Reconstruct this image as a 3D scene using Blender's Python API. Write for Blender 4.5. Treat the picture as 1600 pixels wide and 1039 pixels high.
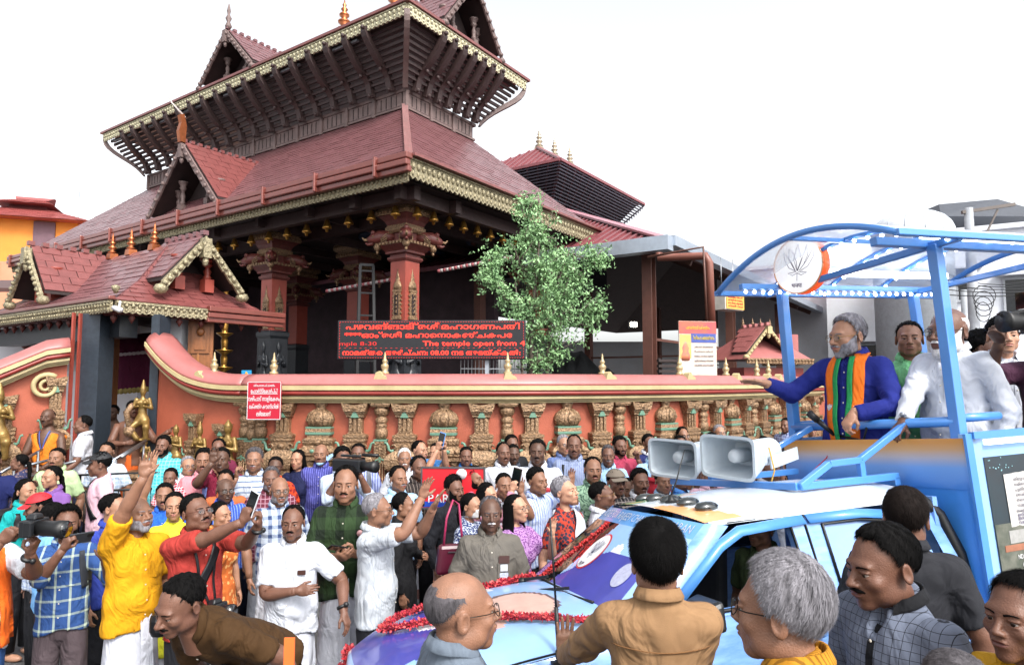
import bpy, math, random
import numpy as np
from mathutils import Vector, Matrix
random.seed(7)
RNG = np.random.default_rng(7)
S = bpy.context.scene
for _o in list(bpy.data.objects):
    bpy.data.objects.remove(_o)
COL = S.collection
PI = math.pi
R = math.radians
# ------------------------------------------------------------------ camera
F, HOR, CAMH = 1047.0, 597.0, 2.4
PITCH = math.atan((HOR - 519.5) / F)
cd = bpy.data.cameras.new('camera')
cam = bpy.data.objects.new('camera', cd)
COL.objects.link(cam)
cam.location = (0, 0, CAMH)
cam.rotation_euler = (PI / 2 + PITCH, 0, 0)
cd.sensor_fit = 'HORIZONTAL'
cd.sensor_width = 36
cd.lens = 36 * F / 1600
cd.clip_start = 0.05
cd.clip_end = 3000
S.camera = cam
# ------------------------------------------------------------------ sky, sun, exposure
SUN_EL, SUN_AZ = 46, 148            # degrees; azimuth clockwise from +Y (the view direction)
w = bpy.data.worlds.new('World')
S.world = w
w.use_nodes = True
nt = w.node_tree
nt.nodes.clear()
sky = nt.nodes.new('ShaderNodeTexSky')
sky.sky_type = 'NISHITA'
sky.sun_disc = False
sky.sun_elevation = R(SUN_EL)
sky.sun_rotation = R(SUN_AZ)
sky.dust_density = 4.0
sky.air_density = 1.0
hs = nt.nodes.new('ShaderNodeHueSaturation')
hs.inputs['Saturation'].default_value = 0.16
bg = nt.nodes.new('ShaderNodeBackground')
bg.inputs['Strength'].default_value = 0.15
wo = nt.nodes.new('ShaderNodeOutputWorld')
nt.links.new(sky.outputs[0], hs.inputs['Color'])
nt.links.new(hs.outputs[0], bg.inputs['Color'])
nt.links.new(bg.outputs[0], wo.inputs['Surface'])
sd = bpy.data.lights.new('sun', 'SUN')
sd.energy = 1.3
sd.angle = R(12)
sd.color = (1.0, 0.95, 0.88)
sun = bpy.data.objects.new('sun', sd)
COL.objects.link(sun)
_d = Vector((math.sin(R(SUN_AZ)) * math.cos(R(SUN_EL)), math.cos(R(SUN_AZ)) * math.cos(R(SUN_EL)), math.sin(R(SUN_EL))))
sun.rotation_euler = (-_d).to_track_quat('-Z', 'Y').to_euler()
sun.location = _d * 60
S.view_settings.view_transform = 'Standard'
S.view_settings.look = 'None'
S.view_settings.gamma = 1
S.view_settings.use_curve_mapping = False
S.view_settings.exposure = 1.4
# ------------------------------------------------------------------ helpers
def C(h):
    h = h.lstrip('#')
    v = [int(h[i:i + 2], 16) / 255 for i in (0, 2, 4)]
    return tuple((x / 12.92 if x <= .04045 else ((x + .055) / 1.055) ** 2.4) for x in v)

def at(px, py, D):
    """a photo pixel at a depth in metres -> a point of the place"""
    cx, cy = (px - 800) / F * D, (519.5 - py) / F * D
    return np.array([cx, D * math.cos(PITCH) - cy * math.sin(PITCH), CAMH + D * math.sin(PITCH) + cy * math.cos(PITCH)])

MATS = {}
def mat(name, col=(.5, .5, .5), rough=.6, metal=0., var=.18, vs=6., bump=0., bs=40., emit=None, es=0., alpha=None, trans=0., coat=0., col2=None, stretch=None, ior=None, dirt=0.):
    if name in MATS: return MATS[name]
    if isinstance(col, str): col = C(col)
    if isinstance(col2, str): col2 = C(col2)
    m = bpy.data.materials.new(name); m.use_nodes = True
    n = m.node_tree; b = n.nodes['Principled BSDF']
    b.inputs['Roughness'].default_value = rough; b.inputs['Metallic'].default_value = metal
    b.inputs['Coat Weight'].default_value = coat
    if trans: b.inputs['Transmission Weight'].default_value = trans
    if ior: b.inputs['IOR'].default_value = ior
    if alpha is not None: b.inputs['Alpha'].default_value = alpha
    if emit is not None:
        b.inputs['Emission Color'].default_value = (*(C(emit) if isinstance(emit, str) else emit), 1); b.inputs['Emission Strength'].default_value = es
    tc = n.nodes.new('ShaderNodeTexCoord'); src = tc.outputs['Object']
    if stretch:
        mp = n.nodes.new('ShaderNodeMapping'); mp.inputs['Scale'].default_value = stretch
        n.links.new(src, mp.inputs[0]); src = mp.outputs[0]
    if var > 0 or col2:
        nz = n.nodes.new('ShaderNodeTexNoise'); nz.inputs['Scale'].default_value = vs; nz.inputs['Detail'].default_value = 6; nz.inputs['Roughness'].default_value = .65
        n.links.new(src, nz.inputs['Vector'])
        rp = n.nodes.new('ShaderNodeValToRGB'); rp.color_ramp.elements[0].position = .3; rp.color_ramp.elements[1].position = .7
        a = col if col2 is None else col2
        rp.color_ramp.elements[0].color = (*[min(1, x * (1 - var)) for x in a], 1)
        rp.color_ramp.elements[1].color = (*[min(1, x * (1 + var)) for x in col], 1)
        n.links.new(nz.outputs['Fac'], rp.inputs[0]); out = rp.outputs[0]
        if dirt:
            n2 = n.nodes.new('ShaderNodeTexNoise'); n2.inputs['Scale'].default_value = vs * .23; n2.inputs['Detail'].default_value = 9; n2.inputs['Roughness'].default_value = .75
            n.links.new(src, n2.inputs['Vector'])
            r2 = n.nodes.new('ShaderNodeValToRGB'); r2.color_ramp.elements[0].position = .42; r2.color_ramp.elements[1].position = .75
            r2.color_ramp.elements[0].color = (1, 1, 1, 1); k = 1 - dirt; r2.color_ramp.elements[1].color = (k, k * .95, k * .88, 1)
            n.links.new(n2.outputs['Fac'], r2.inputs[0])
            mx = n.nodes.new('ShaderNodeMix'); mx.data_type = 'RGBA'; mx.blend_type = 'MULTIPLY'; mx.inputs[0].default_value = 1
            n.links.new(out, mx.inputs[6]); n.links.new(r2.outputs[0], mx.inputs[7]); out = mx.outputs[2]
        n.links.new(out, b.inputs['Base Color'])
    else:
        b.inputs['Base Color'].default_value = (*col, 1)
    if bump:
        bz = n.nodes.new('ShaderNodeTexNoise'); bz.inputs['Scale'].default_value = bs; bz.inputs['Detail'].default_value = 5
        n.links.new(src, bz.inputs['Vector'])
        bp = n.nodes.new('ShaderNodeBump'); bp.inputs['Strength'].default_value = bump; bp.inputs['Distance'].default_value = .02
        n.links.new(bz.outputs['Fac'], bp.inputs['Height']); n.links.new(bp.outputs[0], b.inputs['Normal'])
    MATS[name] = m
    return m

def cloth(name, col, pat=None, col2='#ffffff', f=18., wd=.2, f2=None, rough=.85, col3=None):
    """woven cloth: optional stripes, checks or print, a fine weave and soft creases"""
    if name in MATS: return MATS[name]
    m = mat(name, col, rough, var=.08, vs=14)
    n = m.node_tree; b = n.nodes['Principled BSDF']; L = n.links
    b.inputs['Specular IOR Level'].default_value = .25
    base = b.inputs['Base Color'].links[0].from_socket
    tc = n.nodes.new('ShaderNodeTexCoord'); sp = n.nodes.new('ShaderNodeSeparateXYZ'); L.new(tc.outputs['Object'], sp.inputs[0])
    def M(op, a, bb=None):
        q = n.nodes.new('ShaderNodeMath'); q.operation = op
        for i, v in enumerate((a, bb)):
            if v is None: continue
            if isinstance(v, (int, float)): q.inputs[i].default_value = v
            else: L.new(v, q.inputs[i])
        return q.outputs[0]
    def band(ax, fr, wid): return M('LESS_THAN', M('FRACT', M('ADD', M('MULTIPLY', sp.outputs[ax], fr), 50.37)), wid)
    fac = None
    f2 = f2 or f
    if pat == 'check':
        q = n.nodes.new('ShaderNodeMath'); q.operation = 'MULTIPLY_ADD'; L.new(band(0, f, wd), q.inputs[0]); q.inputs[1].default_value = .55
        L.new(M('MULTIPLY', band(2, f2, wd), .45), q.inputs[2]); fac = q.outputs[0]
    elif pat == 'grid': fac = M('MAXIMUM', band(0, f, wd), band(2, f2, wd))
    elif pat == 'vstripe': fac = band(0, f, wd)
    elif pat == 'hstripe': fac = band(2, f, wd)
    elif pat == 'band': fac = M('MULTIPLY', M('GREATER_THAN', sp.outputs[2], f), M('LESS_THAN', sp.outputs[2], f2))
    elif pat == 'print':
        vz = n.nodes.new('ShaderNodeTexVoronoi'); vz.inputs['Scale'].default_value = f; L.new(tc.outputs['Object'], vz.inputs['Vector'])
        fac = M('LESS_THAN', vz.outputs['Distance'], wd * 2)
    elif pat == 'leaf':
        vz = n.nodes.new('ShaderNodeTexNoise'); vz.inputs['Scale'].default_value = f; vz.inputs['Detail'].default_value = 3; vz.inputs['Distortion'].default_value = 1.5; L.new(tc.outputs['Object'], vz.inputs['Vector'])
        fac = M('LESS_THAN', M('ABSOLUTE', M('SUBTRACT', vz.outputs['Fac'], .5)), wd * .1)
    if fac is not None:
        mx = n.nodes.new('ShaderNodeMix'); mx.data_type = 'RGBA'; L.new(fac, mx.inputs[0]); L.new(base, mx.inputs[6])
        mx.inputs[7].default_value = (*C(col2), 1); L.new(mx.outputs[2], b.inputs['Base Color'])
    mp = n.nodes.new('ShaderNodeMapping'); mp.inputs['Scale'].default_value = (1, 1, .55); mp.inputs['Rotation'].default_value = (0, .5, 0); L.new(tc.outputs['Object'], mp.inputs[0])
    nz = n.nodes.new('ShaderNodeTexNoise'); nz.inputs['Scale'].default_value = 7; nz.inputs['Detail'].default_value = 2.5; nz.inputs['Distortion'].default_value = 1.6; L.new(mp.outputs[0], nz.inputs['Vector'])
    bp = n.nodes.new('ShaderNodeBump'); bp.inputs['Strength'].default_value = .8; bp.inputs['Distance'].default_value = .045; L.new(nz.outputs['Fac'], bp.inputs['Height'])
    nw = n.nodes.new('ShaderNodeTexNoise'); nw.inputs['Scale'].default_value = 420; L.new(tc.outputs['Object'], nw.inputs['Vector'])
    b2 = n.nodes.new('ShaderNodeBump'); b2.inputs['Strength'].default_value = .25; b2.inputs['Distance'].default_value = .003; L.new(nw.outputs['Fac'], b2.inputs['Height']); L.new(bp.outputs[0], b2.inputs['Normal'])
    L.new(b2.outputs[0], b.inputs['Normal'])
    return m

def tag(o, label=None, cat=None, group=None, kind=None):
    if label: o['label'] = label
    if cat: o['category'] = cat
    if group: o['group'] = group
    if kind: o['kind'] = kind
    return o

def empty(name, label, cat, loc=(0, 0, 0), rz=0., group=None):
    o = bpy.data.objects.new(name, None); COL.objects.link(o)
    o.empty_display_size = .2; o.location = loc; o.rotation_euler = (0, 0, rz)
    return tag(o, label, cat, group)

def mesh_fast(name, V, Fq, mi=None, smooth=True):
    """V (n,3); Fq list of faces or (m,4) array"""
    me = bpy.data.meshes.new(name)
    V = np.asarray(V, np.float32)
    if isinstance(Fq, np.ndarray):
        k = Fq.shape[1]; idx = Fq.astype(np.int32).ravel(); st = np.arange(len(Fq), dtype=np.int32) * k; nl = len(idx); nf = len(Fq)
    else:
        nf = len(Fq); lens = np.fromiter((len(f) for f in Fq), np.int32, nf)
        idx = np.fromiter((i for f in Fq for i in f), np.int32, int(lens.sum())); st = np.concatenate([[0], np.cumsum(lens)[:-1]]).astype(np.int32) if nf else np.zeros(0, np.int32); nl = len(idx)
    me.vertices.add(len(V)); me.vertices.foreach_set('co', V.ravel())
    me.loops.add(nl); me.loops.foreach_set('vertex_index', idx)
    me.polygons.add(nf); me.polygons.foreach_set('loop_start', st)
    if mi is not None: me.polygons.foreach_set('material_index', np.asarray(mi, np.int32))
    me.polygons.foreach_set('use_smooth', np.full(nf, bool(smooth)) if not hasattr(smooth, '__len__') else np.asarray(smooth, bool))
    me.update(calc_edges=True); me.validate()
    return me

def link(name, me, mats, parent=None):
    for m in mats: me.materials.append(m)
    o = bpy.data.objects.new(name, me); COL.objects.link(o)
    if parent: o.parent = parent
    return o

class MB:
    def __init__(self): self.v = []; self.f = []; self.m = []; self.s = []; self.n = 0; self.k = []
    def add(self, V, Fs, m=0, s=False):
        V = np.asarray(V, float).reshape(-1, 3); b = self.n; self.k.append((len(self.f), len(Fs)))
        self.v.append(V); self.n += len(V)
        for f in Fs: self.f.append(tuple(int(i) + b for i in f)); self.m.append(m); self.s.append(s)
        return self
    def frame(self, V, rz=0., loc=(0, 0, 0), M=None):
        V = np.asarray(V, float)
        if M is not None: return V @ np.asarray(M)[:3, :3].T + np.asarray(M)[:3, 3]
        c, s = math.cos(rz), math.sin(rz)
        return np.c_[V[:, 0] * c - V[:, 1] * s, V[:, 0] * s + V[:, 1] * c, V[:, 2]] + np.asarray(loc)
    BF = ((0, 3, 2, 1), (4, 5, 6, 7), (0, 1, 5, 4), (1, 2, 6, 5), (2, 3, 7, 6), (3, 0, 4, 7))
    def box(self, c, s, rz=0., m=0, M=None):
        x, y, z = s[0] / 2, s[1] / 2, s[2] / 2
        V = [(-x, -y, -z), (x, -y, -z), (x, y, -z), (-x, y, -z), (-x, -y, z), (x, -y, z), (x, y, z), (-x, y, z)]
        return self.add(self.frame(V, rz, c, M), self.BF, m)
    def bb(self, a, b, m=0):
        a, b = np.minimum(a, b), np.maximum(a, b)
        return self.box((a + b) / 2, b - a, 0, m)
    def hexa(self, V, m=0): return self.add(V, self.BF, m)
    def bar(self, a, b, w, h, m=0, up=(0, 0, 1), w1=None, h1=None):
        a, b = np.asarray(a, float), np.asarray(b, float); d = b - a; d /= np.linalg.norm(d)
        x = np.cross(d, up); nx = np.linalg.norm(x)
        x = x / nx if nx > 1e-6 else np.array([1., 0, 0]); y = np.cross(x, d)
        w1 = w1 or w; h1 = h1 or h
        q = lambda p, ww, hh: [p - x * ww / 2 - y * hh / 2, p + x * ww / 2 - y * hh / 2, p + x * ww / 2 + y * hh / 2, p - x * ww / 2 + y * hh / 2]
        return self.add(q(a, w, h) + q(b, w1, h1), self.BF, m)
    def tube(self, pts, r, n=8, m=0, s=True, cap=True, sq=None):
        pts = np.asarray(pts, float); k = len(pts); r = np.broadcast_to(np.asarray(r, float), (k,))
        T = np.gradient(pts, axis=0); T /= np.linalg.norm(T, axis=1)[:, None] + 1e-12
        u = np.cross(T[0], (0, 0, 1)); 
        if np.linalg.norm(u) < .1: u = np.cross(T[0], (1, 0, 0))
        V = []
        an = np.arange(n) * 2 * PI / n
        for i in range(k):
            u = u - T[i] * np.dot(u, T[i]); u /= np.linalg.norm(u) + 1e-12; w_ = np.cross(T[i], u)
            a2 = (sq if sq else 1)
            V.append(pts[i] + r[i] * (np.cos(an)[:, None] * u + np.sin(an)[:, None] * w_ * a2))
        V = np.vstack(V); Fs = []
        for i in range(k - 1):
            for j in range(n):
                Fs.append((i * n + j, i * n + (j + 1) % n, (i + 1) * n + (j + 1) % n, (i + 1) * n + j))
        if cap: Fs += [tuple(range(n))[::-1], tuple(range((k - 1) * n, k * n))]
        return self.add(V, Fs, m, s)
    def lathe(self, prof, c=(0, 0, 0), n=12, m=0, s=True, ph=0., sy=1., M=None, rz=0.):
        an = np.arange(n) * 2 * PI / n + ph; V = []
        for r_, z_ in prof: V.append(np.c_[np.cos(an) * r_, np.sin(an) * r_ * sy, np.full(n, z_)])
        V = np.vstack(V); Fs = []; k = len(prof)
        for i in range(k - 1):
            for j in range(n): Fs.append((i * n + j, i * n + (j + 1) % n, (i + 1) * n + (j + 1) % n, (i + 1) * n + j))
        Fs += [tuple(range(n))[::-1], tuple(range((k - 1) * n, k * n))]
        return self.add(self.frame(V, rz, c, M), Fs, m, s)
    def rect(self, prof, c=(0, 0, 0), rz=0., m=0, M=None):
        """stacked rectangular sections (half width, half depth, z)"""
        V = []
        for a, b, z in prof: V += [(-a, -b, z), (a, -b, z), (a, b, z), (-a, b, z)]
        Fs = [(3, 2, 1, 0)]; k = len(prof)
        for i in range(k - 1):
            for j in range(4): Fs.append((i * 4 + j, i * 4 + (j + 1) % 4, i * 4 + 4 + (j + 1) % 4, i * 4 + 4 + j))
        Fs.append(tuple(range(4 * k - 4, 4 * k)))
        return self.add(self.frame(V, rz, c, M), Fs, m)
    def prism(self, poly, o, ax, ay, d, m=0, s=False):
        o, ax, ay, d = (np.asarray(q, float) for q in (o, ax, ay, d)); k = len(poly)
        A = np.array([o + ax * p[0] + ay * p[1] for p in poly])
        Fs = [tuple(range(k))[::-1], tuple(range(k, 2 * k))] + [(i, (i + 1) % k, k + (i + 1) % k, k + i) for i in range(k)]
        return self.add(np.vstack([A, A + d]), Fs, m, s)
    def sweep(self, path, prof, m=0, s=False, mats=None):
        """vertical profile [(out, z)] swept along a ground path [(x, y, nx, ny)]"""
        V = []; k = len(prof)
        for x, y, nx, ny, *dz in path:
            q = dz[0] if dz else 0
            for o_, z_ in prof: V.append((x + nx * o_, y + ny * o_, z_ + q))
        for i in range(len(path) - 1):
            pass
        Fs = [(i * k + j, (i + 1) * k + j, (i + 1) * k + j + 1, i * k + j + 1) for i in range(len(path) - 1) for j in range(k - 1)]
        b = self.n; self.add(V, Fs, m, s)
        if mats:
            for i in range(len(path) - 1):
                for j in range(k - 1): self.m[-len(Fs) + i * (k - 1) + j] = mats[j]
        return self
    def ball(self, c, r, n=10, m=0, M=None):
        r = np.broadcast_to(np.asarray(r, float), (3,)); k = max(4, n // 2)
        V = []
        for i in range(k + 1):
            t = PI * i / k
            for j in range(n): p = 2 * PI * j / n; V.append((r[0] * math.sin(t) * math.cos(p), r[1] * math.sin(t) * math.sin(p), -r[2] * math.cos(t)))
        Fs = [(i * n + j, i * n + (j + 1) % n, (i + 1) * n + (j + 1) % n, (i + 1) * n + j) for i in range(k) for j in range(n)]
        V = np.asarray(V)
        if M is not None: V = V @ np.asarray(M).T
        return self.add(V + np.asarray(c), Fs, m, True)
    def build(self, name, mats, parent=None, smooth=None, bevel=0., label=None, cat=None, group=None, kind=None):
        if not isinstance(mats, (list, tuple)): mats = [mats]
        V = np.vstack(self.v) if self.v else np.zeros((0, 3))
        me = mesh_fast(name, V, self.f, self.m, self.s if smooth is None else smooth)
        o = link(name, me, mats, parent)
        if bevel:
            md = o.modifiers.new('bevel', 'BEVEL'); md.width = bevel; md.segments = 2; md.limit_method = 'ANGLE'; md.angle_limit = R(35)
        return tag(o, label, cat, group, kind)

def each(b, name, mats, parent=None, bevel=0., **kw):
    """every piece added to the builder becomes a part of its own"""
    out = []; b0 = 0
    for V, (f0, nf) in zip(b.v, b.k):
        q = MB(); q.v = [V]; q.n = len(V); q.f = [tuple(i - b0 for i in f) for f in b.f[f0:f0 + nf]]; q.m = b.m[f0:f0 + nf]; q.s = b.s[f0:f0 + nf]; b0 += len(V)
        out.append(q.build(name, mats, parent, bevel=bevel, **kw))
    return out

def copy_tree(o, parent=None):
    c = o.copy(); COL.objects.link(c)
    if parent: c.parent = parent
    for ch in o.children: copy_tree(ch, c)
    return c

def text(name, body, size, M, m, parent=None, align='CENTER', ext=.002, width=None, warp=None):
    """flat lettering as a mesh; M places its local XY plane"""
    cu = bpy.data.curves.new(name, 'FONT'); cu.body = body; cu.size = size; cu.align_x = align; cu.align_y = 'CENTER'; cu.extrude = ext; cu.resolution_u = 2
    tmp = bpy.data.objects.new(name, cu); COL.objects.link(tmp)
    bpy.context.view_layer.update()
    me = bpy.data.meshes.new_from_object(tmp.evaluated_get(bpy.context.evaluated_depsgraph_get()))
    bpy.data.objects.remove(tmp)
    if len(me.vertices):
        co = np.empty(len(me.vertices) * 3, np.float32); me.vertices.foreach_get('co', co); co = co.reshape(-1, 3)
        if width:
            a, b = co[:, 0].min(), co[:, 0].max()
            co[:, 0] = (co[:, 0] - (a + b) / 2) * width / max(b - a, 1e-6)
        co = warp(co) if warp else co @ np.asarray(M)[:3, :3].T + np.asarray(M)[:3, 3]
        co = np.asarray(co)
        me.vertices.foreach_set('co', co.astype(np.float32).ravel()); me.update()
    me.materials.clear()
    return link(name, me, [m], parent)

def fr(o, x, y):
    """matrix from an origin and two axes"""
    x = np.asarray(x, float); x = x / np.linalg.norm(x); y = np.asarray(y, float); y = y - x * np.dot(x, y); y /= np.linalg.norm(y); z = np.cross(x, y)
    M = np.eye(4); M[:3, 0] = x; M[:3, 1] = y; M[:3, 2] = z; M[:3, 3] = o
    return M
# ------------------------------------------------------------------ bodies: signed distance shapes and a surface net
def surfnet(fn, lo, hi, h):
    lo = np.asarray(lo, float); n = np.ceil((np.asarray(hi) - lo) / h).astype(int) + 1
    ax = [lo[i] + h * np.arange(n[i]) for i in range(3)]
    G = np.stack(np.meshgrid(*ax, indexing='ij'), -1).reshape(-1, 3)
    D = fn(G).reshape(n)
    ins = D < 0
    c = [(a, b, d) for a in (0, 1) for b in (0, 1) for d in (0, 1)]
    sl = lambda A, o: A[o[0]:n[0] - 1 + o[0], o[1]:n[1] - 1 + o[1], o[2]:n[2] - 1 + o[2]]
    cnt = sum(sl(ins, o).astype(np.int8) for o in c)
    act = np.argwhere((cnt > 0) & (cnt < 8))
    ids = -np.ones(n - 1, np.int64); ids[act[:, 0], act[:, 1], act[:, 2]] = np.arange(len(act))
    acc = np.zeros((len(act), 3)); k = np.zeros(len(act))
    for a in c:
        for q in range(3):
            if a[q]: continue
            b = list(a); b[q] = 1
            d0 = D[act[:, 0] + a[0], act[:, 1] + a[1], act[:, 2] + a[2]]; d1 = D[act[:, 0] + b[0], act[:, 1] + b[1], act[:, 2] + b[2]]
            x = (d0 < 0) != (d1 < 0); t = np.where(x, d0 / np.where(x, d0 - d1, 1), 0)
            p = np.tile(np.asarray(a, float), (len(act), 1)); p[:, q] = t
            acc[x] += p[x]; k += x
    V = lo + h * (act + acc / np.maximum(k, 1)[:, None])
    Fq = []
    for q in range(3):
        u, v = (q + 1) % 3, (q + 2) % 3
        s0 = [slice(1, n[i] - 1) for i in range(3)]; s0[q] = slice(0, n[q] - 1); s1 = list(s0); s1[q] = slice(1, n[q])
        A, B = ins[tuple(s0)], ins[tuple(s1)]
        E_ = np.argwhere(A != B)
        if not len(E_): continue
        off = np.array([s.start for s in s0]); P = E_ + off
        sg = A[E_[:, 0], E_[:, 1], E_[:, 2]]
        def cell(du, dv):
            Q = P.copy(); Q[:, u] -= du; Q[:, v] -= dv
            return ids[Q[:, 0], Q[:, 1], Q[:, 2]]
        qd = np.stack([cell(1, 1), cell(0, 1), cell(0, 0), cell(1, 0)], 1)
        qd[~sg] = qd[~sg][:, ::-1]
        Fq.append(qd)
    return V, (np.vstack(Fq) if Fq else np.zeros((0, 4), int))

def ell(P, c, r, rz=0., rx=0.):
    q = P - np.asarray(c, float)
    if rz:
        cs, sn = math.cos(rz), math.sin(rz); q = np.c_[q[:, 0] * cs + q[:, 1] * sn, -q[:, 0] * sn + q[:, 1] * cs, q[:, 2]]
    if rx:
        cs, sn = math.cos(rx), math.sin(rx); q = np.c_[q[:, 0], q[:, 1] * cs + q[:, 2] * sn, -q[:, 1] * sn + q[:, 2] * cs]
    r = np.asarray(r, float); k0 = np.sqrt(((q / r) ** 2).sum(1)); k1 = np.sqrt(((q / r ** 2) ** 2).sum(1))
    return k0 * (k0 - 1) / np.maximum(k1, 1e-9)
def cone(P, a, b, r1, r2):
    a, b = np.asarray(a, float), np.asarray(b, float); ba = b - a; t = np.clip((P - a) @ ba / max(ba @ ba, 1e-12), 0, 1)
    q = P - a - t[:, None] * ba
    return np.sqrt((q * q).sum(1)) - (r1 + (r2 - r1) * t)
def smin(a, b, k):
    h = np.clip(.5 + .5 * (b - a) / k, 0, 1); return b + (a - b) * h - k * h * (1 - h)
def smax(a, b, k): return -smin(-a, -b, k)

# head: origin between the ears, face towards -Y, +X is the person's left, metres for a 0.23 m head
def skull_sdf(P, fem=0., jaw=1.):
    d = ell(P, (0, .014, .036), (.0745, .096, .083))
    d = smin(d, ell(P, (0, -.034, -.022), (.061 - .004 * fem, .060, .080)), .03)
    d = smin(d, ell(P, (0, -.070, -.092), (.027 - .004 * fem, .024, .020)), .03)
    for s in (-1, 1):
        d = smin(d, ell(P, (s * (.045 - .004 * fem) * jaw, -.012, -.062), (.020, .042, .028)), .03)
        d = smin(d, ell(P, (s * .043, -.066, -.020), (.020, .020, .018)), .022)
    return d
def neck_sdf(P, thick=1., fem=0.):
    r = (.0505 - .009 * fem) * thick
    return cone(P, (0, .018, -.06), (0, .046, -.235), r, r + .012)
def head_sdf(P, fem=0., jaw=1., nose=1., thick=1., ears=True):
    d = skull_sdf(P, fem, jaw)
    d = smin(d, ell(P, (0, -.0808 + .003 * fem, .028), (.050, .014, .011)), .018 + .010 * fem)
    for s in (-1, 1):
        d = smax(d, -ell(P, (s * .031, -.104, .007), (.020, .016, .0125)), .012)
    d = smin(d, cone(P, (0, -.090, .014), (0, -.111 * (1 + .02 * (nose - 1)) - .004 * nose, -.024), .0075, .0115 * nose), .012)
    for s in (-1, 1): d = smin(d, ell(P, (s * .0125, -.1035, -.0275), (.0085 * nose, .011, .0075)), .006)
    d = smin(d, ell(P, (0, -.083, -.054), (.028, .018, .024)), .018)
    d = smin(d, ell(P, (0, -.1015, -.0495), (.022, .0075, .0052)), .005)
    d = smin(d, ell(P, (0, -.0995, -.0605), (.020, .0075, .0062)), .005)
    d = smax(d, -ell(P, (0, -.112, -.0548), (.023, .012, .0017)), .004)
    for s in (-1, 1):     # eyelids closing over the eyeball
        d = smin(d, ell(P, (s * .031, -.0840, .0120), (.018, .0105, .0058)), .005)
        d = smin(d, ell(P, (s * .031, -.0825, -.0042), (.017, .009, .0048)), .005)
    if ears:
        for s in (-1, 1):
            e = ell(P, (s * .079, .016, -.002), (.009, .020, .033), rz=s * .35, rx=.18)
            e = smax(e, -ell(P, (s * .089, .010, .002), (.008, .012, .021), rz=s * .35, rx=.18), .006)
            d = smin(d, e, .007)
    return smin(d, neck_sdf(P, thick, fem), .022)

HC = np.array([0, .012, .032])
def project(fn, dirs, start=.26, c=HC):
    t = np.full(len(dirs), start)
    for _ in range(40): t -= np.clip(fn(c + dirs * t[:, None]), -.02, .05) * .8
    return t
def front_project(fn, XZ, y0=-.2):
    y = np.full(len(XZ), y0)
    for _ in range(40): y += np.clip(fn(np.c_[XZ[:, 0], y, XZ[:, 1]]), -.01, .05) * .8
    return np.c_[XZ[:, 0], y, XZ[:, 1]]

HEADS = {}
def head_template(v, res):
    """v: 0..3 men, 4, 5 women, 6 child"""
    if (v, res) in HEADS: return HEADS[v, res]
    fem = 1. if v in (4, 5) else (.7 if v == 6 else 0.)
    jaw = (1., 1.1, .93, 1.04, .95, 1.02, .95)[v]; nose = (1., 1.15, 1.05, .92, .85, .9, .75)[v]; th = (1., 1.12, .95, 1.05, .9, .95, .75)[v]
    fn = lambda P: head_sdf(P, fem, jaw, nose, th)
    V, Fq = surfnet(fn, (-.1, -.135, -.24), (.1, .125, .13), res)
    sk = lambda P: smin(skull_sdf(P, fem, jaw), neck_sdf(P, th, fem), .03)
    HEADS[v, res] = (V, Fq, fn, sk, fem)
    return HEADS[v, res]

def hairline(az, style):
    """lowest elevation (deg) that carries hair at azimuth az (0 front .. 180 back)"""
    if style == 'fringe': return np.interp(az, [0, 72, 84, 96, 112, 135, 180], [200, 200, 2, 6, -14, -34, -42])
    if style == 'recede': return np.interp(az, [0, 18, 34, 55, 70, 84, 96, 112, 140, 180], [62, 66, 72, 48, 20, -12, 4, -14, -34, -42])
    if style == 'woman': return np.interp(az, [0, 25, 50, 68, 80, 95, 120, 150, 180], [50, 47, 38, 16, -16, -26, -38, -46, -50])
    return np.interp(az, [0, 20, 40, 56, 70, 82, 94, 110, 140, 180], [47, 48, 46, 34, 18, -14, 4, -16, -34, -44])

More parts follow.
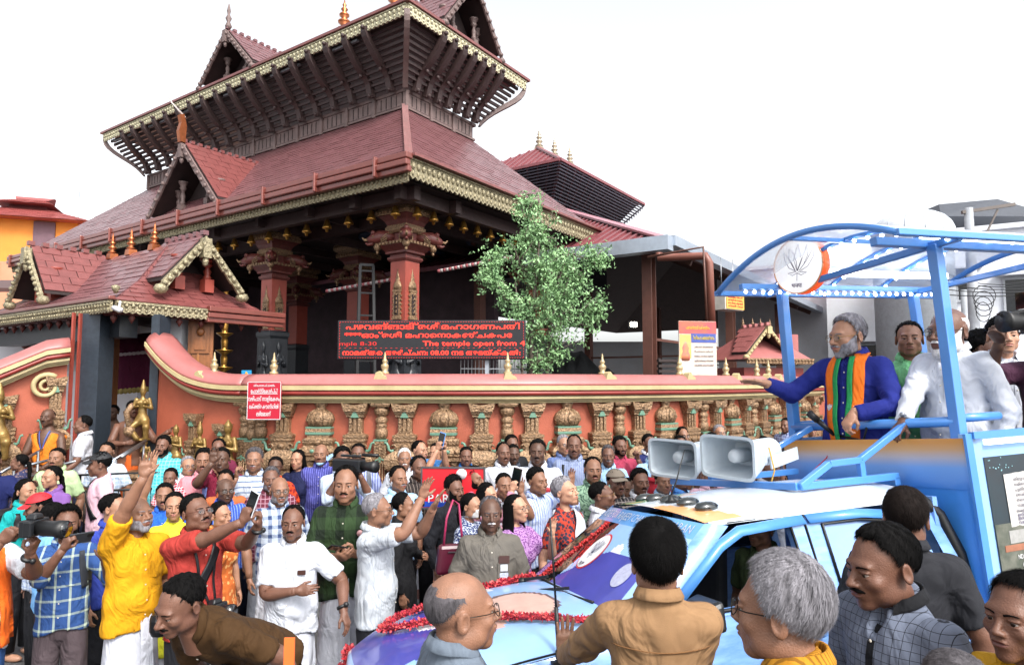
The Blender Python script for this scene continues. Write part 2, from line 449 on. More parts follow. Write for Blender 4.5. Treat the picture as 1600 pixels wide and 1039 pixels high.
def hair_shell(sk, style='short', thick=1., n=(56, 30), seed=0, wave=.0):
    na, ne = n; az = np.linspace(-PI, PI, na, endpoint=False); el_ = np.linspace(R(-54), PI / 2, ne)
    A, E_ = np.meshgrid(az, el_, indexing='ij'); A = A.ravel(); E_ = E_.ravel()
    dirs = np.c_[np.sin(A) * np.cos(E_), -np.cos(A) * np.cos(E_), np.sin(E_)]
    t = project(sk, dirs)
    aa = np.degrees(np.abs(A)); ee = np.degrees(E_)
    rg = np.random.default_rng(seed)
    ph = rg.uniform(0, 6.28, 8)
    jig = 2.2 * np.sin(A * 9 + ph[0]) + 1.6 * np.sin(A * 17 + ph[1]) + 1.3 * np.sin(A * 31 + ph[2])
    if style == 'fringe': jig = jig * .35
    m = ee - hairline(aa, style) - jig
    if style == 'fringe': m = np.minimum(m, 40 + jig + 14 * (aa > 150) - ee)
    k = np.clip((m + 3) / (24 if style == 'fringe' else 13), 0, 1); k = k * k * (3 - 2 * k)
    top = .35 + .65 * np.clip((ee + 10) / 70, 0, 1)
    if style == 'fringe': top = np.full_like(top, .10)
    tuft = 1 + (.16 if n[0] < 90 else .05) * np.sin(A * 13 + ee * .12 + ph[3]) + (.12 if n[0] < 90 else .05) * np.sin(A * 7 - ee * .23 + ph[4]) + wave * np.sin(A * 11 + ee * .35 + ph[5]) * np.cos(ee * .25 + A * 3 + ph[6])
    off = -.004 + k * (.004 + .019 * thick * top * tuft)
    V = HC + dirs * (t + off)[:, None]
    idx = np.arange(na * ne).reshape(na, ne); ok = (m > -5).reshape(na, ne)
    a = idx; b = np.roll(idx, -1, 0)
    Q = np.stack([a[:, :-1], b[:, :-1], b[:, 1:], a[:, 1:]], -1).reshape(-1, 4)
    okq = np.stack([ok[:, :-1], np.roll(ok, -1, 0)[:, :-1], np.roll(ok, -1, 0)[:, 1:], ok[:, 1:]], -1).reshape(-1, 4).any(1)
    return V, Q[okq], dirs, k

def strands(V, Q, dirs, k, count, length, seed, whorl=(0, .55, .83), lift=.35, width=.0011, curl=0.):
    """thin hair ribbons rooted on the shell, combed away from the whorl"""
    rg = np.random.default_rng(seed); w_ = np.asarray(whorl) / np.linalg.norm(whorl)
    kq = k[Q].min(1); q = Q[kq > .03]
    if not len(q): return np.zeros((0, 3)), np.zeros((0, 4), int)
    ar = np.linalg.norm(np.cross(V[q[:, 2]] - V[q[:, 0]], V[q[:, 3]] - V[q[:, 1]]), axis=1); 
    ar = ar * k[q].mean(1) ** 2.5; pick = rg.choice(len(q), count, p=ar / ar.sum()); u, v = rg.random((2, count, 1)); f = q[pick]
    P = (V[f[:, 0]] * (1 - u) + V[f[:, 1]] * u) * (1 - v) + (V[f[:, 3]] * (1 - u) + V[f[:, 2]] * u) * v
    N = P - HC; N /= np.linalg.norm(N, axis=1)[:, None]
    T = N * (N @ w_)[:, None] - w_; T /= np.linalg.norm(T, axis=1)[:, None] + 1e-6
    T = T + rg.normal(0, .28, T.shape); T -= N * (T * N).sum(1)[:, None]; T /= np.linalg.norm(T, axis=1)[:, None]
    B = np.cross(N, T); L = length * rg.uniform(.5, 1.25, (count, 1)); lf = lift * rg.uniform(.3, 1.5, (count, 1))
    wv = width * rg.uniform(.6, 1.4, (count, 1)); cu = curl * rg.normal(0, 1, (count, 1))
    pts = []
    for s_, ww in ((0, 1.), (.5, .8), (1., .15)):
        c_ = P - N * .0025 + T * L * s_ + N * (L * lf * s_ * (1.3 - s_)) + B * L * cu * s_ * s_
        pts += [c_ - B * wv * ww, c_ + B * wv * ww]
    VV = np.stack(pts, 1).reshape(-1, 3); b = np.arange(count)[:, None] * 6
    Fq = np.concatenate([b + np.array([0, 1, 3, 2]), b + np.array([2, 3, 5, 4])], 0)
    return VV, Fq

def face_patch(fn, cols, rows, shape, thick):
    """shape(u, v) -> x, z on the face for u, v in 0..1; thick(u, v) metres"""
    u, v = np.meshgrid(np.linspace(0, 1, cols), np.linspace(0, 1, rows), indexing='ij'); u = u.ravel(); v = v.ravel()
    x, z = shape(u, v); P = front_project(fn, np.c_[x, z]); e = .0015
    gx = fn(P + [e, 0, 0]) - fn(P - [e, 0, 0]); gy = fn(P + [0, e, 0]) - fn(P - [0, e, 0]); gz = fn(P + [0, 0, e]) - fn(P - [0, 0, e])
    N = np.c_[gx, gy, gz]; N /= np.linalg.norm(N, axis=1)[:, None] + 1e-9
    P = P + N * thick(u, v)[:, None]
    i = np.arange(cols * rows).reshape(cols, rows)
    return P, np.stack([i[:-1, :-1], i[1:, :-1], i[1:, 1:], i[:-1, 1:]], -1).reshape(-1, 4)

# hand: wrist at the origin, fingers along +Z, palm faces -Y, thumb on +X
HANDS = {}
def hand_template(pose, res):
    if (pose, res) in HANDS: return HANDS[pose, res]
    fx = (.026, .009, -.009, -.026); ln = (.070, .078, .072, .056)
    curl = dict(open=(.10, .12, .08), relaxed=(.35, .45, .3), grip=(1.15, 1.3, .7), wave=(.05, .18, .12), rail=(.75, .85, .5))[pose]
    spread = dict(open=.16, relaxed=.03, grip=.0, wave=.20, rail=.02)[pose]
    ch = []
    for i in range(4):
        p = np.array([fx[i], 0, .088 - (.006 if i in (0,) else (.0 if i < 2 else .005 * (i - 1)))]); a = 0.; sp = spread * (1.5 - i) / 1.5
        r = .0088 if i < 3 else .0076
        for j, (fr_, c_) in enumerate(zip((.45, .31, .24), curl)):
            a += c_; L = ln[i] * fr_
            q = p + L * np.array([math.sin(sp) * math.cos(a), -math.sin(a), math.cos(a) * math.cos(sp)])
            ch.append((p, q, r * (1 - .1 * j), r * (.92 - .1 * j))); p = q
    tb = np.array([.024, -.006, .024])
    td = dict(open=((.75, -.25, .65), (.5, -.1, .8)), wave=((.8, -.2, .6), (.55, -.05, .8)), relaxed=((.55, -.45, .7), (.15, -.35, .9)), grip=((.35, -.75, .55), (-.45, -.55, .7)), rail=((.5, -.6, .6), (-.3, -.6, .7)))[pose]
    for j, d_ in enumerate(td):
        d_ = np.asarray(d_) / np.linalg.norm(d_); q = tb + d_ * (.042, .034)[j]
        ch.append((tb, q, .0125 - .002 * j, .0105 - .002 * j)); tb = q
    def fn(P):
        d = ell(P, (0, .002, .050), (.041, .0155, .054))
        d = smin(d, cone(P, (0, .002, -.020), (0, .002, .015), .024, .024), .02)
        d = smin(d, cone(P, (.024, 0, .078), (-.026, .001, .076), .0125, .011), .012)
        d = smin(d, cone(P, (.020, -.008, .02), (.026, -.010, .045), .015, .012), .012)
        for a, b, r1, r2 in ch: d = smin(d, cone(P, a, b, r1, r2), .0045)
        return d
    HANDS[pose, res] = surfnet(fn, (-.085, -.105, -.055), (.105, .03, .185), res)
    return HANDS[pose, res]

def bez(a, b, c, n):
    t = np.linspace(0, 1, n)[:, None]; return (1 - t) ** 2 * a + 2 * t * (1 - t) * b + t * t * c

SKIN = {}
def skin_mat(tone):
    if tone in SKIN: return SKIN[tone]
    base = {'d': '#68483a', 'm': '#815d4a', 'l': '#9c745e', 'f': '#b0866f', 'x': '#533a2e'}[tone]
    m = mat('skin ' + tone, base, .45, var=.16, vs=16, bump=.2, bs=190, dirt=.12)
    b = m.node_tree.nodes['Principled BSDF']
    b.inputs['Specular IOR Level'].default_value = .4
    SKIN[tone] = m; return m
HAIRC = {'black': ('#070606', .62), 'brown': ('#140e0c', .6), 'grey': ('#77757a', .5), 'white': ('#c9c7c6', .55), 'salt': ('#4a474a', .5)}
def hair_mat(c):
    nm = 'hair ' + c
    if nm in MATS: return MATS[nm]
    col, rg = HAIRC[c]
    m = mat(nm, col, rg + .15, var=.6 if c in ('grey', 'salt') else .35, vs=60, bump=.25, bs=150, stretch=(1, 1, .25)); m.node_tree.nodes['Principled BSDF'].inputs['Specular IOR Level'].default_value = .10; return m

UP, FORE = .285, .255
POSES = {   # wrist (right arm: x negative), elbow hint, finger direction, palm normal, hand shape
    'down': ((-.235, -.03, .865), (-.3, .3, 0), (0, -.15, -1), (1, 0, 0), 'relaxed'),
    'wave': ((-.27, -.26, 1.66), (-.6, -.2, -.8), (-.05, -.05, 1), (0, -1, .1), 'wave'),
    'high': ((-.20, -.30, 1.83), (-.6, -.1, -.6), (.05, -.12, 1), (.1, -1, .1), 'wave'),
    'reach': ((-.16, -.50, 1.55), (-.5, .1, -.8), (.02, -.35, .9), (0, -.9, -.3), 'open'),
    'phone': ((-.09, -.30, 1.41), (-.45, -.1, -1), (.1, -.25, .95), (.75, -.1, .3), 'grip'),
    'phup': ((-.10, -.36, 1.62), (-.45, -.2, -1), (.1, -.2, .95), (.75, -.2, .2), 'grip'),
    'cam': ((-.10, -.27, 1.46), (-.5, .0, -1), (.5, -.5, .6), (.3, -.5, -.8), 'grip'),
    'fold': ((.07, -.20, 1.16), (-.6, -.05, -.6), (1, .15, .05), (0, 1, 0), 'relaxed'),
    'fold2': ((.05, -.235, 1.10), (-.6, -.05, -.6), (1, .2, .12), (0, 1, 0), 'relaxed'),
    'clasp': ((-.055, -.20, .96), (-.6, .1, -.5), (.8, -.1, -.5), (.2, 1, 0), 'relaxed'),
    'belly': ((.0, -.22, 1.13), (-.7, .1, -.5), (.9, -.1, .25), (0, 1, 0), 'relaxed'),
    'text': ((-.06, -.27, 1.12), (-.5, .1, -.7), (.45, -.6, .3), (.4, .2, .9), 'grip'),
    'thumb': ((-.12, -.25, 1.46), (-.5, 0, -1), (.1, -.2, 1), (.9, 0, 0), 'grip'),
    'side': ((-.42, -.26, 1.02), (-.3, .4, -.4), (-.35, -.35, -.8), (.7, .2, -.3), 'relaxed'),
}
MIRR = np.array([-1., 1, 1])
PEOPLE = []
def person(label, x, y, ztop, floor, yaw, head=(0, 0), skin='m', hair=('short', 'black'), thick=None, stache=None, beard=None,
           shirt=('half', None), low=('trousers', None), arms=('down', 'down'), fat=0., fem=False, child=False, v=None, res=.0165, hres=.0068,
           glasses=None, hs=1., lean=0., group=None, collar=True, strand=0, slen=.022, curl=0., wave=0., tuck=False, neck=.30, extra=(), cap=None, mask=None, bindi=False, feet=False, roll=0., wk=1.):
    seed = len(PEOPLE) * 17 + 5; rg = np.random.default_rng(seed); rn = random.Random(seed)
    s = (ztop - floor) / 1.70
    thick = thick or rn.uniform(.5, 1.0)
    W = (.87 if fem else .95) * (1 + .09 * fat) * wk
    root = empty('person', label, 'person', (x, y, floor), R(yaw), group)
    root.scale = (s, s, s)
    if v is None: v = rn.choice((4, 5)) if fem else (6 if child else rn.randrange(4))
    HVt, HF, hfn, sk, fm = head_template(v, hres)
    # --- head placement
    hsc = hs * (1.25 if child else 1.) * (.96 if fem else 1.); piv = np.array([0, .035, -.10])
    hw = rn.uniform(.97, 1.04)
    hy, hp = R(head[0]), R(head[1])
    Rm = np.array(Matrix.Rotation(hy, 3, 'Z') @ Matrix.Rotation(-hp, 3, 'X') @ Matrix.Rotation(R(roll), 3, 'Y'))
    hz = 1.70 - .119 * hsc; hc = np.array([0, -.012, hz])
    lp = np.array(Matrix.Rotation(R(lean), 3, 'X')); hip = np.array([0, 0, .93])
    def LN(V): return (np.asarray(V) - hip) @ lp.T + hip if lean else np.asarray(V)
    m1, m2, m3, m4 = rg.normal(0, 1, 4)
    def HT(V):
        V = np.array(V, float); lo_ = np.clip(-V[:, 2] / .11, 0, 1.2) * (V[:, 2] > -.13); V[:, 0] *= hw * (1 + .055 * m1 * lo_); V[:, 1] *= 1 + .02 * m4; V[:, 2] = np.where(V[:, 2] > -.13, V[:, 2] * (1 + .03 * m2), V[:, 2]); V[:, 1] -= .004 * m3 * lo_ * (V[:, 1] < 0)
        V = V * hsc; pv = piv * hsc; return LN((V - pv) @ Rm.T + pv + hc)
    cy_, sy_ = math.cos(R(yaw)), math.sin(R(yaw))
    def world(p): p = np.asarray(p) * s; return np.array([p[0] * cy_ - p[1] * sy_ + x, p[0] * sy_ + p[1] * cy_ + y, p[2] + floor])
    sm = skin_mat(skin); hm = hair_mat(hair[1] if hair else 'black')
    ew = mat('eye white', '#8c827a', .3, var=0); ei = mat('eye iris', '#150c08', .15, var=0)
    BV, BF_, BMI = [], [], []; nb = 0
    def addb(V, Fq, mi=0):
        nonlocal nb
        BV.append(V); BF_.extend([tuple(int(i) + nb for i in f) for f in Fq]); BMI.extend([mi] * len(Fq)); nb += len(V)
    addb(HT(HVt), HF)
    for sx in (-1, 1):
        e = MB(); e.ball((sx * .031, -.0782, .0040), .0128, 12); addb(HT(np.vstack(e.v)), e.f, 1)
        e = MB(); e.ball((sx * .031 + rn.uniform(-.001, .001), -.0882, .0040), (.0078, .0034, .0078), 8); addb(HT(np.vstack(e.v)), e.f, 2)
    # --- arms
    sx0 = .163 * W; zs = 1.372; info = {'root': root, 'hands': [], 'world': world, 's': s, 'yaw': yaw, 'HT': HT}
    J = []
    for side, (ps, sg) in enumerate(zip(arms, (1., -1.))):
        if ps is None: J.append(None); continue
        if isinstance(ps, str): wr, hint, fd, pn, hp_ = POSES[ps]
        else: wr, hint, fd, pn, hp_ = ps
        q = MIRR if sg < 0 and isinstance(ps, str) else np.ones(3)
        wr, hint, fd, pn = (np.asarray(a, float) * q for a in (wr, hint, fd, pn))
        sh = np.array([-sg * sx0, .0, zs])
        raised = wr[2] > 1.5
        if raised: sh = sh + [0, 0, .03]
        d = wr - sh; L = np.linalg.norm(d); mx = (UP + FORE) * .995
        if L > mx: d *= mx / L; L = mx; wr = sh + d
        dn = d / L; a = (UP ** 2 - FORE ** 2 + L * L) / (2 * L); h_ = math.sqrt(max(UP ** 2 - a * a, 1e-5))
        hv = hint - dn * (hint @ dn); hv /= np.linalg.norm(hv) + 1e-9
        el_ = sh + dn * a + hv * h_
        pts = np.vstack([bez(sh, (sh * .3 + el_ * .7), el_ * .92 + sh * .08, 5), bez(el_ * .92 + sh * .08, el_, el_ * .88 + wr * .12, 5)[1:], bez(el_ * .88 + wr * .12, el_ * .5 + wr * .5, wr, 6)[1:]])
        t = np.linspace(0, 1, len(pts)); k_ = (.84 if fem else 1.) * (1 + .07 * fat)
        rad = np.interp(t, [0, .25, .45, .55, .68, .85, 1], [.054, .050, .041, .041, .045, .033, .027]) * k_
        tb = MB(); tb.tube(pts, rad, 12); addb(LN(np.vstack(tb.v)), tb.f)
        fd = fd / np.linalg.norm(fd); pn = pn - fd * (pn @ fd); pn /= np.linalg.norm(pn)
        HVh, HFh = hand_template(hp_, .0062 if hres > .005 else .0042)
        y_ = -pn; z_ = fd; x_ = np.cross(y_, z_)
        hv_ = HVh * (.88 if fem else .97)
        # thumb side: towards the body's front/up for each hand
        flip = 1.
        tside = np.array([sg, 0, 0.]) if abs(fd[2]) > .5 else np.array([0, 0, 1.])
        if hp_ in ('wave', 'open') or abs(fd[2]) > .5:
            flip = 1. if x_ @ (np.array([sg, 0, 0]) if fd[2] > 0 else np.array([0, -1., 0])) > 0 else -1.
        else: flip = 1. if x_[2] > 0 else -1.
        hv2 = hv_ * [flip, 1, 1]
        Vh = wr + hv2[:, :1] * x_ + hv2[:, 1:2] * y_ + hv2[:, 2:] * z_
        addb(LN(Vh), HFh if flip > 0 else HFh[:, ::-1])
        J.append((sh, el_, wr)); info['hands'].append((world(LN(wr)), world(LN(wr + z_ * .085)), world(LN(wr + z_ * .085 + pn * .03)), fd))
    # --- torso core and legs inside the clothes
    bare = shirt[0] == 'bare'
    fold = rg.uniform(0, 6.28, 6)
    def torso(P, g=0., hemz=.78, cutneck=True):
        ky = 1.42; Q = P * [1, ky, 1]
        r0 = (.166 + (.018 if fem else 0)) * W + g
        d = cone(Q, (0, 0, .80), (0, 0, 1.02), r0 + .012, (.158 - (.018 if fem else 0)) * W + g + .010 * fat)
        d = smin(d, cone(Q, (0, 0, 1.02), (0, -.01, 1.26), (.152 - (.014 if fem else 0)) * W + g + .012 * fat, .160 * W + g), .05)
        d = smin(d, cone(P, (-.122 * W, .012, 1.358), (.122 * W, .012, 1.358), .060 + g * .6, .060 + g * .6), .075)
        d = smin(d, cone(P, (0, .015, 1.38), (0, .022, 1.475), .085 + g * .5, .056 + g * .5), .05)
        if fat > 0: d = smin(d, ell(P, (0, -.055, 1.04), (.125 * W, .085 + .03 * fat, .13)), .06)
        if fem:
            for q in (-1, 1): d = smin(d, ell(P, (q * .075, -.085, 1.23), (.066, .058, .066)), .045)
        return d
    if bare:
        def fb(P): return np.maximum(torso(P, -.006), .80 - P[:, 2])
        TV, TF = surfnet(fb, (-.32, -.26, .76), (.32, .24, 1.54), res); addb(LN(TV), TF)
    else:
        cr = MB(); cr.lathe([(.04, .74), (.10 * W, .8), (.125 * W, .95), (.12 * W, 1.1), (.12 * W, 1.3), (.09, 1.38), (.045, 1.46)], n=12, sy=.62); addb(LN(np.vstack(cr.v)), cr.f)
    for q in (-1, 1):
        lg = MB(); lg.tube([(q * .085, 0, .9), (q * .09, 0, .5), (q * .09, .015, .09)], [.075, .05, .036], 8); addb(np.vstack(lg.v), lg.f)
        lg = MB(); lg.ball((q * .095, -.055, .038), (.042, .115, .036), 10); addb(np.vstack(lg.v), lg.f)
    me = mesh_fast('body', np.vstack(BV), BF_, BMI, True); link('body', me, [sm, ew, ei], root)
    # --- shirt
    kind, sm_ = shirt[0], shirt[1]
    if not bare:
        g = .014 if kind != 'tee' else .010
        hemz = {'kurta': .50, 'dress': .35}.get(kind, .93 if tuck else .83)
        st_ = {'half': 'h', 'tee': 'h', 'full': 'f', 'kurta': 'f', 'dress': 'h', 'vest': 'n', 'roll': 'r'}[kind]
        if len(shirt) > 2: st_ = shirt[2]
        def fs(P):
            d = torso(P, g)
            d = np.maximum(d, P[:, 2] - (1.478 + .55 * (P[:, 1] - .02)))
            d = smax(d, -ell(P, (0, -.115, 1.445), (.028 + .1 * (neck - .3), .07, .075 + .25 * (neck - .3))), .008)
            if hemz < .79:
                sk_ = cone(P * [1, 1.3, 1], (0, 0, .90), (0, 0, hemz - .05), .185 * W + g, .215 * W + g + .02); d = smin(d, sk_, .05)
            d = np.maximum(d, hemz + .015 * np.sin(P[:, 0] * 9 + fold[0]) + .02 * np.cos(P[:, 0] * 11) - P[:, 2])
            for j in J:
                if j is None or st_ == 'n': continue
                sh, e_, wr = j; ud = (e_ - sh) / np.linalg.norm(e_ - sh); fdv = (wr - e_) / np.linalg.norm(wr - e_)
                k_ = (.86 if fem else 1.) * (1 + .07 * fat)
                if st_ == 'h':
                    q = cone(P, sh, e_, .069 * k_, .066 * k_); q = np.maximum(q, (P - sh) @ ud - UP * (.80 if not fem else .7))
                else:
                    e2 = e_; q = cone(P, sh, e2, .068 * k_, .056 * k_)
                    q2 = cone(P, e2, wr, .055 * k_, .041 * k_); q2 = np.maximum(q2, (P - e2) @ fdv - FORE * (.93 if st_ == 'f' else .22)); q = smin(q, q2, .012)
                d = smin(d, q, .028)
            fo = .0038 * np.sin(P[:, 2] * 34 + P[:, 0] * 22 + fold[1] + 2 * np.sin(P[:, 0] * 9 + fold[2])) * np.clip((1.32 - P[:, 2]) * 3, .15, 1)
            fo = fo + .003 * np.sin(P[:, 0] * 41 + P[:, 2] * 12 + fold[3]) + .0018 * np.sin(P[:, 2] * 63 - P[:, 0] * 31 + P[:, 1] * 25 + fold[4])
            for j in J:
                if j is not None: e2 = np.exp(-((P - j[1]) ** 2).sum(1) / .012); fo = fo + .005 * e2 * np.sin(P[:, 2] * 95 + P[:, 0] * 60)
            return d + fo
        pj = np.array([p for j in J if j for p in j]) if any(J) else np.zeros((1, 3)) + [0, 0, 1.2]
        lo = np.minimum([-.30 * W, -.27, hemz - .05], pj.min(0) - .09); hi = np.maximum([.30 * W, .24, 1.52], pj.max(0) + .09)
        SV, SF = surfnet(fs, lo, hi, res)
        mats_ = [sm_]
        cb = None
        if collar and kind not in ('tee', 'dress', 'vest'):
            cb = MB(); n_ = 22
            for w2, (zo, ro, fl) in enumerate(((0, .0, 0),)):
                rows = []
                for (rr, zz) in ((.0, .0), (.004, .034), (.010, .036), (.026, .004), (.024, -.003)):
                    row = []
                    for i in range(n_ + 1):
                        a = R(28) + (2 * PI - R(56)) * i / n_; fr_ = (math.cos(a))      # opening at the front
                        ra = (.064 if not fem else .056) + rr + .010 * max(0, fr_)
                        row.append((ra * math.sin(a), .021 - ra * 1.02 * math.cos(a), 1.463 + zz + .030 * -fr_ * (1 if fr_ > 0 else .35) - (.012 if fr_ > .75 else 0)))
                    rows.append(row)
                V_ = np.array(rows).reshape(-1, 3); m_ = n_ + 1
                cb.add(V_, [(i * m_ + j, i * m_ + j + 1, (i + 1) * m_ + j + 1, (i + 1) * m_ + j) for i in range(4) for j in range(n_)], 0, True)
            # placket and buttons down the front
            zz = np.linspace(1.385, hemz + .02, 12)
            def pf(X): V = front_project(fs, X, -.32); V[:, 1] = np.minimum(V[:, 1], -.04); return V
            A_ = pf(np.c_[np.full(12, -.013), zz]); B_ = pf(np.c_[np.full(12, .013), zz])
            A_[:, 1] -= .004; B_[:, 1] -= .004
            V_ = np.vstack([A_, B_]); cb.add(V_, [(i, 12 + i, 13 + i, i + 1) for i in range(11)], 0, True)
            bt = mat('shirt button', '#c9c2b4', .4, var=0)
            for zb in np.arange(1.34, hemz + .06, -.095):
                c_ = pf(np.array([[0., zb]]))[0]; cb.ball(c_ - [0, .006, 0], (.0055, .0025, .0055), 6, 1)
        so = link('shirt' if kind not in ('kurta', 'dress', 'tee', 'vest') else {'tee': 't_shirt', 'vest': 'vest'}.get(kind, kind), mesh_fast('shirt', LN(SV), SF), mats_, root)
        info['shirt'] = so; info['fs'] = fs
        if cb:
            for i, q in enumerate(cb.v): cb.v[i] = LN(q)
            cc = shirt[3] if len(shirt) > 3 else sm_
            ob = cb.build('collar', [cc, bt], root)
    # --- lower garment
    lk, lm = low
    if lk:
        b = MB()
        if lk == 'trousers':
            for q in (-1, 1): b.tube([(q * .07 * W, 0, .94), (q * .086 * W, .0, .80), (q * .095, -.005, .48), (q * .1, .01, .09)], [.085 * W, .098 * W, .078, .064], 14)
            b.lathe([(.06 * W, .72), (.150 * W, .80), (.158 * W, .88), (.140 * W, 1.0)], n=16, sy=.66)
            nm = 'trousers'
        else:
            zz = np.linspace(.99, .09, 14); n_ = 40; V_ = []
            for z_ in zz:
                t = (.99 - z_) / .9; r_ = (.150 + .050 * t) * W; an = np.arange(n_) * 2 * PI / n_
                rr = r_ * (1 + (.012 + .05 * t) * np.sin(an * 7 + fold[0] + 2 * t) + .03 * t * np.sin(an * 13 + fold[2]) + .012 * np.sin(an * 3 + z_ * 9))
                V_.append(np.c_[np.cos(an) * rr, np.sin(an) * rr * .74, np.full(n_, z_)])
            b.add(np.vstack(V_), [(i * n_ + j, (i + 1) * n_ + j, (i + 1) * n_ + (j + 1) % n_, i * n_ + (j + 1) % n_) for i in range(13) for j in range(n_)], 0, True)
            nm = lk
        b.build(nm, lm, root)
        if lk == 'mundu' and not isinstance(lm, (list, tuple)):
            fr_ = MB(); zz = np.linspace(.98, .10, 10)
            V_ = []
            for z_ in zz:
                t = (.98 - z_) / .9
                for i, xx in enumerate((-.02, .005, .03, .05)): V_.append((xx + .03 * t + .012 * t * math.sin(z_ * 8 + i), -(.150 + .050 * t) * W * .74 - .018 - .012 * (i % 2), z_))
            fr_.add(V_, [(i * 4 + j, i * 4 + j + 1, i * 4 + 5 + j, i * 4 + 4 + j) for i in range(9) for j in range(3)], 0, True); fr_.build('mundu_fold', lm, root)
    # --- hair, brows, moustache, beard
    hp_parts = []
    if hair and hair[0] not in ('none',):
        st = hair[0]
        base = {'long': 'woman', 'tied': 'woman', 'bun': 'woman', 'braid': 'woman', 'bob': 'woman'}.get(st, st)
        big = strand > 0
        V_, Q_, di, k_ = hair_shell(sk, base, thick * (.75 if base == 'woman' else 1.), (96, 52) if big else (52, 28), seed, wave)
        QS = Q_
        if big: Q_ = Q_[k_[Q_].min(1) > (.55 if base in ('fringe', 'recede') else .12)]
        vs_, fs_ = [V_], [Q_]
        ns = strand or 260
        if st != 'fringe' or strand:
            SV_, SF_ = strands(V_, QS, di, k_, ns, slen if strand else .03, seed, lift=.30, width=.0009 if strand else .0028, curl=curl); vs_.append(SV_); fs_.append(SF_ + len(V_))
        V_ = np.vstack(vs_); Q_ = np.vstack(fs_)
        b = MB(); 
        if st in ('long', 'braid', 'tied', 'bob'):
            ln = {'long': .34, 'braid': .40, 'tied': .26, 'bob': .15}[st]
            if st in ('long', 'bob'):
                n_ = 22; rows = 10; X = []
                for i in range(rows):
                    t = i / (rows - 1)
                    for j in range(n_):
                        a = R(62) + (2 * PI - R(124)) * j / (n_ - 1); rr = .089 + .012 * math.sin(j * 2.1 + i * .5) * t + .012 * t
                        X.append((rr * math.sin(a) * (1 + .05 * t), .022 - rr * 1.15 * math.cos(a) + .02 * t, .045 - (ln + .05) * t - .012 * math.sin(j * 1.7) * t))
                b.add(X, [(i * n_ + j, i * n_ + j + 1, (i + 1) * n_ + j + 1, (i + 1) * n_ + j) for i in range(rows - 1) for j in range(n_ - 1)], 0, True)
            else:
                p = [np.array([0, .10, .00])]; side = .05 if st == 'braid' else 0
                for i in range(9): p.append(np.array([side * i / 8 * (1 if i > 2 else .5), .115 + .018 * math.sin(i * .6), -.02 - ln * i / 8]))
                b.tube(p, [.03 + .004 * (i % 2) - .0017 * i for i in range(10)], 10)
        if st == 'bun': b.ball((0, .118, -.005), (.045, .036, .042), 12)
        if b.v: V2 = np.vstack(b.v); Qb = [tuple(np.asarray(f) + len(V_)) for f in b.f]; V_ = np.vstack([V_, V2])
        else: Qb = []
        me = mesh_fast('hair', HT(V_), [tuple(f) for f in Q_] + Qb); link('hair', me, [hm], root)
    nf = lambda P: hfn(P)
    bm = hm if hair and hair[1] not in ('white',) else hair_mat('grey')
    if hair is None: bm = hair_mat('black')
    b = MB()
    for sx in (-1, 1):
        sh_ = lambda u, v, sx=sx: (sx * (.012 + .038 * u), .0225 + .006 * np.sin(u * 2.2) - .0025 * u + (v - .5) * .0085 * (1 - .55 * u))
        P_, Q_ = face_patch(nf, 9, 4, sh_, lambda u, v: .0022 * np.sin(np.clip(v, .0, 1) * PI) * np.sin(np.clip(u * .9 + .12, 0, 1) * PI) ** .5 - .0005); b.add(HT(P_), Q_, 0, True)
    each(b, 'eyebrow', bm if fem is False else hair_mat('black'), root)
    lipm = mat('lips ' + skin, {'d': '#5a302a', 'm': '#7a4238', 'l': '#95524a', 'f': '#a55a50', 'x': '#3f241f'}[skin], .4, var=.05)
    b = MB(); sh_ = lambda u, v: ((u - .5) * .046, -.0548 + (v - .5) * .0165 * np.sin(np.clip(u, .02, .98) * PI) ** .6)
    P_, Q_ = face_patch(nf, 11, 6, sh_, lambda u, v: .0005 + 0 * u); b.add(HT(P_), Q_, 0, True); b.build('lips', lipm, root)
    fm_ = {'b': 'black', 'g': 'grey', 'w': 'white', 's': 'salt'}
    if stache:
        b = MB(); th_ = .0058 if stache.isupper() else .0045
        sh_ = lambda u, v: ((u - .5) * .064, -.0405 - .010 * (2 * np.abs(u - .5)) ** 1.6 + (v - .5) * (.0145 - .006 * np.abs(2 * u - 1)))
        P_, Q_ = face_patch(nf, 15, 5, sh_, lambda u, v: th_ * np.sin(v * PI) ** .5 * np.clip(np.sin(u * PI) * 1.6, 0, 1) - .001); b.add(HT(P_), Q_, 0, True); b.build('moustache', hair_mat(fm_[stache.lower()]), root)
    if beard:
        b = MB(); ful = beard.isupper(); th_ = .013 if ful else .0035
        na, ne = 34, 12; az = np.linspace(-R(84), R(84), na); V_ = []
        A_, T_ = np.meshgrid(az, np.linspace(0, 1, ne), indexing='ij'); A_ = A_.ravel(); T_ = T_.ravel()
        top = np.interp(np.degrees(np.abs(A_)), [0, 14, 26, 40, 60, 84], [-42, -37, -30, -30, -22, -2]); el_ = R(top + (-66 - top) * T_) if False else np.radians(top + (-64 - top) * T_)
        di = np.c_[np.sin(A_) * np.cos(el_), -np.cos(A_) * np.cos(el_), np.sin(el_)]
        t = project(sk, di); k_ = np.clip(np.minimum(T_ * 5, (1 - np.abs(A_) / R(84)) * 8), 0, 1) * np.clip((1 - T_) * 6, 0, 1)
        P_ = HC + di * (t + (-.002 + th_ * k_ * (1 + .2 * np.sin(A_ * 23 + T_ * 9))))[:, None]
        i = np.arange(na * ne).reshape(na, ne); b.add(HT(P_), np.stack([i[:-1, :-1], i[:-1, 1:], i[1:, 1:], i[1:, :-1]], -1).reshape(-1, 4), 0, True)
        b.build('beard', hair_mat(fm_[beard.lower()]), root)
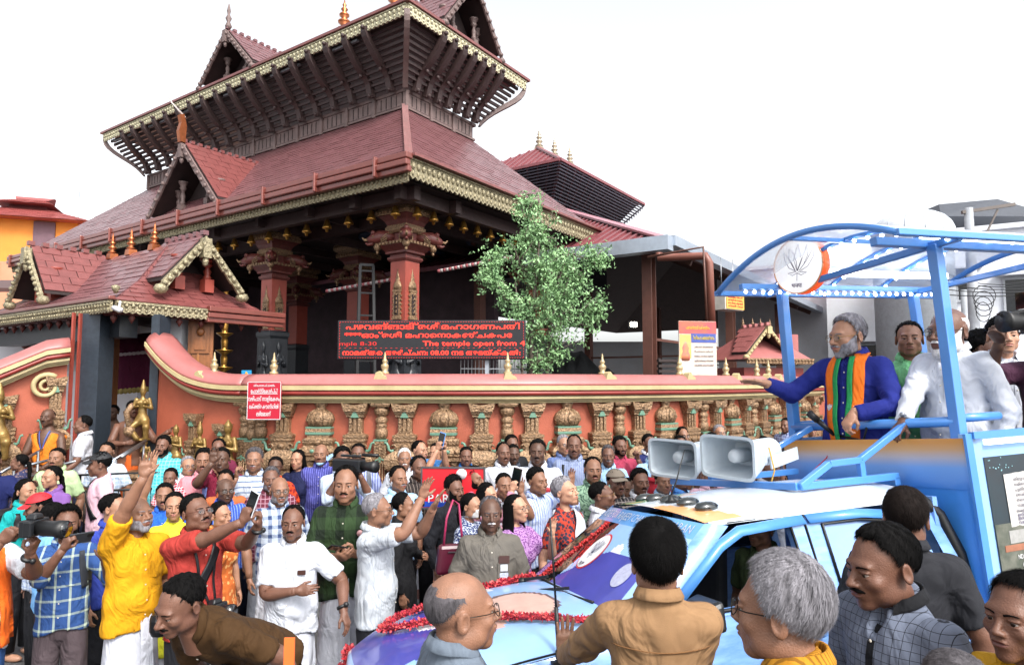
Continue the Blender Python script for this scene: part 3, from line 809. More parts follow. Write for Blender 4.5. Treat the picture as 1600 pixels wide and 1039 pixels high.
    if glasses:
        gm = mat('glasses frame ' + glasses, {'dark': '#15120f', 'gold': '#8a6a30', 'red': '#4a1410', 'steel': '#77777a'}[glasses], .3, .6, var=0)
        b = MB()
        for sx in (-1, 1):
            an = np.linspace(0, 2 * PI, 17); b.tube(np.c_[sx * .031 + .023 * np.cos(an), np.full(17, -.107) + .004 * np.abs(np.cos(an)), .004 + .018 * np.sin(an)], .0014, 5)
            b.tube([(sx * .053, -.103, .008), (sx * .074, -.06, .010), (sx * .080, .0, .012), (sx * .079, .025, -.004)], .0015, 5)
        b.tube([(-.009, -.112, .008), (0, -.115, .010), (.009, -.112, .008)], .0014, 5)
        b.v = [HT(q) for q in b.v]; b.build('glasses', gm, root)
        b = MB()
        for sx in (-1, 1): b.lathe([(.0215, -.0004), (.0215, .0004)], n=14, M=fr((sx * .031, -.1055, .004), (1, 0, 0), (0, 0, 1)))
        b.v = [HT(q) for q in b.v]; b.build('lens', mat('spectacle lens', '#8f989c', .12, var=0, alpha=.10), root)
    if cap:
        b = MB(); na, ne = 28, 10; az = np.linspace(-PI, PI, na, endpoint=False); A_, E_ = np.meshgrid(az, np.linspace(R(20), PI / 2, ne), indexing='ij'); A_ = A_.ravel(); E_ = E_.ravel()
        di = np.c_[np.sin(A_) * np.cos(E_), -np.cos(A_) * np.cos(E_), np.sin(E_)]; t = project(sk, di); P_ = HC + di * (t + .018)[:, None]
        i = np.arange(na * ne).reshape(na, ne); r_ = np.roll(i, -1, 0); b.add(HT(P_), np.stack([i[:, :-1], r_[:, :-1], r_[:, 1:], i[:, 1:]], -1).reshape(-1, 4), 0, True)
        na = 15; X = []
        for rr in (.0, .035, .07):
            for j in range(na):
                a = R(-62) + R(124) * j / (na - 1); X.append((.088 * math.sin(a), -.075 * math.cos(a) - .012 - rr * math.cos(a) ** .7, .066 - rr * .30 - .012 * abs(math.sin(a)) * 1.5))
        X = np.array(X); X2 = X - [0, 0, .004]; k_ = 3 * na
        q = [(i * na + j, i * na + j + 1, (i + 1) * na + j + 1, (i + 1) * na + j) for i in range(2) for j in range(na - 1)]
        b.add(HT(np.vstack([X, X2])), q + [tuple(np.asarray(f)[::-1] + k_) for f in q], 0, True); b.build('cap', cap, root)
    if mask:
        b = MB(); zc = -.048 if mask[0] == 'on' else -.100
        sh_ = (lambda u, v: ((u - .5) * .115, zc + (v - .5) * (.072 if mask[0] == 'on' else .03)))
        P_, Q_ = face_patch(lambda P: skull_sdf(P, fm), 13, 8, sh_, lambda u, v: .012 * np.sin(u * PI) ** .4 * (.5 + .5 * np.sin(v * PI)) + .002); b.add(HT(P_), Q_, 0, True); b.build('face_mask', mask[1], root)
    if bindi:
        b = MB(); P_ = front_project(nf, np.array([[0., .038]])); b.ball(HT(P_)[0] - [0, .001, 0], (.004, .002, .005), 6); b.build('forehead_mark', mat('red mark', '#8c1512', .6, var=0), root)
    info.update(root=root, torso=torso, LN=LN, W=W, hc=hc, rg=rg, lean=lean, sx0=sx0)
    PEOPLE.append(info)
    return info

def on_front(p, X, out=.006):
    """points (x, z) laid on the front of the clothed chest"""
    fs = lambda P: p['torso'](P, .016 if 'fs' in p else 0.)
    V = front_project(fs, np.asarray(X, float), -.36); V[:, 1] = np.minimum(V[:, 1], .03) - out
    return V
def on_back(p, X, out=.006):
    fs = lambda P: p['torso'](P, .016 if 'fs' in p else 0.)
    X = np.asarray(X, float); y = np.full(len(X), .36)
    for _ in range(40): y -= np.clip(fs(np.c_[X[:, 0], y, X[:, 1]]), -.01, .05) * .8
    return np.c_[X[:, 0], np.maximum(y, -.02) + out, X[:, 1]]
def ribbon(p, path, wd, m, name, out=.006, back=None, n=14, thick=.004):
    """a strap or scarf end running down the chest along (x, z) points; back=(x, z) points carries it over the shoulder"""
    path = np.asarray(path, float); tt = np.linspace(0, len(path) - 1, n); c = np.c_[np.interp(tt, range(len(path)), path[:, 0]), np.interp(tt, range(len(path)), path[:, 1])]
    d = np.gradient(c, axis=0); d /= np.linalg.norm(d, axis=1)[:, None] + 1e-9; nn = np.c_[-d[:, 1], d[:, 0]]
    cols = 5; V = [on_front(p, c + nn * wd * (k / (cols - 1) - .5), out + (.002 if k in (1, 3) else 0)) for k in range(cols)]
    V = np.stack(V, 1)
    if back is not None:
        bk = np.asarray(back, float); tt = np.linspace(0, len(bk) - 1, 8); cb = np.c_[np.interp(tt, range(len(bk)), bk[:, 0]), np.interp(tt, range(len(bk)), bk[:, 1])]
        db = np.gradient(cb, axis=0); db /= np.linalg.norm(db, axis=1)[:, None] + 1e-9; nb_ = np.c_[-db[:, 1], db[:, 0]]
        sg = 1 if np.dot(nb_[0], nn[0]) * 0 + 1 > 0 else -1
        VB = np.stack([on_back(p, cb + nb_ * wd * -(k / (cols - 1) - .5), out) for k in range(cols)], 1)
        if np.linalg.norm(VB[0, 0] - V[0, 0]) > np.linalg.norm(VB[0, -1] - V[0, 0]): VB = VB[:, ::-1]
        V = np.vstack([VB[::-1], V])
    k = len(V); b = MB()
    b.add(p['LN'](V.reshape(-1, 3)), [(i * cols + j, i * cols + j + 1, (i + 1) * cols + j + 1, (i + 1) * cols + j) for i in range(k - 1) for j in range(cols - 1)], 0, True)
    o = b.build(name, m, p['root'])
    md = o.modifiers.new('thickness', 'SOLIDIFY'); md.thickness = thick; md.offset = 0
    return o
# ------------------------------------------------------------------ materials of the place
GOLD = mat('old gold paint', '#846a50', .40, .42, var=.75, vs=34, bump=.9, bs=48)
GOLD2 = mat('carved gilt fascia', '#8f866c', .42, .40, var=.6, vs=26, bump=.9, bs=45)
BRASS = mat('brass', '#a67c3c', .3, .9, var=.2, vs=10)
COPPER = mat('copper', '#a35f3c', .3, .85, var=.25, vs=9)
GREENP = mat('green trim paint', '#5a7d6a', .5, var=.2)
ORANGE = mat('orange wall plaster', '#a2543d', .62, var=.10, vs=3, bump=.2, bs=60, dirt=.34)
PINK = mat('pink coping paint', '#9d605e', .42, var=.08, vs=3, bump=.08, dirt=.34)
CREAM = mat('cream moulding', '#ab9c74', .6, var=.1, dirt=.35)
ROLL = mat('dark red moulding', '#7d2b25', .45, var=.12, dirt=.2)
TILE = mat('red roof tile', '#6b474a', .30, var=.22, vs=7, bump=.2, bs=35, dirt=.2)
TILE2 = mat('red roof tile fresh', '#70403e', .32, var=.2, vs=7, bump=.2, bs=35)
GUTTER = mat('red gutter metal', '#713a32', .3, .2, var=.15, coat=.3)
WOOD = mat('dark stained wood', '#3a2a29', .55, var=.3, vs=5, stretch=(6, 6, 1), bump=.3)
WOODG = mat('weathered grey brown wood', '#665552', .6, var=.25, vs=6, bump=.3, bs=50)
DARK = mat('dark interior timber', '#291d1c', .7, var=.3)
TEAK = mat('teak door', '#7a4a26', .45, var=.35, vs=7, stretch=(5, 5, .6), bump=.3)
STONE = mat('black granite', '#23262b', .4, var=.3, vs=18)
SHAFT = mat('red pillar paint', '#8f4034', .45, var=.12, vs=5, dirt=.2)
CAPM = mat('capital red paint', '#5e2c27', .45, var=.35, vs=14, bump=.4, bs=50)
STEEL = mat('steel pipe', '#8c8f94', .3, .9, var=.1)
WHITE = mat('white wall paint', '#b9bcc2', .7, var=.06, vs=2, dirt=.2)
BLACKM = mat('black metal', '#101114', .45, .3, var=.2)
# ------------------------------------------------------------------ ground
def gz(y): return float(np.interp(y, [3., 6.], [.2, 0.]))
ASPH = mat('asphalt', '#4a4a4c', .85, var=.25, vs=14, bump=.5, bs=180, dirt=.25)
b = MB(); xs = np.r_[-900, -60, np.linspace(-14, 16, 16), 60, 900]; ys = np.r_[-300, -20, 0, 3, 3.5, 4, 4.5, 5, 5.5, 6, 7, 9, 14, 30, 80, 1500]
V = [(x, y, gz(y)) for y in ys for x in xs]; n = len(xs)
b.add(V, [(i * n + j, i * n + j + 1, (i + 1) * n + j + 1, (i + 1) * n + j) for i in range(len(ys) - 1) for j in range(n - 1)])
b.build('road', ASPH, kind='structure')
b = MB(); b.bb((-3.4, 5.9, .004), (6, 6.02, .008)); b.build('road_marking', mat('worn white road paint', '#a5a5a2', .8, var=.3, vs=30), kind='structure')
# ------------------------------------------------------------------ wall path
WP = np.array([(-3.42, 8.80), (-3.24, 8.75), (-1.65, 8.6), (-.043, 8.6), (1.40, 9.1), (2.74, 9.9), (3.88, 11.0), (4.99, 12.2), (6.02, 13.45), (7.0, 14.7), (8.0, 16.0)])
def catmull(Pt, n=10):
    Q = np.vstack([2 * Pt[0] - Pt[1], Pt, 2 * Pt[-1] - Pt[-2]]); out = []
    for i in range(1, len(Q) - 2):
        for t in np.linspace(0, 1, n, endpoint=False):
            a, b_, c, d = Q[i - 1], Q[i], Q[i + 1], Q[i + 2]
            out.append(.5 * (2 * b_ + (c - a) * t + (2 * a - 5 * b_ + 4 * c - d) * t * t + (3 * b_ - a - 3 * c + d) * t ** 3))
    return np.array(out + [Pt[-1]])
class Path:
    def __init__(self, P, dz=None):
        self.P = P; self.s = np.r_[0, np.cumsum(np.linalg.norm(np.diff(P, axis=0), axis=1))]; self.dz = dz or (lambda s: 0.)
        self.T = np.gradient(P, axis=0); self.T /= np.linalg.norm(self.T, axis=1)[:, None]
    def at(self, s):
        p = np.array([np.interp(s, self.s, self.P[:, i]) for i in (0, 1)]); t = np.array([np.interp(s, self.s, self.T[:, i]) for i in (0, 1)]); t /= np.linalg.norm(t)
        return p, t, np.array([t[1], -t[0]])
    def rows(self, ss): return [(*p, *n_, self.dz(s)) for s in ss for p, t, n_ in [self.at(s)]]
    def M(self, s, out=0., z=0.):
        p, t, n_ = self.at(s); M = np.eye(4); M[:2, 0] = t; M[:2, 1] = -n_; M[:2, 3] = p + n_ * out; M[2, 3] = z; return M
main = Path(catmull(WP))
lw = Path(np.array([(-4.98, 9.42), (-4.3, 9.1), (-3.42, 8.80)]), lambda s: .6 * ((1.65 - min(s, 1.65)) / 1.65) ** 2.6)
fw = Path(np.array([(-8.6, 7.5), (-6.57, 8.5), (-5.98, 9.02)]), lambda s: .5 * float(np.interp(s, [0, 2.0, 2.4, 2.8, 3.04], [0, .02, .45, .9, 1.0])))
def wall(path, ss, label, cat='wall'):
    root = empty('boundary_wall', label, cat)
    rows = path.rows(ss); k = len(rows)
    b = MB(); V = []
    for x, y, nx, ny, dz in rows: V += [(x, y, 0), (x, y, 2.15 + dz), (x - nx * .28, y - ny * .28, 2.15 + dz), (x - nx * .28, y - ny * .28, 0)]
    b.add(V, [(i * 4 + j, i * 4 + 4 + j, i * 4 + 5 + j, i * 4 + 1 + j) for i in range(k - 1) for j in range(3)] + [(0, 1, 2, 3), (4 * k - 1, 4 * k - 2, 4 * k - 3, 4 * k - 4)], 0); b.build('panel', ORANGE, root, smooth=False)
    for nm, pr, m in (('coping', [(-.30, 2.30), (-.31, 2.42), (-.20, 2.49), (-.05, 2.505), (.07, 2.49), (.14, 2.45), (.185, 2.39), (.195, 2.356), (0, 2.356)], PINK),
                      ('cream_band', [(0, 2.355), (.212, 2.355), (.215, 2.30), (.20, 2.292), (0, 2.292)], CREAM),
                      ('roll', [(0, 2.291), (.185, 2.291), (.205, 2.275), (.205, 2.245), (.18, 2.228), (0, 2.226)], ROLL),
                      ('lower_band', [(0, 2.225), (.165, 2.225), (.17, 2.19), (.135, 2.185), (.135, 2.165), (.10, 2.16), (.10, 2.137), (0, 2.135)], CREAM),
                      ('base_course', [(0, .62), (.13, .60), (.13, .45), (.20, .42), (.20, .10), (0, .10)], ROLL)):
        b = MB(); rr = rows if nm != 'base_course' else [r_[:4] for r_ in rows]
        b.sweep(rr, pr, 0, nm in ('coping', 'roll')); kk = len(pr); b.f.append(tuple(range(kk))); b.m.append(0); b.s.append(False); b.f.append(tuple(range((k - 1) * kk, k * kk))[::-1]); b.m.append(0); b.s.append(False)
        b.build(nm, m, root)
    return root
ss = np.arange(0, main.s[-1] + .01, .16)
W_MAIN = wall(main, ss, 'long curved orange temple wall with pink coping and gilded pilasters')
W_LEFT = wall(lw, np.linspace(0, lw.s[-1], 22), 'short orange wall whose coping sweeps up to the right gate post')
W_FAR = wall(fw, np.linspace(0, fw.s[-1], 26), 'orange wall left of the gate with a cream scroll')
# pilasters
def pl_plain():
    b = MB()
    b.rect([(.20, .09, .12), (.20, .09, .5), (.15, .07, .56), (.15, .07, 1.02), (.21, .10, 1.06), (.21, .10, 1.12), (.17, .08, 1.15), (.17, .08, 1.28), (.23, .11, 1.31), (.245, .12, 1.36), (.245, .12, 1.44), (.215, .10, 1.49), (.16, .085, 1.52), (.13, .075, 1.545), (.13, .08, 1.64), (.145, .09, 1.66), (.145, .09, 1.685), (.12, .07, 1.70)], m=0)
    b.rect([(.15, .09, 1.70), (.15, .09, 1.735), (.10, .06, 1.75), (.088, .045, 1.77), (.088, .045, 1.945), (.115, .07, 1.96), (.115, .07, 1.985), (.13, .085, 2.0), (.135, .09, 2.03)], m=0)
    for x in (-.055, 0, .055): b.rect([(.019, .065, 1.765), (.017, .068, 1.80), (.017, .068, 1.92), (.02, .065, 1.945)], (x, 0, 0), m=0)
    # curled cap with raised corners
    X = np.linspace(-.165, .165, 9); pts = [(x, 2.135 - .022 * math.cos(x / .165 * PI / 2) ** 2) for x in X] + [(.158, 2.09), (.135, 2.03), (-.135, 2.03), (-.158, 2.09)]
    b.prism(pts, (0, -.115, 0), (1, 0, 0), (0, 0, 1), (0, .17, 0), 0)
    b.ball((0, -.115, 2.07), (.032, .015, .026), 8); b.ball((0, -.085, 1.59), (.05, .02, .035), 8); b.ball((0, -.125, 1.40), (.035, .014, .035), 8)
    b.rect([(.05, .02, 1.955), (.03, .02, 2.0), (.01, .015, 2.03)], (0, -.075, 0), m=1)
    for s in (-1, 1):
        b.tube([(s * .13, -.06, 1.545), (s * .165, -.065, 1.535), (s * .195, -.07, 1.555), (s * .205, -.07, 1.60), (s * .22, -.07, 1.635), (s * .243, -.07, 1.645), (s * .255, -.07, 1.628)], [.02, .022, .021, .018, .016, .015, .011], 7, 1)
        an = np.linspace(0, 4.2, 9); b.tube(np.c_[s * (.13 + .03 * np.cos(an)), np.full(9, -.085), 1.585 + .032 * np.sin(an)], .012, 6, 0)
    return b
def pl_bulb():
    b = MB()
    b.rect([(.22, .09, .12), (.22, .09, .5), (.2, .08, .56), (.2, .08, .62)], m=0)
    for s in (-1, 1):
        b.lathe([(.07, .62), (.05, .66), (.05, 1.0), (.075, 1.04), (.05, 1.08), (.055, 1.16), (.085, 1.22), (.085, 1.30), (.05, 1.33), (.07, 1.36), (.07, 1.42)], (s * .13, 0, 0), 10, 0)
    b.rect([(.23, .10, 1.42), (.23, .10, 1.46), (.255, .12, 1.48), (.26, .125, 1.52), (.235, .11, 1.56), (.20, .09, 1.58), (.185, .085, 1.60), (.195, .10, 1.63), (.2, .105, 1.67), (.18, .09, 1.69), (.145, .075, 1.70), (.145, .075, 1.735)], m=0)
    b.rect([(.165, .085, 1.735), (.17, .088, 1.755), (.165, .085, 1.77)], m=1)
    b.rect([(.17, .088, 1.77), (.165, .085, 1.80), (.15, .08, 1.815)], m=0)
    b.rect([(.165, .085, 1.815), (.165, .085, 1.835)], m=1)
    b.lathe([(.135, 1.835), (.17, 1.87), (.185, 1.92), (.18, 1.96), (.155, 2.0), (.115, 2.03), (.075, 2.05), (.06, 2.065), (.07, 2.085), (.085, 2.12), (.088, 2.132)], n=20, sy=.62)
    for k in range(7):
        a = -PI / 2 + (k - 3) * .42; b.tube([(.14 * math.cos(a), .085 * math.sin(a), 1.84), (.19 * math.cos(a), .118 * math.sin(a), 1.92), (.158 * math.cos(a), .1 * math.sin(a), 2.0), (.075 * math.cos(a), .05 * math.sin(a), 2.055)], .008, 5)
    b.ball((0, -.112, 1.93), (.045, .02, .06), 8); b.ball((0, -.105, 1.64), (.045, .02, .03), 8)
    for x in (-.17, -.06, .06, .17): b.ball((x, -.125, 1.535), (.032, .014, .026), 8, 1 if abs(x) < .1 else 0)
    return b
def pl_slim():
    b = MB()
    b.lathe([(.09, .12), (.09, .5), (.075, .54), (.072, 1.15)], n=14, sy=.8)
    for k in range(7):
        a = -PI / 2 + (k - 3) * .44; b.tube([(.076 * math.cos(a), .062 * math.sin(a), .56), (.076 * math.cos(a), .062 * math.sin(a), 1.38)], .010, 5)
    b.rect([(.078, .06, 1.38), (.078, .06, 1.66)], m=0)
    for i in range(6):
        for s in (-1, 1): b.bar((s * .062, -.066, 1.42 + i * .04), (s * .008, -.066, 1.44 + i * .04), .012, .014, 0 if i else 1)
        b.bar((0, -.066, 1.40 + i * .04), (0, -.066, 1.425 + i * .04), .02, .014, 1 if i < 2 else 0)
    b.rect([(.085, .065, 1.66), (.085, .065, 1.68)], m=1)
    b.lathe([(.06, 1.68), (.08, 1.72), (.086, 1.76), (.08, 1.80), (.062, 1.825), (.075, 1.84), (.075, 1.855), (.06, 1.87), (.072, 1.885), (.085, 1.93), (.06, 1.955), (.062, 1.97), (.085, 1.99), (.1, 2.03), (.1, 2.055), (.08, 2.075), (.085, 2.09)], n=14, sy=.85)
    b.rect([(.115, .09, 2.09), (.125, .1, 2.115), (.13, .1, 2.133)], m=0)
    return b
def shape(bm, name):
    me = mesh_fast(name, np.vstack(bm.v), bm.f, bm.m, bm.s)
    for m in (GOLD, GREENP): me.materials.append(m)
    return me
MP, MBu, MS = shape(pl_plain(), 'pilaster'), shape(pl_bulb(), 'bulb_pilaster'), shape(pl_slim(), 'colonnette')
def put(me, name, M, root, sc=1.):
    o = bpy.data.objects.new(name, me); COL.objects.link(o); o.parent = root
    o.matrix_world = Matrix(M) @ Matrix.Scale(sc, 4); return o
S0 = float(main.s[10])
for k in range(0, 9):
    s0 = S0 + 1.592 * k
    if s0 < main.s[-1]: put(MS, 'colonnette', main.M(s0, .03), W_MAIN)
    for ds, me, nm in ((.31, MP, 'pilaster'), (.80, MBu, 'bulb_pilaster'), (1.27, MP, 'pilaster')):
        if s0 + ds < main.s[-1] - .1: put(me, nm, main.M(s0 + ds, .03), W_MAIN)
put(MS, 'colonnette', lw.M(lw.s[-1] - .04, .03), W_LEFT); 
o = put(MS, 'colonnette', main.M(.09, .02), W_MAIN, 1.); o.scale = (.9, .9, .985)
for s_, sc, zo in ((.32, .78, .1), (.82, .92, -.05), (1.3, .86, .12)):
    M = lw.M(s_, .04, zo * 0 + .02); o = put(MP if s_ > .5 else MBu, 'pilaster', M, W_LEFT); o.scale = (.72, .8, sc)
for s_, me, sc in ((.6, MP, .86), (1.35, MBu, .86), (1.95, MBu, .90), (2.42, MP, 1.05), (2.93, MP, 1.16)):
    o = put(me, 'pilaster', fw.M(s_, .03), W_FAR); o.scale = (.75, .9, sc)
# scroll on the far wall
b = MB(); t = np.linspace(0, 2 * PI * 1.9, 46); rr = .165 * (1 - t / (2 * PI * 2.15)); M = fw.M(2.82, .07, 0)
sp = np.c_[rr * np.cos(t + .9), -.02 * np.ones(46), rr * np.sin(t + .9) + 2.34]; b.tube(b.frame(sp, M=M), np.linspace(.034, .016, 46), 8); b.build('scroll', CREAM, W_FAR)
# golden figures fixed to the wall
def figure_mesh(kind):
    def fn(P):
        d = ell(P, (0, 0, .80), (.052, .055, .068)); d = smin(d, cone(P, (0, 0, .85), (0, 0, .99 if kind == 1 else .91), .05, .012), .02)
        d = smin(d, cone(P, (0, 0, .68), (0, 0, .76), .03, .03), .02)
        d = smin(d, ell(P, (0, 0, .60), (.095, .062, .10)), .03); d = smin(d, ell(P, (0, 0, .46), (.075, .055, .08)), .04)
        d = smin(d, ell(P, (0, .0, .34), (.11, .075, .10)), .04)
        if kind == 0:
            d = smin(d, cone(P, (-.05, 0, .32), (-.045, -.01, .02), .075, .05), .04); d = smin(d, cone(P, (.05, 0, .32), (.045, -.01, .02), .075, .05), .05)
        else:
            d = smin(d, cone(P, (-.06, 0, .30), (-.17, -.10, .20), .065, .05), .03); d = smin(d, cone(P, (-.17, -.10, .20), (-.05, -.10, .04), .05, .045), .03); d = smin(d, cone(P, (.06, 0, .30), (.10, -.12, .22), .065, .055), .03); d = smin(d, cone(P, (.10, -.12, .22), (.09, -.08, .02), .05, .045), .03)
        for s in (-1, 1):
            e = (s * .155, -.02, .52); d = smin(d, cone(P, (s * .105, 0, .665), e, .034, .026), .02); d = smin(d, cone(P, e, (s * .045, -.11, .56), .026, .02), .015); d = smin(d, ell(P, (s * .05, -.055, .615), (.035, .03, .035)), .02)
        return np.minimum(d, ell(P, (0, 0, .01), (.15, .11, .03)))
    V, Fq = surfnet(fn, (-.26, -.2, -.05), (.26, .16, 1.03), .014); me = mesh_fast('figure', V, Fq); me.materials.append(mat('bright gold paint', '#7d6436', .4, .45, var=.45, vs=16)); return me
FG = [figure_mesh(0), figure_mesh(1)]
for s_, k, z_, sc in ((.62, 0, 1.18, .72), (1.03, 1, 1.16, .74), (1.48, 0, 1.02, .98)):
    o = put(FG[k], 'figure', lw.M(s_, .16, z_), W_LEFT, sc)
for s_, k, z_, sc in ((1.62, 0, 1.05, .72), (2.36, 1, 1.45, .95)): put(FG[k], 'figure', fw.M(s_, .16, z_), W_FAR, sc)
st = empty('guardian_statue', 'painted temple statue of a standing figure fixed by the right gate post', 'statue', (-5.0, 9.12, 0), .25)
for k, z_, sc in ((1, 1.62, 1.0), (0, 1.25, .5)):
    o = bpy.data.objects.new('carved_figure', FG[k]); COL.objects.link(o); o.parent = st; o.location = (.06 * (k == 0), 0, z_); o.scale = (sc * .75, sc * .8, sc * .82)
b = MB(); b.rect([(.16, .14, 0), (.16, .14, 1.1), (.2, .17, 1.14), (.2, .17, 1.22)]); b.build('pedestal', GOLD, st)
b = MB(); b.ball((-.13, -.08, 1.75), (.075, .07, .08), 10); b.tube([(-.1, -.1, 2.1), (-.16, -.12, 2.0), (-.14, -.1, 1.85), (-.13, -.08, 1.78)], [.035, .04, .035, .03], 8); b.build('club', GOLD, st)
# finials and small lions on the coping
b = MB(); b.lathe([(.055, 0), (.055, .03), (.03, .045), (.05, .09), (.05, .12), (.025, .14), (.036, .165), (.036, .18), (.018, .2), (.012, .26), (.003, .29)], n=12); FIN = mesh_fast('finial', np.vstack(b.v), b.f, b.m, b.s); FIN.materials.append(mat('cream gold finial', '#9c8b68', .4, .3, var=.2))
b = MB(); b.prism([(-.09, 0), (.09, 0), (.07, .05), (.02, .075), (-.02, .12), (-.06, .1)], (0, -.05, 0), (1, 0, 0), (0, 0, 1), (0, .1, 0)); LION = mesh_fast('coping_ornament', np.vstack(b.v), b.f, b.m, b.s); LION.materials.append(CREAM)
for x_px, src in ((430, main), (608, main), (795, main), (944, main), (1063, main), (1138, main), (1190, main), (1207, main)):
    s_ = min(main.s, key=lambda q: abs(800 + F * main.at(q)[0][0] / main.at(q)[0][1] - x_px))
    put(FIN, 'finial', main.M(s_, -.08, 2.50), W_MAIN)
    if x_px != 430: put(LION, 'coping_ornament', main.M(s_, .10, 2.42), W_MAIN)
put(FIN, 'finial', lw.M(1.0, -.08, 2.52), W_LEFT); put(LION, 'coping_ornament', lw.M(.98, .12, 2.43), W_LEFT)
# ------------------------------------------------------------------ pavement and kerb
PAVE = mat('red pavement', '#6d4a46', .8, var=.2, vs=5, bump=.3, dirt=.3)
b = MB(); pr = [main.at(s) for s in np.linspace(0, main.s[-1], 40)]; L_ = [(p + n_ * 1.45) for p, t, n_ in pr]; I_ = [p - n_ * .1 for p, t, n_ in pr]
L_ = [np.array([-12, 8.0]), np.array([-5.2, 7.55])] + L_; I_ = [np.array([-12, 20.]), np.array([-5.2, 9.6])] + I_; k = len(L_)
V = [(*p, .15) for p in L_] + [(*p, .15) for p in I_]
b.add(V, [(i, i + 1, k + i + 1, k + i) for i in range(k - 1)]); pav = b.build('pavement', PAVE, kind='structure')
KM = mat('grey kerb stone', '#77787a', .8, var=.2, vs=9, bump=.4, dirt=.3)
LP = Path(np.array(L_)); q = 0.
while q < LP.s[-1] - .6:
    p, t, n_ = LP.at(q + .29); M = np.eye(4); M[:2, 0] = t; M[:2, 1] = -n_; M[:2, 3] = p + n_ * .06; M[2, 3] = .08
    b = MB(); b.box((0, 0, 0), (.585, .14, .17)); o = b.build('kerb_stone', KM, pav, bevel=.012); o.matrix_world = Matrix(M); q += .6
# ------------------------------------------------------------------ temple
def tiles(b, A, B, Cc, D, rows, tw, th=.03, m=0, seed=0):
    """courses of lapped tiles over the roof face A B (eave) C D (top)"""
    A, B, Cc, D = (np.asarray(q, float) for q in (A, B, Cc, D)); rg = np.random.default_rng(seed)
    N = np.cross(B - A, D - A); N /= np.linalg.norm(N); e = (B - A) / np.linalg.norm(B - A); up = np.cross(N, e)
    for i in range(rows):
        t0, t1 = i / rows, (i + 1.12) / rows
        l0, r0, l1, r1 = A + (D - A) * t0, B + (Cc - B) * t0, A + (D - A) * min(t1, 1), B + (Cc - B) * min(t1, 1)
        w0 = (r0 - l0) @ e; x = -((i % 2) * .5) * tw; base = (l0 - A) @ e
        x = math.floor(base / tw) * tw - base - (i % 2) * tw * .5
        while x < w0 - .01:
            xa, xb = max(x, 0), min(x + tw - .012, w0)
            if xb - xa > .02:
                k1 = (l1 - l0) @ e; k2 = (r1 - l0) @ e
                ua, ub = min(max(xa, k1), k2), max(min(xb, k2), k1)
                h = th * rg.uniform(.8, 1.25); p = lambda xx, on, hh: (l1 if on else l0) + e * (xx - (k1 if on else 0)) + N * hh
                b.hexa([p(xa, 0, h - .014), p(xb, 0, h - .014), p(ub, 1, -.002), p(ua, 1, -.002), p(xa, 0, h), p(xb, 0, h), p(ub, 1, .014), p(ua, 1, .014)], m)
            x += tw
def fascia(b, A, B, h, out, teeth=.12, m=0, th=.04):
    """hanging carved board with a scalloped lower edge from A to B"""
    A, B = np.asarray(A, float), np.asarray(B, float); L = np.linalg.norm(B - A); n = max(4, int(L / teeth)); out = np.asarray(out, float)
    for i in range(n):
        p, q = A + (B - A) * i / n, A + (B - A) * (i + 1) / n; mid = (p + q) / 2; z = np.array([0, 0, 1.])
        V = [p, q, q - z * h * .86, mid - z * h, p - z * h * .86]
        b.add(V + [v + out * th for v in V], [(0, 1, 2, 3, 4), (9, 8, 7, 6, 5)] + [(j, 5 + j, 5 + (j + 1) % 5, (j + 1) % 5) for j in range(5)], m)
        b.ball(mid + out * (th + .004) - z * h * .36, (teeth * .34,) * 2 + (h * .2,), 6, m); b.ball(mid + out * (th + .002) - z * h * .72, (teeth * .2,) * 2 + (h * .14,), 6, m)
    b.bar(A + out * (th + .01) - [0, 0, .02], B + out * (th + .01) - [0, 0, .02], .03, .03, m)
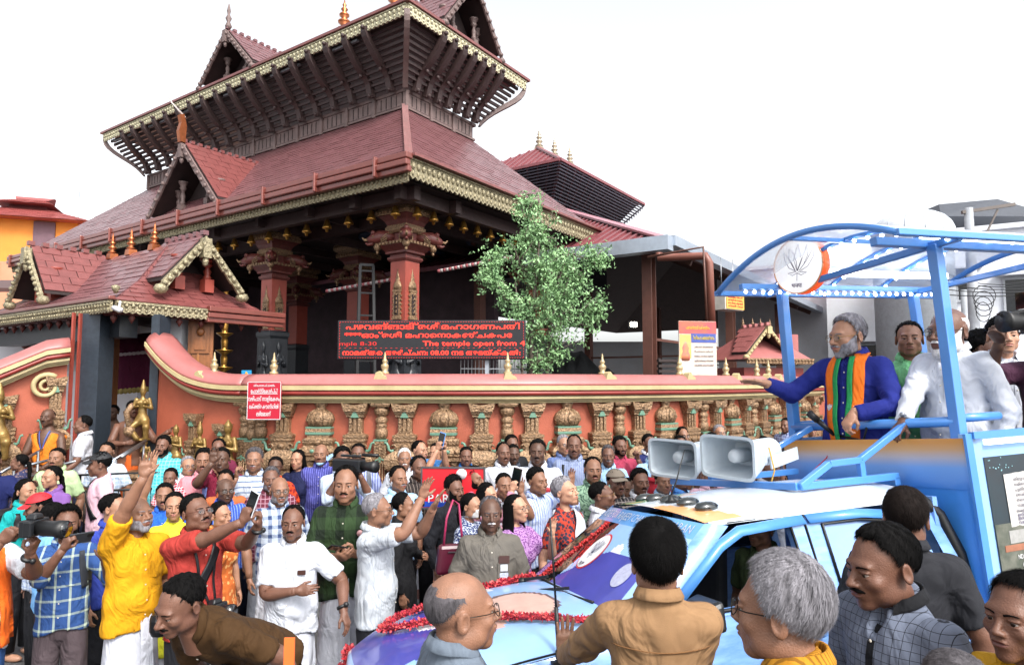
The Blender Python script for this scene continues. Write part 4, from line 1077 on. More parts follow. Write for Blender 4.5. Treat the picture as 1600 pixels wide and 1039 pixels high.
def gable(root, o, inn, side, hw, h, depth, rows, tw, bm, barge_w=.14, posts=2, over=.18, kind='wood', seed=0, drop=.0, tm=None):
    """a gablet: ridge runs from o + h up, inwards along inn"""
    o, inn, side = (np.asarray(q, float) for q in (o, inn, side)); z = np.array([0, 0, 1.]); pk = o + z * h - inn * over; g = empty('gable', None, None); g.parent = root
    rend = pk + inn * (depth + over); b = MB()
    for s in (-1, 1):
        f0 = o + side * s * hw - inn * over; f1 = f0 + inn * (depth * .45 + over)
        if s < 0: tiles(b, f0, f1, rend, pk, rows, tw, .02, 0, seed)
        else: tiles(b, f1, f0, pk, rend, rows, tw, .02, 0, seed)
        for q_, r_ in (((f0, f1, rend, pk), 1),):
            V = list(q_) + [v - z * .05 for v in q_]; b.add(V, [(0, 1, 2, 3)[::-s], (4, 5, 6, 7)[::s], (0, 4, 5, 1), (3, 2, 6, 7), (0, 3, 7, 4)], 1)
    for k in range(max(3, int(depth * 6))):
        p = pk + inn * (k * (depth + over) / max(3, int(depth * 6))); b.box(p + z * .035, (.09, .09, .07), math.atan2(inn[1], inn[0]), 0)
    b.build('gable_roof', [tm or TILE, DARK], g)
    b = MB()
    for s in (-1, 1):
        f0 = o + side * s * (hw + .03) - inn * (over + .03) - z * (.06 + drop); p1 = pk - inn * .03 - z * .02
        n = 9
        for i in range(n):
            a, c = f0 + (p1 - f0) * i / n, f0 + (p1 - f0) * (i + 1) / n
            dn = np.array([0, 0, -1.]) * barge_w * (1 + .12 * (i % 2))
            V = [a, c, c + dn, a + dn * 1.08]; b.add(V + [v - inn * .045 for v in V], [(0, 1, 2, 3), (7, 6, 5, 4), (0, 4, 5, 1), (1, 5, 6, 2), (2, 6, 7, 3), (3, 7, 4, 0)], 0)
            b.ball((a + c) / 2 + dn * .5 - inn * .05, (barge_w * .3,) * 3, 6, 0)
        b.ball(f0 + np.array([0, 0, -barge_w * .8]), (.06 + barge_w * .3, .06 + barge_w * .3, .08), 8, 0)
    b.box(pk - z * (barge_w * 1.4) - inn * .05, (.13, .13, barge_w * 2.0), math.atan2(inn[1], inn[0]), 0); b.ball(pk - z * barge_w * 2.7 - inn * .05, (.05, .05, .09), 8, 0)
    b.build('bargeboard', bm, g)
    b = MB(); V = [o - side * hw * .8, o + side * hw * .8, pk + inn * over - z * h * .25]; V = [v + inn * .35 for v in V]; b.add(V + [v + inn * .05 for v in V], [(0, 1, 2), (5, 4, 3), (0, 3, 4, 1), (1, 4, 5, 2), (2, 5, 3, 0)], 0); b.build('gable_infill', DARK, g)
    for k in range(posts):
        for s in (-1, 1):
            b = MB(); c = o + side * s * hw * (.38 + .22 * k) + inn * (.06 + .08 * k) - z * .02; hh = h * .42 * (1 - .25 * k) + .12
            b.rect([(.075, .075, -.1), (.075, .075, hh * .25)], c, math.atan2(side[1], side[0])); b.lathe([(.05, hh * .25), (.065, hh * .32), (.045, hh * .4), (.06, hh * .55), (.035, hh * .66), (.05, hh * .72), (.085, hh * .8), (.06, hh * .84), (.10, hh * .94), (.12, hh)], c, 10); b.build('post', WOODG if kind == 'wood' else SHAFT, g)
    return g
def kalasam(root, p, sc, m=COPPER, parent_name='finial'):
    b = MB(); b.rect([(.16, .16, -.1), (.14, .14, .12)]); b.lathe([(.09, .12), (.17, .17), (.06, .24), (.15, .33), (.15, .36), (.05, .43), (.12, .50), (.12, .53), (.04, .6), (.085, .66), (.03, .72), (.05, .77), (.02, .82), (.004, .95)], n=12)
    b.v = [q * sc + np.asarray(p) for q in b.v]; return b.build(parent_name, m, root)

TA = R(55.47); TX, TY = -1.73, 10.97
T = empty('temple', 'two tiered temple with red tiled roofs over slatted dark timber eaves', 'temple', (TX, TY, 0), TA)
def tw_(r, l, z): return np.array([TX + r * math.cos(TA) - l * math.sin(TA), TY + r * math.sin(TA) + l * math.cos(TA), z])
EA, EB, ZE = 16.4, 7.16, 6.12; BX0, BX1, BY0, BY1, ZB, ZBT = 2.69, 5.18, 2.69, 13.81, 8.54, 8.95; UX0, UX1, UY0, UY1, ZU, ZR = 1.72, 6.15, 1.72, 14.78, 10.21, 11.85
lower = MB(); c4 = [(0, 0, ZE), (EB, 0, ZE), (EB, EA, ZE), (0, EA, ZE)]; t4 = [(BX0, BY0, ZB), (BX1, BY0, ZB), (BX1, BY1, ZB), (BX0, BY1, ZB)]
for i in range(4): lower.add([c4[i], c4[(i + 1) % 4], t4[(i + 1) % 4], t4[i]], [(0, 1, 2, 3)], 0)
for i in range(4):
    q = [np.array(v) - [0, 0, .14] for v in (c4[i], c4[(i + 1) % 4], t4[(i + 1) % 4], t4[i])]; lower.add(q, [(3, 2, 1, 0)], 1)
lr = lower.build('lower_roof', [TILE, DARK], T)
b = MB(); tiles(b, c4[3], c4[0], t4[0], t4[3], 24, .36, .020, 0, 1); tiles(b, c4[0], c4[1], t4[1], t4[0], 24, .36, .020, 0, 2); b.build('roof_tiles', TILE, lr, kind='stuff')
b = MB()
for k in range(34):
    p = np.array(c4[0]) + (np.array(t4[0]) - c4[0]) * k / 33; b.box(p + [0, 0, .05], (.13, .13, .09), R(45))
b.build('hip_tiles', TILE2, lr)
# gutter and gilded fascia
b = MB()
for (zz, oo, ww) in ((.02, -.10, .16), (-.10, -.13, .12), (-.20, -.09, .10)): b.bar((oo, -.12, ZE + zz), (oo, EA, ZE + zz), ww, .11)
for l in np.arange(.6, EA, 1.55): b.box((-.12, l, ZE - .08), (.22, .05, .36))
b.build('gutter', GUTTER, T, bevel=.02)
b = MB(); fascia(b, (0.02, EA, ZE - .20), (0.02, 0, ZE - .20), .20, (-1, 0, 0), .11); fascia(b, (0, 0.0, ZE + .03), (EB, 0.0, ZE + .03), .36, (0, -1, 0), .13); b.build('fascia', GOLD2, T)
b = MB(); b.bar((-.02, -.09, ZE + .06), (EB + .25, -.09, ZE + .06), .14, .05); b.build('eave_board', TILE2, T)
# timber band: panels, posts, slats, struts
band = MB(); band.bb((BX0, BY0, ZB - .5), (BX1, BY1, ZBT)); band.bb((BX0 - .06, BY0 - .06, ZBT - .02), (BX1 + .06, BY1 + .06, ZBT + .05)); band.bb((BX0 - .05, BY0 - .05, ZB + .02), (BX1 + .05, BY1 + .05, ZB + .07)); bo = band.build('timber_band', WOODG, T)
def panel_run(p0, p1, nout, n):
    p0, p1, nout = (np.asarray(q, float) for q in (p0, p1, nout)); d = (p1 - p0) / n; e = d / np.linalg.norm(d)
    for i in range(n):
        a, c = p0 + d * i, p0 + d * (i + 1); w_ = np.linalg.norm(d); ctr = (a + c) / 2 + nout * .02
        b = MB(); rz = math.atan2(e[1], e[0]); nb = max(3, int(w_ / .16))
        for k in range(nb):
            cc = a + e * (w_ * .06 + (k + .5) * w_ * .88 / nb) + nout * .025; b.box(cc + [0, 0, .235], (w_ * .88 / nb - .014, .03, .30), rz)
        each(b, 'panel', WOODG, bo)
        b = MB()
        for k in range(nb - 1):
            cc = a + e * (w_ * .06 + (k + 1) * w_ * .88 / nb) + nout * .035; b.box(cc + [0, 0, .235], (.018, .03, .19), rz); b.ball(cc + [0, 0, .13], (.02,) * 3, 6); b.ball(cc + [0, 0, .33], (.02,) * 3, 6)
        each(b, 'slot', DARK, bo)
        b = MB(); b.box(a + nout * .03 + [0, 0, .21], (.09, .10, .46), rz); b.build('mullion', WOODG, bo)
panel_run((BX0, BY1, ZB), (BX0, BY0, ZB), (-1, 0, 0), 12); panel_run((BX0, BY0, ZB), (BX1, BY0, ZB), (0, -1, 0), 3)
b = MB()
for side in (0, 1):
    n = 10
    for i in range(n):
        t = (i + .5) / n; zz = ZBT + .08 + (ZU - .22 - ZBT) * t; oo = .08 + .78 * t ** .8
        if side == 0: b.bar((BX0 - oo, BY0 - oo, zz), (BX0 - oo, BY1 + oo, zz), .05, .075)
        else: b.bar((BX0 - oo, BY0 - oo, zz), (BX1 + oo, BY0 - oo, zz), .05, .075)
each(b, 'slat', WOOD, T)
if False:
    pass
def strut(base, nout, big=False):
    base, nout = np.asarray(base, float), np.asarray(nout, float); e = np.array([-nout[1], nout[0], 0]); H_ = ZU - .12 - ZBT; b = MB(); w_ = .075; V = []; n = 12
    for i in range(n + 1):
        t = i / n; oo = .06 + .82 * t + .10 * math.sin(t * 2 * PI) * -1 + .05; z_ = ZBT + .02 + H_ * t; dp = .13 + .05 * math.sin(t * PI * 5) * .3
        for s, d_ in ((-1, 0), (1, 0), (1, dp), (-1, dp)): V.append(base + nout * (oo + d_) + e * s * w_ + [0, 0, z_ - d_ * .35])
    b.add(V, [(i * 4 + j, i * 4 + (j + 1) % 4, i * 4 + 4 + (j + 1) % 4, i * 4 + 4 + j) for i in range(n) for j in range(4)] + [(3, 2, 1, 0), tuple(range(4 * n, 4 * n + 4))])
    for i in range(4): b.ball(base + nout * (.16 + .82 * i / 3 + .1) + [0, 0, ZBT + H_ * i / 3 * .95 + .02], (.05, .05, .05), 6)
    b.build('strut', WOOD, T)
for i in range(18): strut((BX0, BY0 + .25 + i * (BY1 - BY0 - .5) / 17, 0), (-1, 0, 0))
for i in range(7): strut((BX0 + .15 + i * (BX1 - BX0 - .3) / 6, BY0, 0), (0, -1, 0))
for sx, sy in ((BX0, BY0), (BX0, BY1), (BX1, BY0)):
    q = np.array([-1 if sx == BX0 else 1, -1 if sy == BY0 else 1, 0.]); b = MB(); V = []
    for i in range(11):
        t = i / 10; oo = .1 + .85 * t - .08 * math.sin(t * 2 * PI); e = np.array([-q[1], q[0], 0]) / 1.414
        for s in (-1, 1):
            for d_ in (0, .06 + .16 * math.sin(PI * t)): V.append(np.array([sx, sy, ZBT + (ZU - .1 - ZBT) * t]) + q * (oo + d_ * .7) + e * s * .06)
    b.add(V, [(i * 4 + a, i * 4 + c, i * 4 + 4 + c, i * 4 + 4 + a) for i in range(10) for a, c in ((0, 1), (1, 3), (3, 2), (2, 0))]); b.build('corner_strut', WOODG, T)
# upper roof
up = MB(); u4 = [(UX0, UY0, ZU), (UX1, UY0, ZU), (UX1, UY1, ZU), (UX0, UY1, ZU)]; xm = (UX0 + UX1) / 2; r0, r1 = (xm, UY0 + 2.0, ZR), (xm, UY1 - 2.0, ZR)
up.add(u4 + [r0, r1], [(0, 1, 4), (1, 2, 5, 4), (2, 3, 5), (3, 0, 4, 5), (3, 2, 1, 0)], 0); ur = up.build('upper_roof', [TILE], T)
b = MB(); tiles(b, u4[3], u4[0], r0, r1, 18, .36, .02, 0, 5); b.build('roof_tiles', TILE, ur, kind='stuff')
b = MB(); fascia(b, (UX0, UY1, ZU + .02), (UX0, UY0, ZU + .02), .26, (-1, 0, 0), .13); fascia(b, (UX0, UY0, ZU + .02), (UX1, UY0, ZU + .02), .26, (0, -1, 0), .13); b.build('upper_fascia', mat('pale gilt fascia', '#b3ae92', .5, .1, var=.5, vs=30, bump=.8, bs=50), T)
b = MB(); b.bar((UX0 - .04, UY0 - .1, ZU + .06), (UX0 - .04, UY1 + .1, ZU + .06), .13, .06); b.bar((UX0 - .1, UY0 - .04, ZU + .062), (UX1 + .1, UY0 - .04, ZU + .062), .13, .06); each(b, 'upper_eave_board', TILE2, T)
b = MB()
for i in range(6): b.bar((UX0 + .10, 3.3 + i * 2, ZU - .26), (UX0 + .10, 4.4 + i * 2, ZU - .26), .06, .05)
each(b, 'tube_light_fitting', mat('grey lamp casing', '#7f8388', .4, .3, var=.05), T)
for l in (4.3, 6.2, 12.3): kalasam(T, (xm, l, ZR), 1.15)
# gables
gable(T, (.35, 7.15, 6.42), (1, 0, 0), (0, 1, 0), 1.42, 1.5, 2.0, 9, .3, WOODG, .16, 2, .25, seed=3, tm=TILE2)
gable(T, (1.95, 8.15, 10.5), (1, 0, 0), (0, 1, 0), 1.15, 1.15, 1.8, 8, .3, WOODG, .16, 1, .25, seed=4)
gable(T, (xm, 1.95, 10.5), (0, 1, 0), (-1, 0, 0), 1.05, 1.4, 1.8, 8, .3, WOODG, .16, 2, .25, seed=5)
b = MB(); b.prism([(0, 0), (.12, 0), (.16, .25), (.11, .45), (.15, .62), (.05, .66), (-.02, .4)], (.10, 7.1, 7.9), (-1, 0, 0), (0, 0, 1), (0, .12, 0)); b.build('ridge_ornament', COPPER, T); b = MB(); b.tube([(.1, 7.15, 8.5), (-.1, 7.4, 8.85), (-.3, 7.6, 9.45)], [.03, .02, .006], 6); b.build('lightning_rod', mat('pale rod', '#b0a8a4', .5), T)
b = MB(); b.lathe([(.05, 0), (.09, .08), (.04, .2), (.08, .3), (.03, .4), (.05, .5), (.01, .7)], (1.72, 8.15, 11.65), 10); b.build('ridge_finial', WOODG, T)
# plinth, ceiling, beams, back walls
b = MB(); b.bb((.2, .2, 0), (EB + 6, EA - .2, .75)); b.build('plinth', STONE, T)
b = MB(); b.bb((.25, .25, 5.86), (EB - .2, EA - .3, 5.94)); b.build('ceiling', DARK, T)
b = MB()
for x in (.55, 1.7): b.bar((x, .3, 5.72), (x, EA - .4, 5.72), .16, .24)
for y in (.55, 1.7): b.bar((.3, y, 5.725), (EB - .3, y, 5.725), .16, .24)
for y in np.arange(3, EA - .5, 1.6): b.bar((.3, y, 5.73), (EB - .3, y, 5.73), .10, .18)
each(b, 'beam', WOOD, T)
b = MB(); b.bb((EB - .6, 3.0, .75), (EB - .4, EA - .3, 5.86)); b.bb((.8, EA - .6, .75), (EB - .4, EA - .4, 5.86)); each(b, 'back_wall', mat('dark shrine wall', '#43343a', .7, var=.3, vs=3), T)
for cx, cy, rr in ((3.4, 3.6, .9), (2.6, 6.8, .6), (5.0, 2.0, .6), (2.3, 2.3, .45), (5.2, 4.6, .8)):
    b = MB()
    for k, r_ in enumerate((1, .8, .6, .38, .2)): b.lathe([(rr * r_, 0), (rr * r_ * .96, -.05 - .03 * k), (rr * (r_ - .1), -.06 - .03 * k)], (cx, cy, 5.84), 28, k % 4)
    b.build('ceiling_medallion', [mat('medallion blue', '#20324a', .6), mat('medallion rust', '#5a2c20', .6), mat('medallion green', '#2a4234', .6), GOLD], T)
b0 = MB(); b0.lathe([(.012, .16), (.012, .10), (.03, .09), (.045, .03), (.06, 0), (.065, -.02), (.02, -.03), (.02, -.06), (.004, -.07)], n=8); BELL = mesh_fast('bell', np.vstack(b0.v), b0.f, b0.m, b0.s); BELL.materials.append(BRASS)
for k in range(13):
    for (x, y) in (((.62, .9 + k * .62), (.9 + k * .45, .62)) if k < 12 else ((.62, .9 + k * .62),)):
        o = bpy.data.objects.new('bell', BELL); COL.objects.link(o); o.parent = T; o.location = (x, y, 5.45); o.scale = (1.5,) * 3
# pillars
def pillar(root, x, y, sc=1., detail=True):
    p = empty('pillar', None, None, (x, y, .75)); p.parent = root; p.scale = (sc, sc, 1); del_ = .75
    Z = lambda z: z - del_
    b = MB(); b.rect([(.27, .27, 0), (.27, .27, .25), (.235, .235, .3), (.225, .225, 2.6), (.25, .25, 2.66), (.25, .25, 2.74), (.2, .2, 2.78)]); b.build('base', STONE, p)
    if detail:
        for a in range(4):
            o = bpy.data.objects.new('carved_figure', FGS); COL.objects.link(o); o.parent = p; rz = a * PI / 2; o.rotation_euler = (0, 0, rz); o.location = (.235 * math.sin(rz), -.235 * math.cos(rz), 1.30); o.scale = (1.05, .7, 1.35)
    b = MB(); b.rect([(.19, .19, Z(3.52)), (.19, .19, Z(4.66))]); b.build('shaft', SHAFT, p)
    if detail:
        b = MB()
        for a in range(4):
            M = np.array(Matrix.Rotation(a * PI / 2, 4, 'Z')); q = MB()
            q.rect([(.11, .03, 0), (.11, .03, .04), (.085, .022, .06), (.085, .022, .50), (.10, .028, .52), (.10, .028, .56)], (0, -.20, Z(3.56)))
            q.rect([(.045, .034, .09), (.045, .034, .47)], (0, -.20, Z(3.56)), m=1)
            for i in range(5): q.tube([(-.03, -.236, Z(3.67 + i * .08)), (.0, -.242, Z(3.70 + i * .08)), (.03, -.236, Z(3.67 + i * .08)), (.01, -.24, Z(3.735 + i * .08))], .008, 5)
            q.lathe([(.10, 0), (.105, .06), (.08, .13), (.04, .17), (.055, .2), (.03, .24), (.035, .27), (.012, .33), (.004, .40)], (0, -.195, Z(4.12)), 12, sy=.4)
            for s in (-1, 1):
                for i in range(5): q.box((s * .10, -.205, Z(3.68 + i * .08)), (.03, .03, .022))
            b.v += [b.frame(v, M=M) for v in q.v]; b.f += [tuple(i + b.n for i in f) for f in q.f]; b.m += q.m; b.s += q.s; b.n += q.n
        b.build('carved_panel', [GOLD, DARK], p)
    b = MB(); b.rect([(.21, .21, Z(4.66)), (.235, .235, Z(4.70)), (.235, .235, Z(4.735)), (.20, .20, Z(4.75)), (.20, .20, Z(4.78)), (.26, .26, Z(4.80)), (.26, .26, Z(4.84)), (.30, .30, Z(4.88)), (.36, .36, Z(4.93)), (.38, .38, Z(4.96)), (.38, .38, Z(5.0)), (.21, .21, Z(5.03)), (.20, .20, Z(5.20))], m=0)
    b.rect([(.245, .245, Z(5.20)), (.27, .27, Z(5.24)), (.27, .27, Z(5.30)), (.25, .25, Z(5.31)), (.25, .25, Z(5.34))], m=1)
    b.rect([(.24, .24, Z(5.34)), (.28, .28, Z(5.42)), (.36, .36, Z(5.50)), (.38, .38, Z(5.51))], m=0)
    b.rect([(.40, .40, Z(5.51)), (.40, .40, Z(5.62)), (.36, .36, Z(5.63)), (.36, .36, Z(5.66))], m=1)
    b.rect([(.40, .40, Z(5.66)), (.44, .44, Z(5.70)), (.45, .45, Z(5.76)), (.43, .43, Z(5.83)), (.38, .38, Z(5.86))], m=1)
    b.rect([(.40, .40, Z(5.86)), (.55, .55, Z(6.0))], m=0)
    for a in range(4):
        c, s = math.cos(a * PI / 2), math.sin(a * PI / 2)
        for i in range(9):
            u = -.36 + i * .09; b.ball((u * c + .405 * s, u * s - .405 * c, Z(5.565)), (.03, .03, .035), 6, 1); b.box((u * c + .385 * s, u * s - .385 * c, Z(4.97)), (.05, .05, .05), a * PI / 2, 1)
    b.build('capital', [CAPM, GOLD], p)
    for a in range(4):
        d = np.array([math.cos(a * PI / 2 + PI / 4), math.sin(a * PI / 2 + PI / 4), 0]); e = np.array([-d[1], d[0], 0]); b = MB()
        P_ = lambda o_, z_: d * o_ + np.array([0, 0, Z(z_)])
        b.tube([P_(.18, 5.10), P_(.34, 5.13), P_(.48, 5.12), P_(.60, 5.08), P_(.70, 5.04)], [.09, .12, .13, .10, .05], 10, 0)
        b.tube([P_(.66, 5.07), P_(.76, 5.05), P_(.80, 5.10)], [.035, .03, .012], 6, 1); b.tube([P_(.60, 5.0), P_(.70, 4.97), P_(.74, 5.0)], [.045, .03, .015], 6, 0)
        b.ball(P_(.52, 4.93), (.075, .075, .08), 8, 1); b.ball(P_(.52, 4.83), (.03, .03, .04), 6, 1); b.ball(P_(.60, 5.2), (.05, .05, .05), 8, 0)
        for k in (-1, 1):
            b.ball(P_(.60, 5.11) + e * k * .09, (.025,) * 3, 6, 1)
            for i in range(4): b.tube([P_(.20 + .05 * i, 5.2 - .02 * i) + e * k * .06, P_(.36, 5.17 - .05 * i) + e * k * .12, P_(.46, 5.06 - .03 * i) + e * k * .115], .012, 5, 1)
        b.build('beast_bracket', [CAPM, GOLD], p)
    return p
FGS = FG[0].copy(); FGS.materials.clear(); FGS.materials.append(STONE)
for (x, y, dt) in ((1.14, 1.14, True), (1.14, 5.12, True), (1.14, 9.1, False), (1.14, 13.0, False), (5.9, 1.14, False), (3.6, 5.1, False), (4.8, 9, False)): pillar(T, x, y, 1., dt)
# brass lamp tower, ladder, screens inside
lt = empty('oil_lamp', 'tall tiered brass oil lamp standing inside the temple hall', 'lamp', tuple(at(350, 560, 13.4) * [1, 1, 0] + [0, 0, .75])); b = MB(); pf = [(.22, 0), (.2, .12), (.08, .2)]
for k in range(9): z_ = .3 + k * .34; pf += [(.055, z_), (.07, z_ + .12), (.05, z_ + .2), (.20 - .008 * k, z_ + .27), (.21 - .008 * k, z_ + .29), (.05, z_ + .30)]
pf += [(.04, 3.45), (.09, 3.55), (.03, 3.7), (.005, 3.95)]; b.lathe(pf, n=16); b.build('lamp_stem', BRASS, lt)
ld = empty('steel_ladder', 'dark steel ladder frame standing beside the corner pillar', 'ladder', tuple(at(575, 500, 12.4) * [1, 1, 0] + [0, 0, .75]), .3); b = MB()
for s in (-1, 1):
    b.bar((s * .19, 0, 0), (s * .12, .45, 3.9), .05, .05); b.bar((s * .19, .8, 0), (s * .13, .5, 3.6), .04, .04)
each(b, 'rail', BLACKM, ld); b = MB()
for i in range(9): t = i / 9 + .08; b.bar((-.19 + .06 * t, .45 * t, 3.9 * t), (.19 - .06 * t, .45 * t, 3.9 * t), .04, .03)
b.bar((-.13, .46, 3.9), (.13, .46, 3.9), .05, .05); each(b, 'rung', BLACKM, ld)
# decorative rope of wrapped bunting across the hall
for lab, a, c in (('striped red and white bunting pole across the hall left of the corner pillar', at(510, 455, 13.6), at(617, 436, 13.0)), ('striped red and white bunting pole from the pillar to the tree', at(684, 424, 13), at(800, 402, 12.6))):
    b = MB(); n = 26
    for i in range(n): b.tube([a + (c - a) * i / n, a + (c - a) * (i + .98) / n], .035, 8, i % 2)
    b.build('bunting_pole', [mat('faded rose cloth', '#8d4b50', .8), mat('off white cloth', '#a29a98', .8)], label=lab, cat='pole')
# ------------------------------------------------------------------ LED board
lb = empty('led_sign', 'long red dot-matrix message board on posts behind the wall', 'sign', tuple(at(674, 531, 10.4)), R(-1)); WS, HS = 2.93, .61
b = MB(); b.box((0, .06, 0), (WS, .12, HS)); b.build('case', mat('sign case', '#15141a', .4, var=.1), lb, bevel=.01)
LEDR = mat('red led', '#300000', .5, var=0, emit='#ff2a1a', es=2.4); LEDD = mat('dim red led', '#300000', .5, var=0, emit='#c81e18', es=.8)
b = MB(); b.box((0, -.004, 0), (WS - .05, .01, HS - .05)); b.build('screen', mat('dot matrix', '#0b0d14', .7, var=.2, vs=60), lb)
for tx, sz, xx, zz, wd, m_ in (('പഴവങ്ങാടി ്രശീമഹാഗണപതി', .115, .02, .20, 2.70, LEDR), ('****ഓം ്രശീ മഹാെനാകഞ്ചകപേ', .105, -.05, .068, 2.60, LEDR), ('mple 8-30', .09, -1.14, -.062, .58, LEDD), ('The temple open from 4', .105, .66, -.058, 1.58, LEDR), ('നാമത്തെ അർച്ചന: 08.00 നട അടയ്ക്കൽ:', .10, .0, -.205, 2.76, LEDR)):
    text('lettering', tx, sz, fr((xx, -.012, zz), (1, 0, 0), (0, 0, 1)), m_, lb, width=wd)
b = MB()
for i in range(72):
    for z_ in (-.278, .278): b.box((-1.42 + i * .04, -.011, z_), (.018, .004, .008))
    if i % 2 == 0: b.box((-1.42 + i * .04, -.011, -.128), (.03, .004, .007))
for i in range(14):
    for x_ in (-1.43, 1.43): b.box((x_, -.011, -.26 + i * .04), (.008, .004, .018))
b.build('led_border', LEDD, lb)
b = MB()
for x_ in (-.72, .86): b.box((x_, .1, -1.2), (.06, .06, 2.0))
each(b, 'post', mat('grey painted post', '#8d939c', .5, .2, var=.1), lb)
b = MB()
p0 = at(720, 576, 11.2)
for i in range(26): b.bar(p0 + [i * .06, .02 * i, -1], p0 + [i * .06, .02 * i, .28], .012, .012)
for z_ in (-.3, .0, .27): b.bar(p0 + [0, 0, z_], p0 + [1.5, .5, z_], .02, .02)
b.build('mesh_screen', STEEL, label='grey wire mesh screen behind the message board', cat='screen')
# red counter sign on the wall
rs = empty('notice_board', 'small red notice board with white lettering fixed on the orange wall', 'sign', tuple(at(413, 626, 8.3)), R(-3)); b = MB(); b.box((0, 0, 0), (.425, .02, .465)); b.build('board', mat('sign red', '#a3142c', .4, var=.05), rs)
WP_ = mat('white sign paint', '#c9c9cb', .5, var=0)
for tx, sz, zz, wd in (('ശ്രീ മഹാഗണപതി ക്ഷേത്രം', .035, .185, .27), ('േഹാർട്ടിേകാർപ്പ്', .07, .115, .34), ('വഴിപാട് നാളിേകരം', .075, .02, .40), ('േക്ഷത്ര കൗണ്ടറിൽ', .075, -.075, .37), ('ലഭ്യമാണ്', .075, -.165, .18)): text('lettering', tx, sz, fr((0, -.012, zz), (1, 0, 0), (0, 0, 1)), WP_, rs, width=wd)
b = MB(); b.box((0, -.012, .085), (.34, .003, .006)); 
for s in (-1, 1): b.box((s * .208, -.012, 0), (.006, .004, .455)); b.box((0, -.012, s * .228), (.41, .004, .006))
b.build('border', WP_, rs)
b = MB(); b.box(at(385, 597, 9.6) + [0, 0, .06], (.14, .02, .22)); q = b.build('picture_panel', mat('sky blue print', '#1d7fae', .4, var=.1), label='small blue picture board standing behind the wall coping', cat='picture'); b = MB(); p_ = at(385, 597, 9.6); b.lathe([(.05, -.05), (.045, .0), (.025, .03), (.03, .06), (.008, .11)], p_ + [0, -.012, .04], 12, sy=.2); b.build('picture_figure', mat('gold print', '#a07a20', .5), q)
# ------------------------------------------------------------------ gate porch
GX, GY = at(178, 470, 9.05)[:2]; ZG = 3.50
G = empty('gate_porch', 'small gate porch with red tiled hip roof and gilded gables', 'porch', (GX, GY, 0), TA)
gd, gl = 2.4, 4.9; xm_ = 1.2; ZG1 = 4.55
def flare(t): return t ** 1.35
g4 = [(0, 0, ZG), (gd, 0, ZG), (gd, gl, ZG), (0, gl, ZG)]; rp0, rp1 = (xm_, .95, ZG1), (xm_, gl - .4, ZG1)
b = MB(); mid4 = [(.55, .5, ZG + .36), (gd - .55, .5, ZG + .36), (gd - .55, gl - .3, ZG + .36), (.55, gl - .3, ZG + .36)]
for i in range(4): b.add([g4[i], g4[(i + 1) % 4], mid4[(i + 1) % 4], mid4[i]], [(0, 1, 2, 3)], 0)
b.add(mid4 + [rp0, rp1], [(0, 1, 4), (1, 2, 5, 4), (2, 3, 5), (3, 0, 4, 5)], 0); b.add([np.array(v) - [0, 0, .05] for v in g4], [(3, 2, 1, 0)], 1)
pr_ = b.build('porch_roof', [TILE, DARK], G)
b = MB(); tiles(b, g4[3], g4[0], mid4[0], mid4[3], 5, .30, .022, 0, 11); tiles(b, mid4[3], mid4[0], rp0, rp1, 7, .30, .022, 0, 12); tiles(b, g4[0], g4[1], mid4[1], mid4[0], 5, .30, .022, 1, 13); tiles(b, mid4[0], mid4[1], rp0, rp0, 7, .30, .022, 1, 14); b.build('roof_tiles', [TILE, TILE2], pr_, kind='stuff')
b = MB(); fascia(b, (-.02, gl, ZG), (-.02, -.02, ZG), .17, (-1, 0, 0), .085); fascia(b, (0, -.02, ZG), (1.35, -.02, ZG), .17, (0, -1, 0), .085); b.build('fascia', GOLD2, G)
b = MB()
for zz, oo in ((.0, -.09), (-.09, -.07), (-.16, -.04)): b.bar((1.30, oo, ZG + zz), (gd + .25, oo, ZG + zz), .10, .08)
b.bar((-.05, -.06, ZG + .03), (-.05, gl, ZG + .03), .09, .05); b.build('gutter', GUTTER, G, bevel=.012)
gable(G, (xm_ + .1, .30, ZG + .42), (0, 1, 0), (-1, 0, 0), .62, .72, 1.0, 7, .26, GOLD2, .15, 1, .22, 'red', 21)
gable(G, (.30, 3.05, ZG + .34), (1, 0, 0), (0, 1, 0), .62, .78, 1.0, 6, .28, GOLD2, .13, 1, .22, 'red', 22, tm=TILE2)
for l in (1.35, 2.1, 2.75): kalasam(G, (xm_, l, ZG1 + .02), .46)
b = MB()
for l in np.arange(.25, gl, .34): b.lathe([(.02, .06), (.045, .03), (.03, -.02), (.05, -.05), (.02, -.1), (.004, -.13)], (.12, l, ZG - .16), 8)
for x in np.arange(.3, gd, .34): b.lathe([(.02, .06), (.045, .03), (.03, -.02), (.05, -.05), (.02, -.1), (.004, -.13)], (x, .12, ZG - .16), 8)
b.bar((.12, .1, ZG - .12), (.12, gl, ZG - .12), .1, .1); b.bar((.1, .12, ZG - .121), (gd, .12, ZG - .121), .1, .1); b.build('pendant_beam', CAPM, G)
b = MB(); b.bar((.35, .3, ZG - .32), (.35, gl - .2, ZG - .32), .25, .3); b.build('lintel', STONE, G)
b = MB(); b.lathe([(.02, 0), (.05, .06), (.06, .1), (.0, .12)], (.03, .03, ZG + .1), 8); b.build('corner_ornament', GOLD2, G)
cc = empty('security_camera', 'white bullet security camera under the porch eave', 'camera', tuple(at(186, 482, 8.95))); b = MB(); b.tube([(-.07, .0, .01), (.06, -.06, -.03)], .035, 10); b.build('camera_body', mat('camera white', '#c5c7ca', .3, var=0), cc); b = MB(); b.tube([(0, 0, 0), (0, .02, .1)], .015, 8); b.build('bracket', mat('camera white', '#c5c7ca'), cc)
b = MB()
